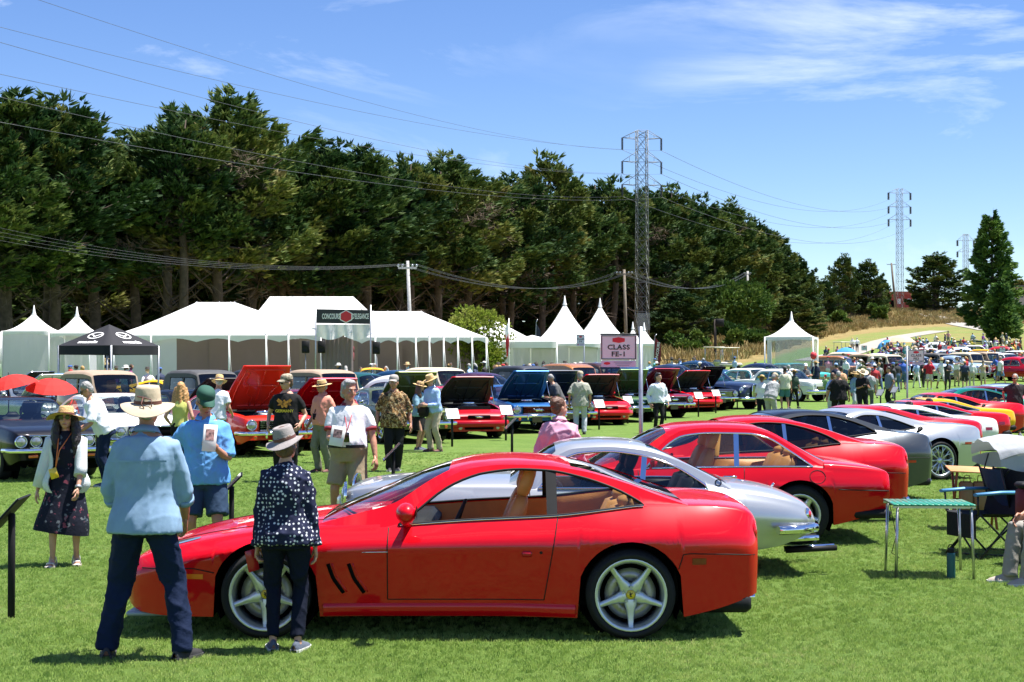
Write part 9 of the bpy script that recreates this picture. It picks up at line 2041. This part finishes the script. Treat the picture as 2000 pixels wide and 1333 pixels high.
def crowd_person(px,D,where,group,facing=None,top=None,proto=None,bot=None):
    for _ in range(200):
        pr=PROT[proto if proto is not None else crg.randrange(len(PROT))];t=crg.choice(CT if crg.random() < .62 else CT[:6]) if top is None else [c for c in CT if c[0] == top][0];b=crg.choice(CB) if bot is None else [c for c in CB if c[0] == bot][0]
        hd=crg.choice(CH) if not pr[4] else crg.choice(HATC[pr[4]]);bw=('shorts' if pr[1] else 'trousers')
        lb=f'{hd[0]} visitor, {t[0]} top, {b[0]} {bw}, {POSEW[pr[0]]}, {where}'
        if lb not in USED and len(lb.split()) < 17:break
    USED.add(lb);NC[0]+= 1;p=onground(px,D);sc_=crg.uniform(.93,1.05)
    o=bpy.data.objects.new('person',pr[5]);COL.objects.link(o);o.location=p;o.scale=(sc_*crg.uniform(.98,1.14),sc_*crg.uniform(.98,1.12),sc_);o.rotation_euler=(0,0,crg.uniform(0,6.28) if facing is None else R(facing+crg.uniform(-25,25)))
    tag(o,lb,'person',group);hair=hd if not pr[4] else crg.choice(CH)
    for sl,m_ in zip(o.material_slots,(MATS['crowd_skin_'+crg.choice(['fair','fair','tan','tan','dark'])],MATS[f'crowd_top_{t[0]}'],MATS[f'crowd_bottom_{b[0]}'],MATS[f'crowd_hair_{hair[0]}'],SHOEK)):sl.link='OBJECT';sl.material=m_
    if pr[6]:
        if not pr[6].materials:pr[6].materials.append(CS_HAIR)
        h=obj('hat',pr[6],o);h.material_slots[0].link='OBJECT';h.material_slots[0].material=MATS[f'crowd_hat_{hd[0]}']
    return o
def crowd(n,px0,px1,d0,d1,where,group,facing=None,avoid=()):
    k=0;tries=0;spots_=[]
    while k < n and tries < n*30:
        tries+= 1;px=crg.uniform(px0,px1);D=crg.uniform(d0,d1);p=onground(px,D)
        if any((p.x-q.x)**2+(p.y-q.y)**2 < .55**2 for q in CROWDPOS):continue
        CROWDPOS.append(p);w_=where if isinstance(where,str) else min(where,key=lambda t:abs(t[0]-px))[1]
        crowd_person(px,D,w_,group,facing);k+= 1
CROWDPOS=[]
G1,G2,G3='visitors before the tents','visitors strolling on the right','crowd in the far field'
crowd(44,868,1240,70,82,[(890,'before the scalloped tent'),(930,'below the yellow green tree'),(985,'by the red and white flag'),(1040,'before the low awning'),(1100,'under the left tall tent'),(1160,'under the right tall tent'),(1225,'beside the class sign board')],G1)
crowd(12,1265,1480,84,112,[(1290,'by the maroon feather flag'),(1350,'near the picnic table'),(1410,'below the speaker pole'),(1465,'left of the clear walled tent')],G1)
crowd(10,130,330,60,70,[(160,'behind the blue car'),(240,'under the black canopy'),(320,'near the yellow sports car')],G1)
crowd(7,640,800,71,75,[(660,'at the stage under the banner'),(760,'beside the small yellow coupe'),(800,'at the scalloped tent poles')],G1)
crowd(12,1600,1780,76,100,[(1620,'by the clear walled tent'),(1670,'near the tan wooden wagon'),(1720,'left of the tilted class sign'),(1770,'just behind the tilted class sign')],G2)
for px,D,tp,pr,bt,fc in ((1790,92,'pale blue',4,'white',10),(1803,93,'black',13,'black',170),(1838,91,'white',5,'white',10),(1850,88,'black',9,'black',0),(1868,95,'white',12,'khaki',20),(1884,93,'navy',0,'black',175),(1898,94,'white',2,'stone',180),(1920,94,'tan',11,'stone',170),(1716,84,'grey',13,'blue',20),(1752,86,'black',1,'blue',200),(1764,90,'royal blue',0,'blue',190)):
    crowd_person(px,D,'right of the tilted class sign' if px > 1775 else 'left of the tilted class sign',G2,fc,tp,pr,bt)
crowd(74,1598,2010,102,136,[(1620,'behind the lone tent'),(1665,'near the blue umbrella'),(1710,'behind the wooden wagons'),(1755,'below the peach umbrella'),(1800,'among the far class signs'),(1850,'near the pale far cars'),(1895,'near the cream old tourer'),(1940,'nearest below the redwood'),(1985,'at the far right edge')],G3)
crowd(70,1730,2010,136,170,[(1760,'at the far back left'),(1810,'behind the white hardtop'),(1860,'behind the silver blue sedan'),(1910,'farthest below the redwood'),(1960,'right of the redwood'),(2000,'far back right edge')],G3)
a=crowd_person(1665,168,'left on the footpath uphill','pair on the footpath',170,'white',2,'khaki');b=crowd_person(1674,168,'right on the footpath uphill','pair on the footpath',170,'white',13,'black')
for px in (1828,1846,1852,1900,1920,1958,1966):crowd_person(px,190+crg.uniform(-6,14),'in the redwood\'s shade','visitors in the redwood\'s shade',None)
# ------------------------------------------------------------------ umbrellas
def umbrella(label,px,py,D,diam,m,tilt=(0,0),pole=1.9,seg=8,zs=None):
    p=onground(px,D);z=zat(py,D)-p.z;o=thing('umbrella',label,'umbrella',p);r=diam/2;M=Matrix.Translation((0,0,z)) @ Euler((R(tilt[0]),R(tilt[1]),0)).to_matrix().to_4x4();b=MB();rows=[]
    for f,zz in ((.02,0),(.3,-.035),(.6,-.13),(.85,-.27),(1,-.38)):rows.append([tuple(M @ Vector((r*f*math.cos(q)*(1-.05*(k % 2)*f),r*f*math.sin(q)*(1-.05*(k % 2)*f),zz*r*1.15))) for k,q in enumerate(np.linspace(0,2*PI,2*seg+1)[:-1])])
    b.grid(rows,closed=True,smooth=False);b.build('canopy',m,o);rb=MB()
    for k in range(seg):q=2*PI*(2*k)/(2*seg);rb.tube([tuple(M @ Vector((r*f*math.cos(q),r*f*math.sin(q),zz*r*1.15-.008))) for f,zz in ((.02,0),(.3,-.035),(.6,-.13),(.85,-.27),(1,-.38))],.004,4,caps=False)
    tag(rb.build('rib',STEEL,o),kind='stuff');MB().tube([tuple(M @ Vector((0,0,.06))),(0,0,0.0)],.012,6).build('pole',BLACK,o);return o
umbrella('left one of the two red umbrellas above the black fastback',18,733,33,1.15,REDCLOTH,(8,-12));umbrella('right one of the two red umbrellas above the black fastback',102,740,33.5,1.15,REDCLOTH,(10,6))
umbrella('bright blue umbrella in the far field near the wooden wagons',1653,679,112,1.5,cloth_mat('blue_umbrella_cloth',(.06,.30,.65),.25));umbrella('peach umbrella at the back of the far field',1760,656,150,3.0,cloth_mat('peach_umbrella_cloth',(.70,.48,.34),.25));umbrella('small tilted blue umbrella left of the peach one',1722,668,148,1.6,MATS['blue_umbrella_cloth'],(0,-35))
umbrella('red umbrella far back among the signs',1861,676,140,1.8,REDCLOTH)
p=onground(1589,78);o=thing('balloon','red and white balloon by the clear walled tent','balloon',p+Vector((0,0,zat(695,78)-p.z)));MB().ball((0,0,0),(.17,.17,.20),12,9).build('envelope',REDP,o);MB().tube([(0,0,-.2),(.03,0,-.6),(0,0,-1.0)],.006,4).build('string',WPRINT,o)

# ------------------------------------------------------------------ the picnic corner at the right
GREEN_SLAT=mat('green_slat_enamel',(0.022,0.22,0.125),.35,coat=.3,var=.05)
BRUSHED=mat('brushed_leg_steel',(.50,.51,.50),.3,metal=.9,var=.08)
FD=R(-4)
tb=thing('folding_table','green slatted roll top table on thin steel legs','table',(3.84,14.18,0),FD)
W_,D_,Ht=.735,.58,.665
for i in range(14):MB().box((-W_/2+W_*(i+.5)/14,0,Ht),(W_/14-.006,D_,.016),bev=.003).build('slat',GREEN_SLAT,tb)
for sy in (-1,1):MB().box((0,sy*(D_/2-.03),Ht-.019),(W_,.02,.02)).build('rail',BRUSHED,tb)
for sx in (-1,1):
    for sy in (-1,1):MB().tube([(sx*(W_/2-.04),sy*(D_/2-.03),Ht-.02),(sx*(W_/2-.02),sy*(D_/2-.02),0)],.0135,10).build('leg',BRUSHED,tb)
MB().tube([(-W_/2+.05,.22,Ht-.03),(-W_/2+.09,.1,.35),(-W_/2+.03,.0,.2),(-W_/2+.08,-.1,.17)],.004,5).build('cord',BLACK,tb)
bt=thing('water_bottle','teal steel flask with a black looped lid on the grass under the table','bottle',(3.97,13.92,0))
MB().lathe([(.001,.0),(.036,.0),(.038,.008),(.038,.215),(.034,.232),(.026,.238)],22).build('flask_body',mat('teal_powder_coat',(.008,.10,.105),.45,bump=.1,bscale=200),bt)
b=MB();b.lathe([(.028,.236),(.03,.24),(.03,.272),(.026,.277),(.001,.278)],20);k=b.build('lid',BLACK,bt);b=MB();b.tube([(.028*math.cos(q),0,.275+.034*math.sin(q)) for q in np.linspace(-.1,PI+.1,12)],.005,6);b.build('loop_handle',BLACK,k)
TWOOD=mat('tan_plywood',(.46,.24,.085),.5,var=.12,nscale=5);RWOOD=mat('reddish_wood',(.20,.055,.02),.5,var=.2,nscale=9)
t2=thing('wooden_table','tan topped wooden folding table behind the black camp chair','table',onground(1901,18.2),R(-8));z=zat(918,18.2)
MB().box((0,0,z),(.60,.48,.018),Euler((R(4),R(2),0)).to_matrix(),bev=.004).build('table_top',TWOOD,t2)
for sx in (-1,1):
    for a,b_ in ((-.2,.2),(.2,-.2)):MB().tube([(sx*.23,a,0),(sx*.22,b_,z-.02)],.016,6).build('leg',RWOOD,t2)
MB().tube([(-.23,-.0,z*.5),(.23,0,z*.5)],.012,6).build('stretcher',RWOOD,t2)
for x,lb in ((-.12,'left brown paper bag hanging under the tan wooden table'),(.04,'right brown paper bag hanging under the tan wooden table')):
    q=onground(1901,18.2)+Vector((x,-.08,0));o=thing('paper_bag',lb,'bag',q);MB().box((0,0,z-.30),(.15,.10,.34),bev=.02,taper=.92).build('bag_body',mat('brown_canvas_bag',(.23,.13,.07),.8,var=.15),o);MB().tube([(-.04,-.05,z-.14),(-.03,-.05,z-.06),(.03,-.05,z-.06),(.04,-.05,z-.14)],.006,5).build('handle',BROWNB,o)
NYLON=cloth('black_nylon',(.016,.017,.020),bump=.3);NAVYN=cloth('navy_nylon',(.02,.04,.085),bump=.3);BLUEA=mat('blue_arm_pad',(.07,.25,.46),.5);FRAME=mat('black_tube',(.02,.02,.022),.4,metal=.4)
def camp_chair(label,pos,rz,seatm,backm,arm=None,canopy=None):
    o=thing('camp_chair',label,'chair',pos,R(rz));t=.0105
    for s in (-1,1):
        MB().tube([(s*.27,-.24,0),(s*.25,.24,.46)],t,7).build('leg',FRAME,o);MB().tube([(s*.27,.26,0),(s*.25,-.24,.46)],t,7).build('leg',FRAME,o)
        MB().tube([(s*.25,.22,.42),(s*.27,.34,.88)],t,7).build('back_post',FRAME,o);MB().tube([(s*.26,-.25,.44),(s*.27,-.26,.64)],t,7).build('arm_post',FRAME,o)
        b=MB();b.tube([(s*.28,-.30,.645),(s*.28,0,.66),(s*.28,.26,.655)],0,8,squash=[(.035,.018)]*3,up=(0,0,1));b.build('armrest',arm or NYLON,o)
    MB().tube([(-.27,-.24,0.01),(.27,.26,.01)],t,6).build('brace',FRAME,o);MB().tube([(-.26,-.26,.01),(.26,-.24,.44)],t,6).build('brace',FRAME,o);MB().tube([(.26,-.26,.01),(-.26,-.24,.44)],t,6).build('brace',FRAME,o)
    b=MB();b.grid([[(x,y,.45-.05*(1-(x/.25)**2)-.04*(y+.2)) for x in np.linspace(-.25,.25,9)] for y in np.linspace(-.26,.22,7)]);b.build('seat',seatm,o)
    b=MB();b.grid([[(x,.20+.14*v+.05*(1-(x/.25)**2),.40+.47*v) for x in np.linspace(-.26,.26,9)] for v in np.linspace(0,1,8)]);b.build('backrest',backm,o)
    b=MB();b.grid([[(x,-.262,z_) for x in np.linspace(-.24,.24,5)] for z_ in (.44,.20)]);b.build('front_pouch',seatm,o)
    if canopy:
        b=MB();rows=[]
        for v in np.linspace(0,1,7):rows.append([(.36*math.sin(q),.38-.62*v+.06*math.cos(q),.96+.20*max(0,math.cos(q))**.8+.08*math.sin(PI*v*.8)-.10*v*v+.012*math.sin(9*q+5*v)) for q in np.linspace(-1.5,1.5,17)])
        b.grid(rows);b.build('sunshade',canopy,o)
        for s in (-1,1):MB().tube([(s*.27,.30,.80),(s*.36,.20,1.0)],t*.8,6).build('shade_strut',FRAME,o);b=MB();b.grid([[(s*(.36+.01*math.sin(u*7)),.38-.62*u,(.97+.08*math.sin(PI*u*.8)-.10*u*u)-v*.17*math.sin(PI*min(1,u*.9+.1))) for u in np.linspace(0,1,9)] for v in (0,.5,1)]);b.build('shade_flap',canopy,o)
    return o
camp_chair('low black camp chair with a pale blue armrest behind the green table',onground(1918,15.6),-70,NYLON,NYLON,BLUEA)
SILV=cloth_mat('silver_grey_shade',(.36,.38,.41),.15,bump=.5,bscale=9)
camp_chair('navy camp chair with a silver grey sunshade at the right edge',onground(1994,15.9),96,NAVYN,NAVYN,NYLON,SILV)
camp_chair('camp chair under the seated visitor at the right edge',(5.02,13.72,0),-80,NYLON,NAVYN)
o=thing('drinks_cooler','maroon and black cooler beside the sunshaded chair at the right edge','cooler',onground(1996,14.9)+Vector((.05,0,0)));MB().box((0,0,.60),(.20,.20,.28),bev=.03).build('cooler_body',MAROON,o);MB().box((0,0,.77),(.21,.21,.06),bev=.02).build('lid',BLACK,o);MB().box((0,0,.23),(.18,.18,.46),bev=.02).build('crate',BLACK,o)
o=thing('wheel_chock','small yellow wedge on the grass by the white coupe\'s rear wheel','wheel chock',hit(1884,902));MB().plate([(-.10,0),(.10,0),(.06,.11),(-.02,.11)],.10,Matrix.Rotation(PI/2,4,'X')).build('wedge',YELP,o);MB().tube([(0,-.055,.05),(.02,-.10,.06),(.04,-.055,.05)],.006,5).build('rope_loop',BLACK,o)
o=thing('bottle_cap_cup','crumpled white cup on the grass behind the red notchback','cup',hit(1590,1062));MB().lathe([(.001,0),(.028,0),(.036,.06),(.034,.062),(.026,.006)],14).build('cup_wall',PAPER,o);MB().lathe([(.001,.064),(.037,.062),(.036,.055)],14).build('lid',PAPER,o)
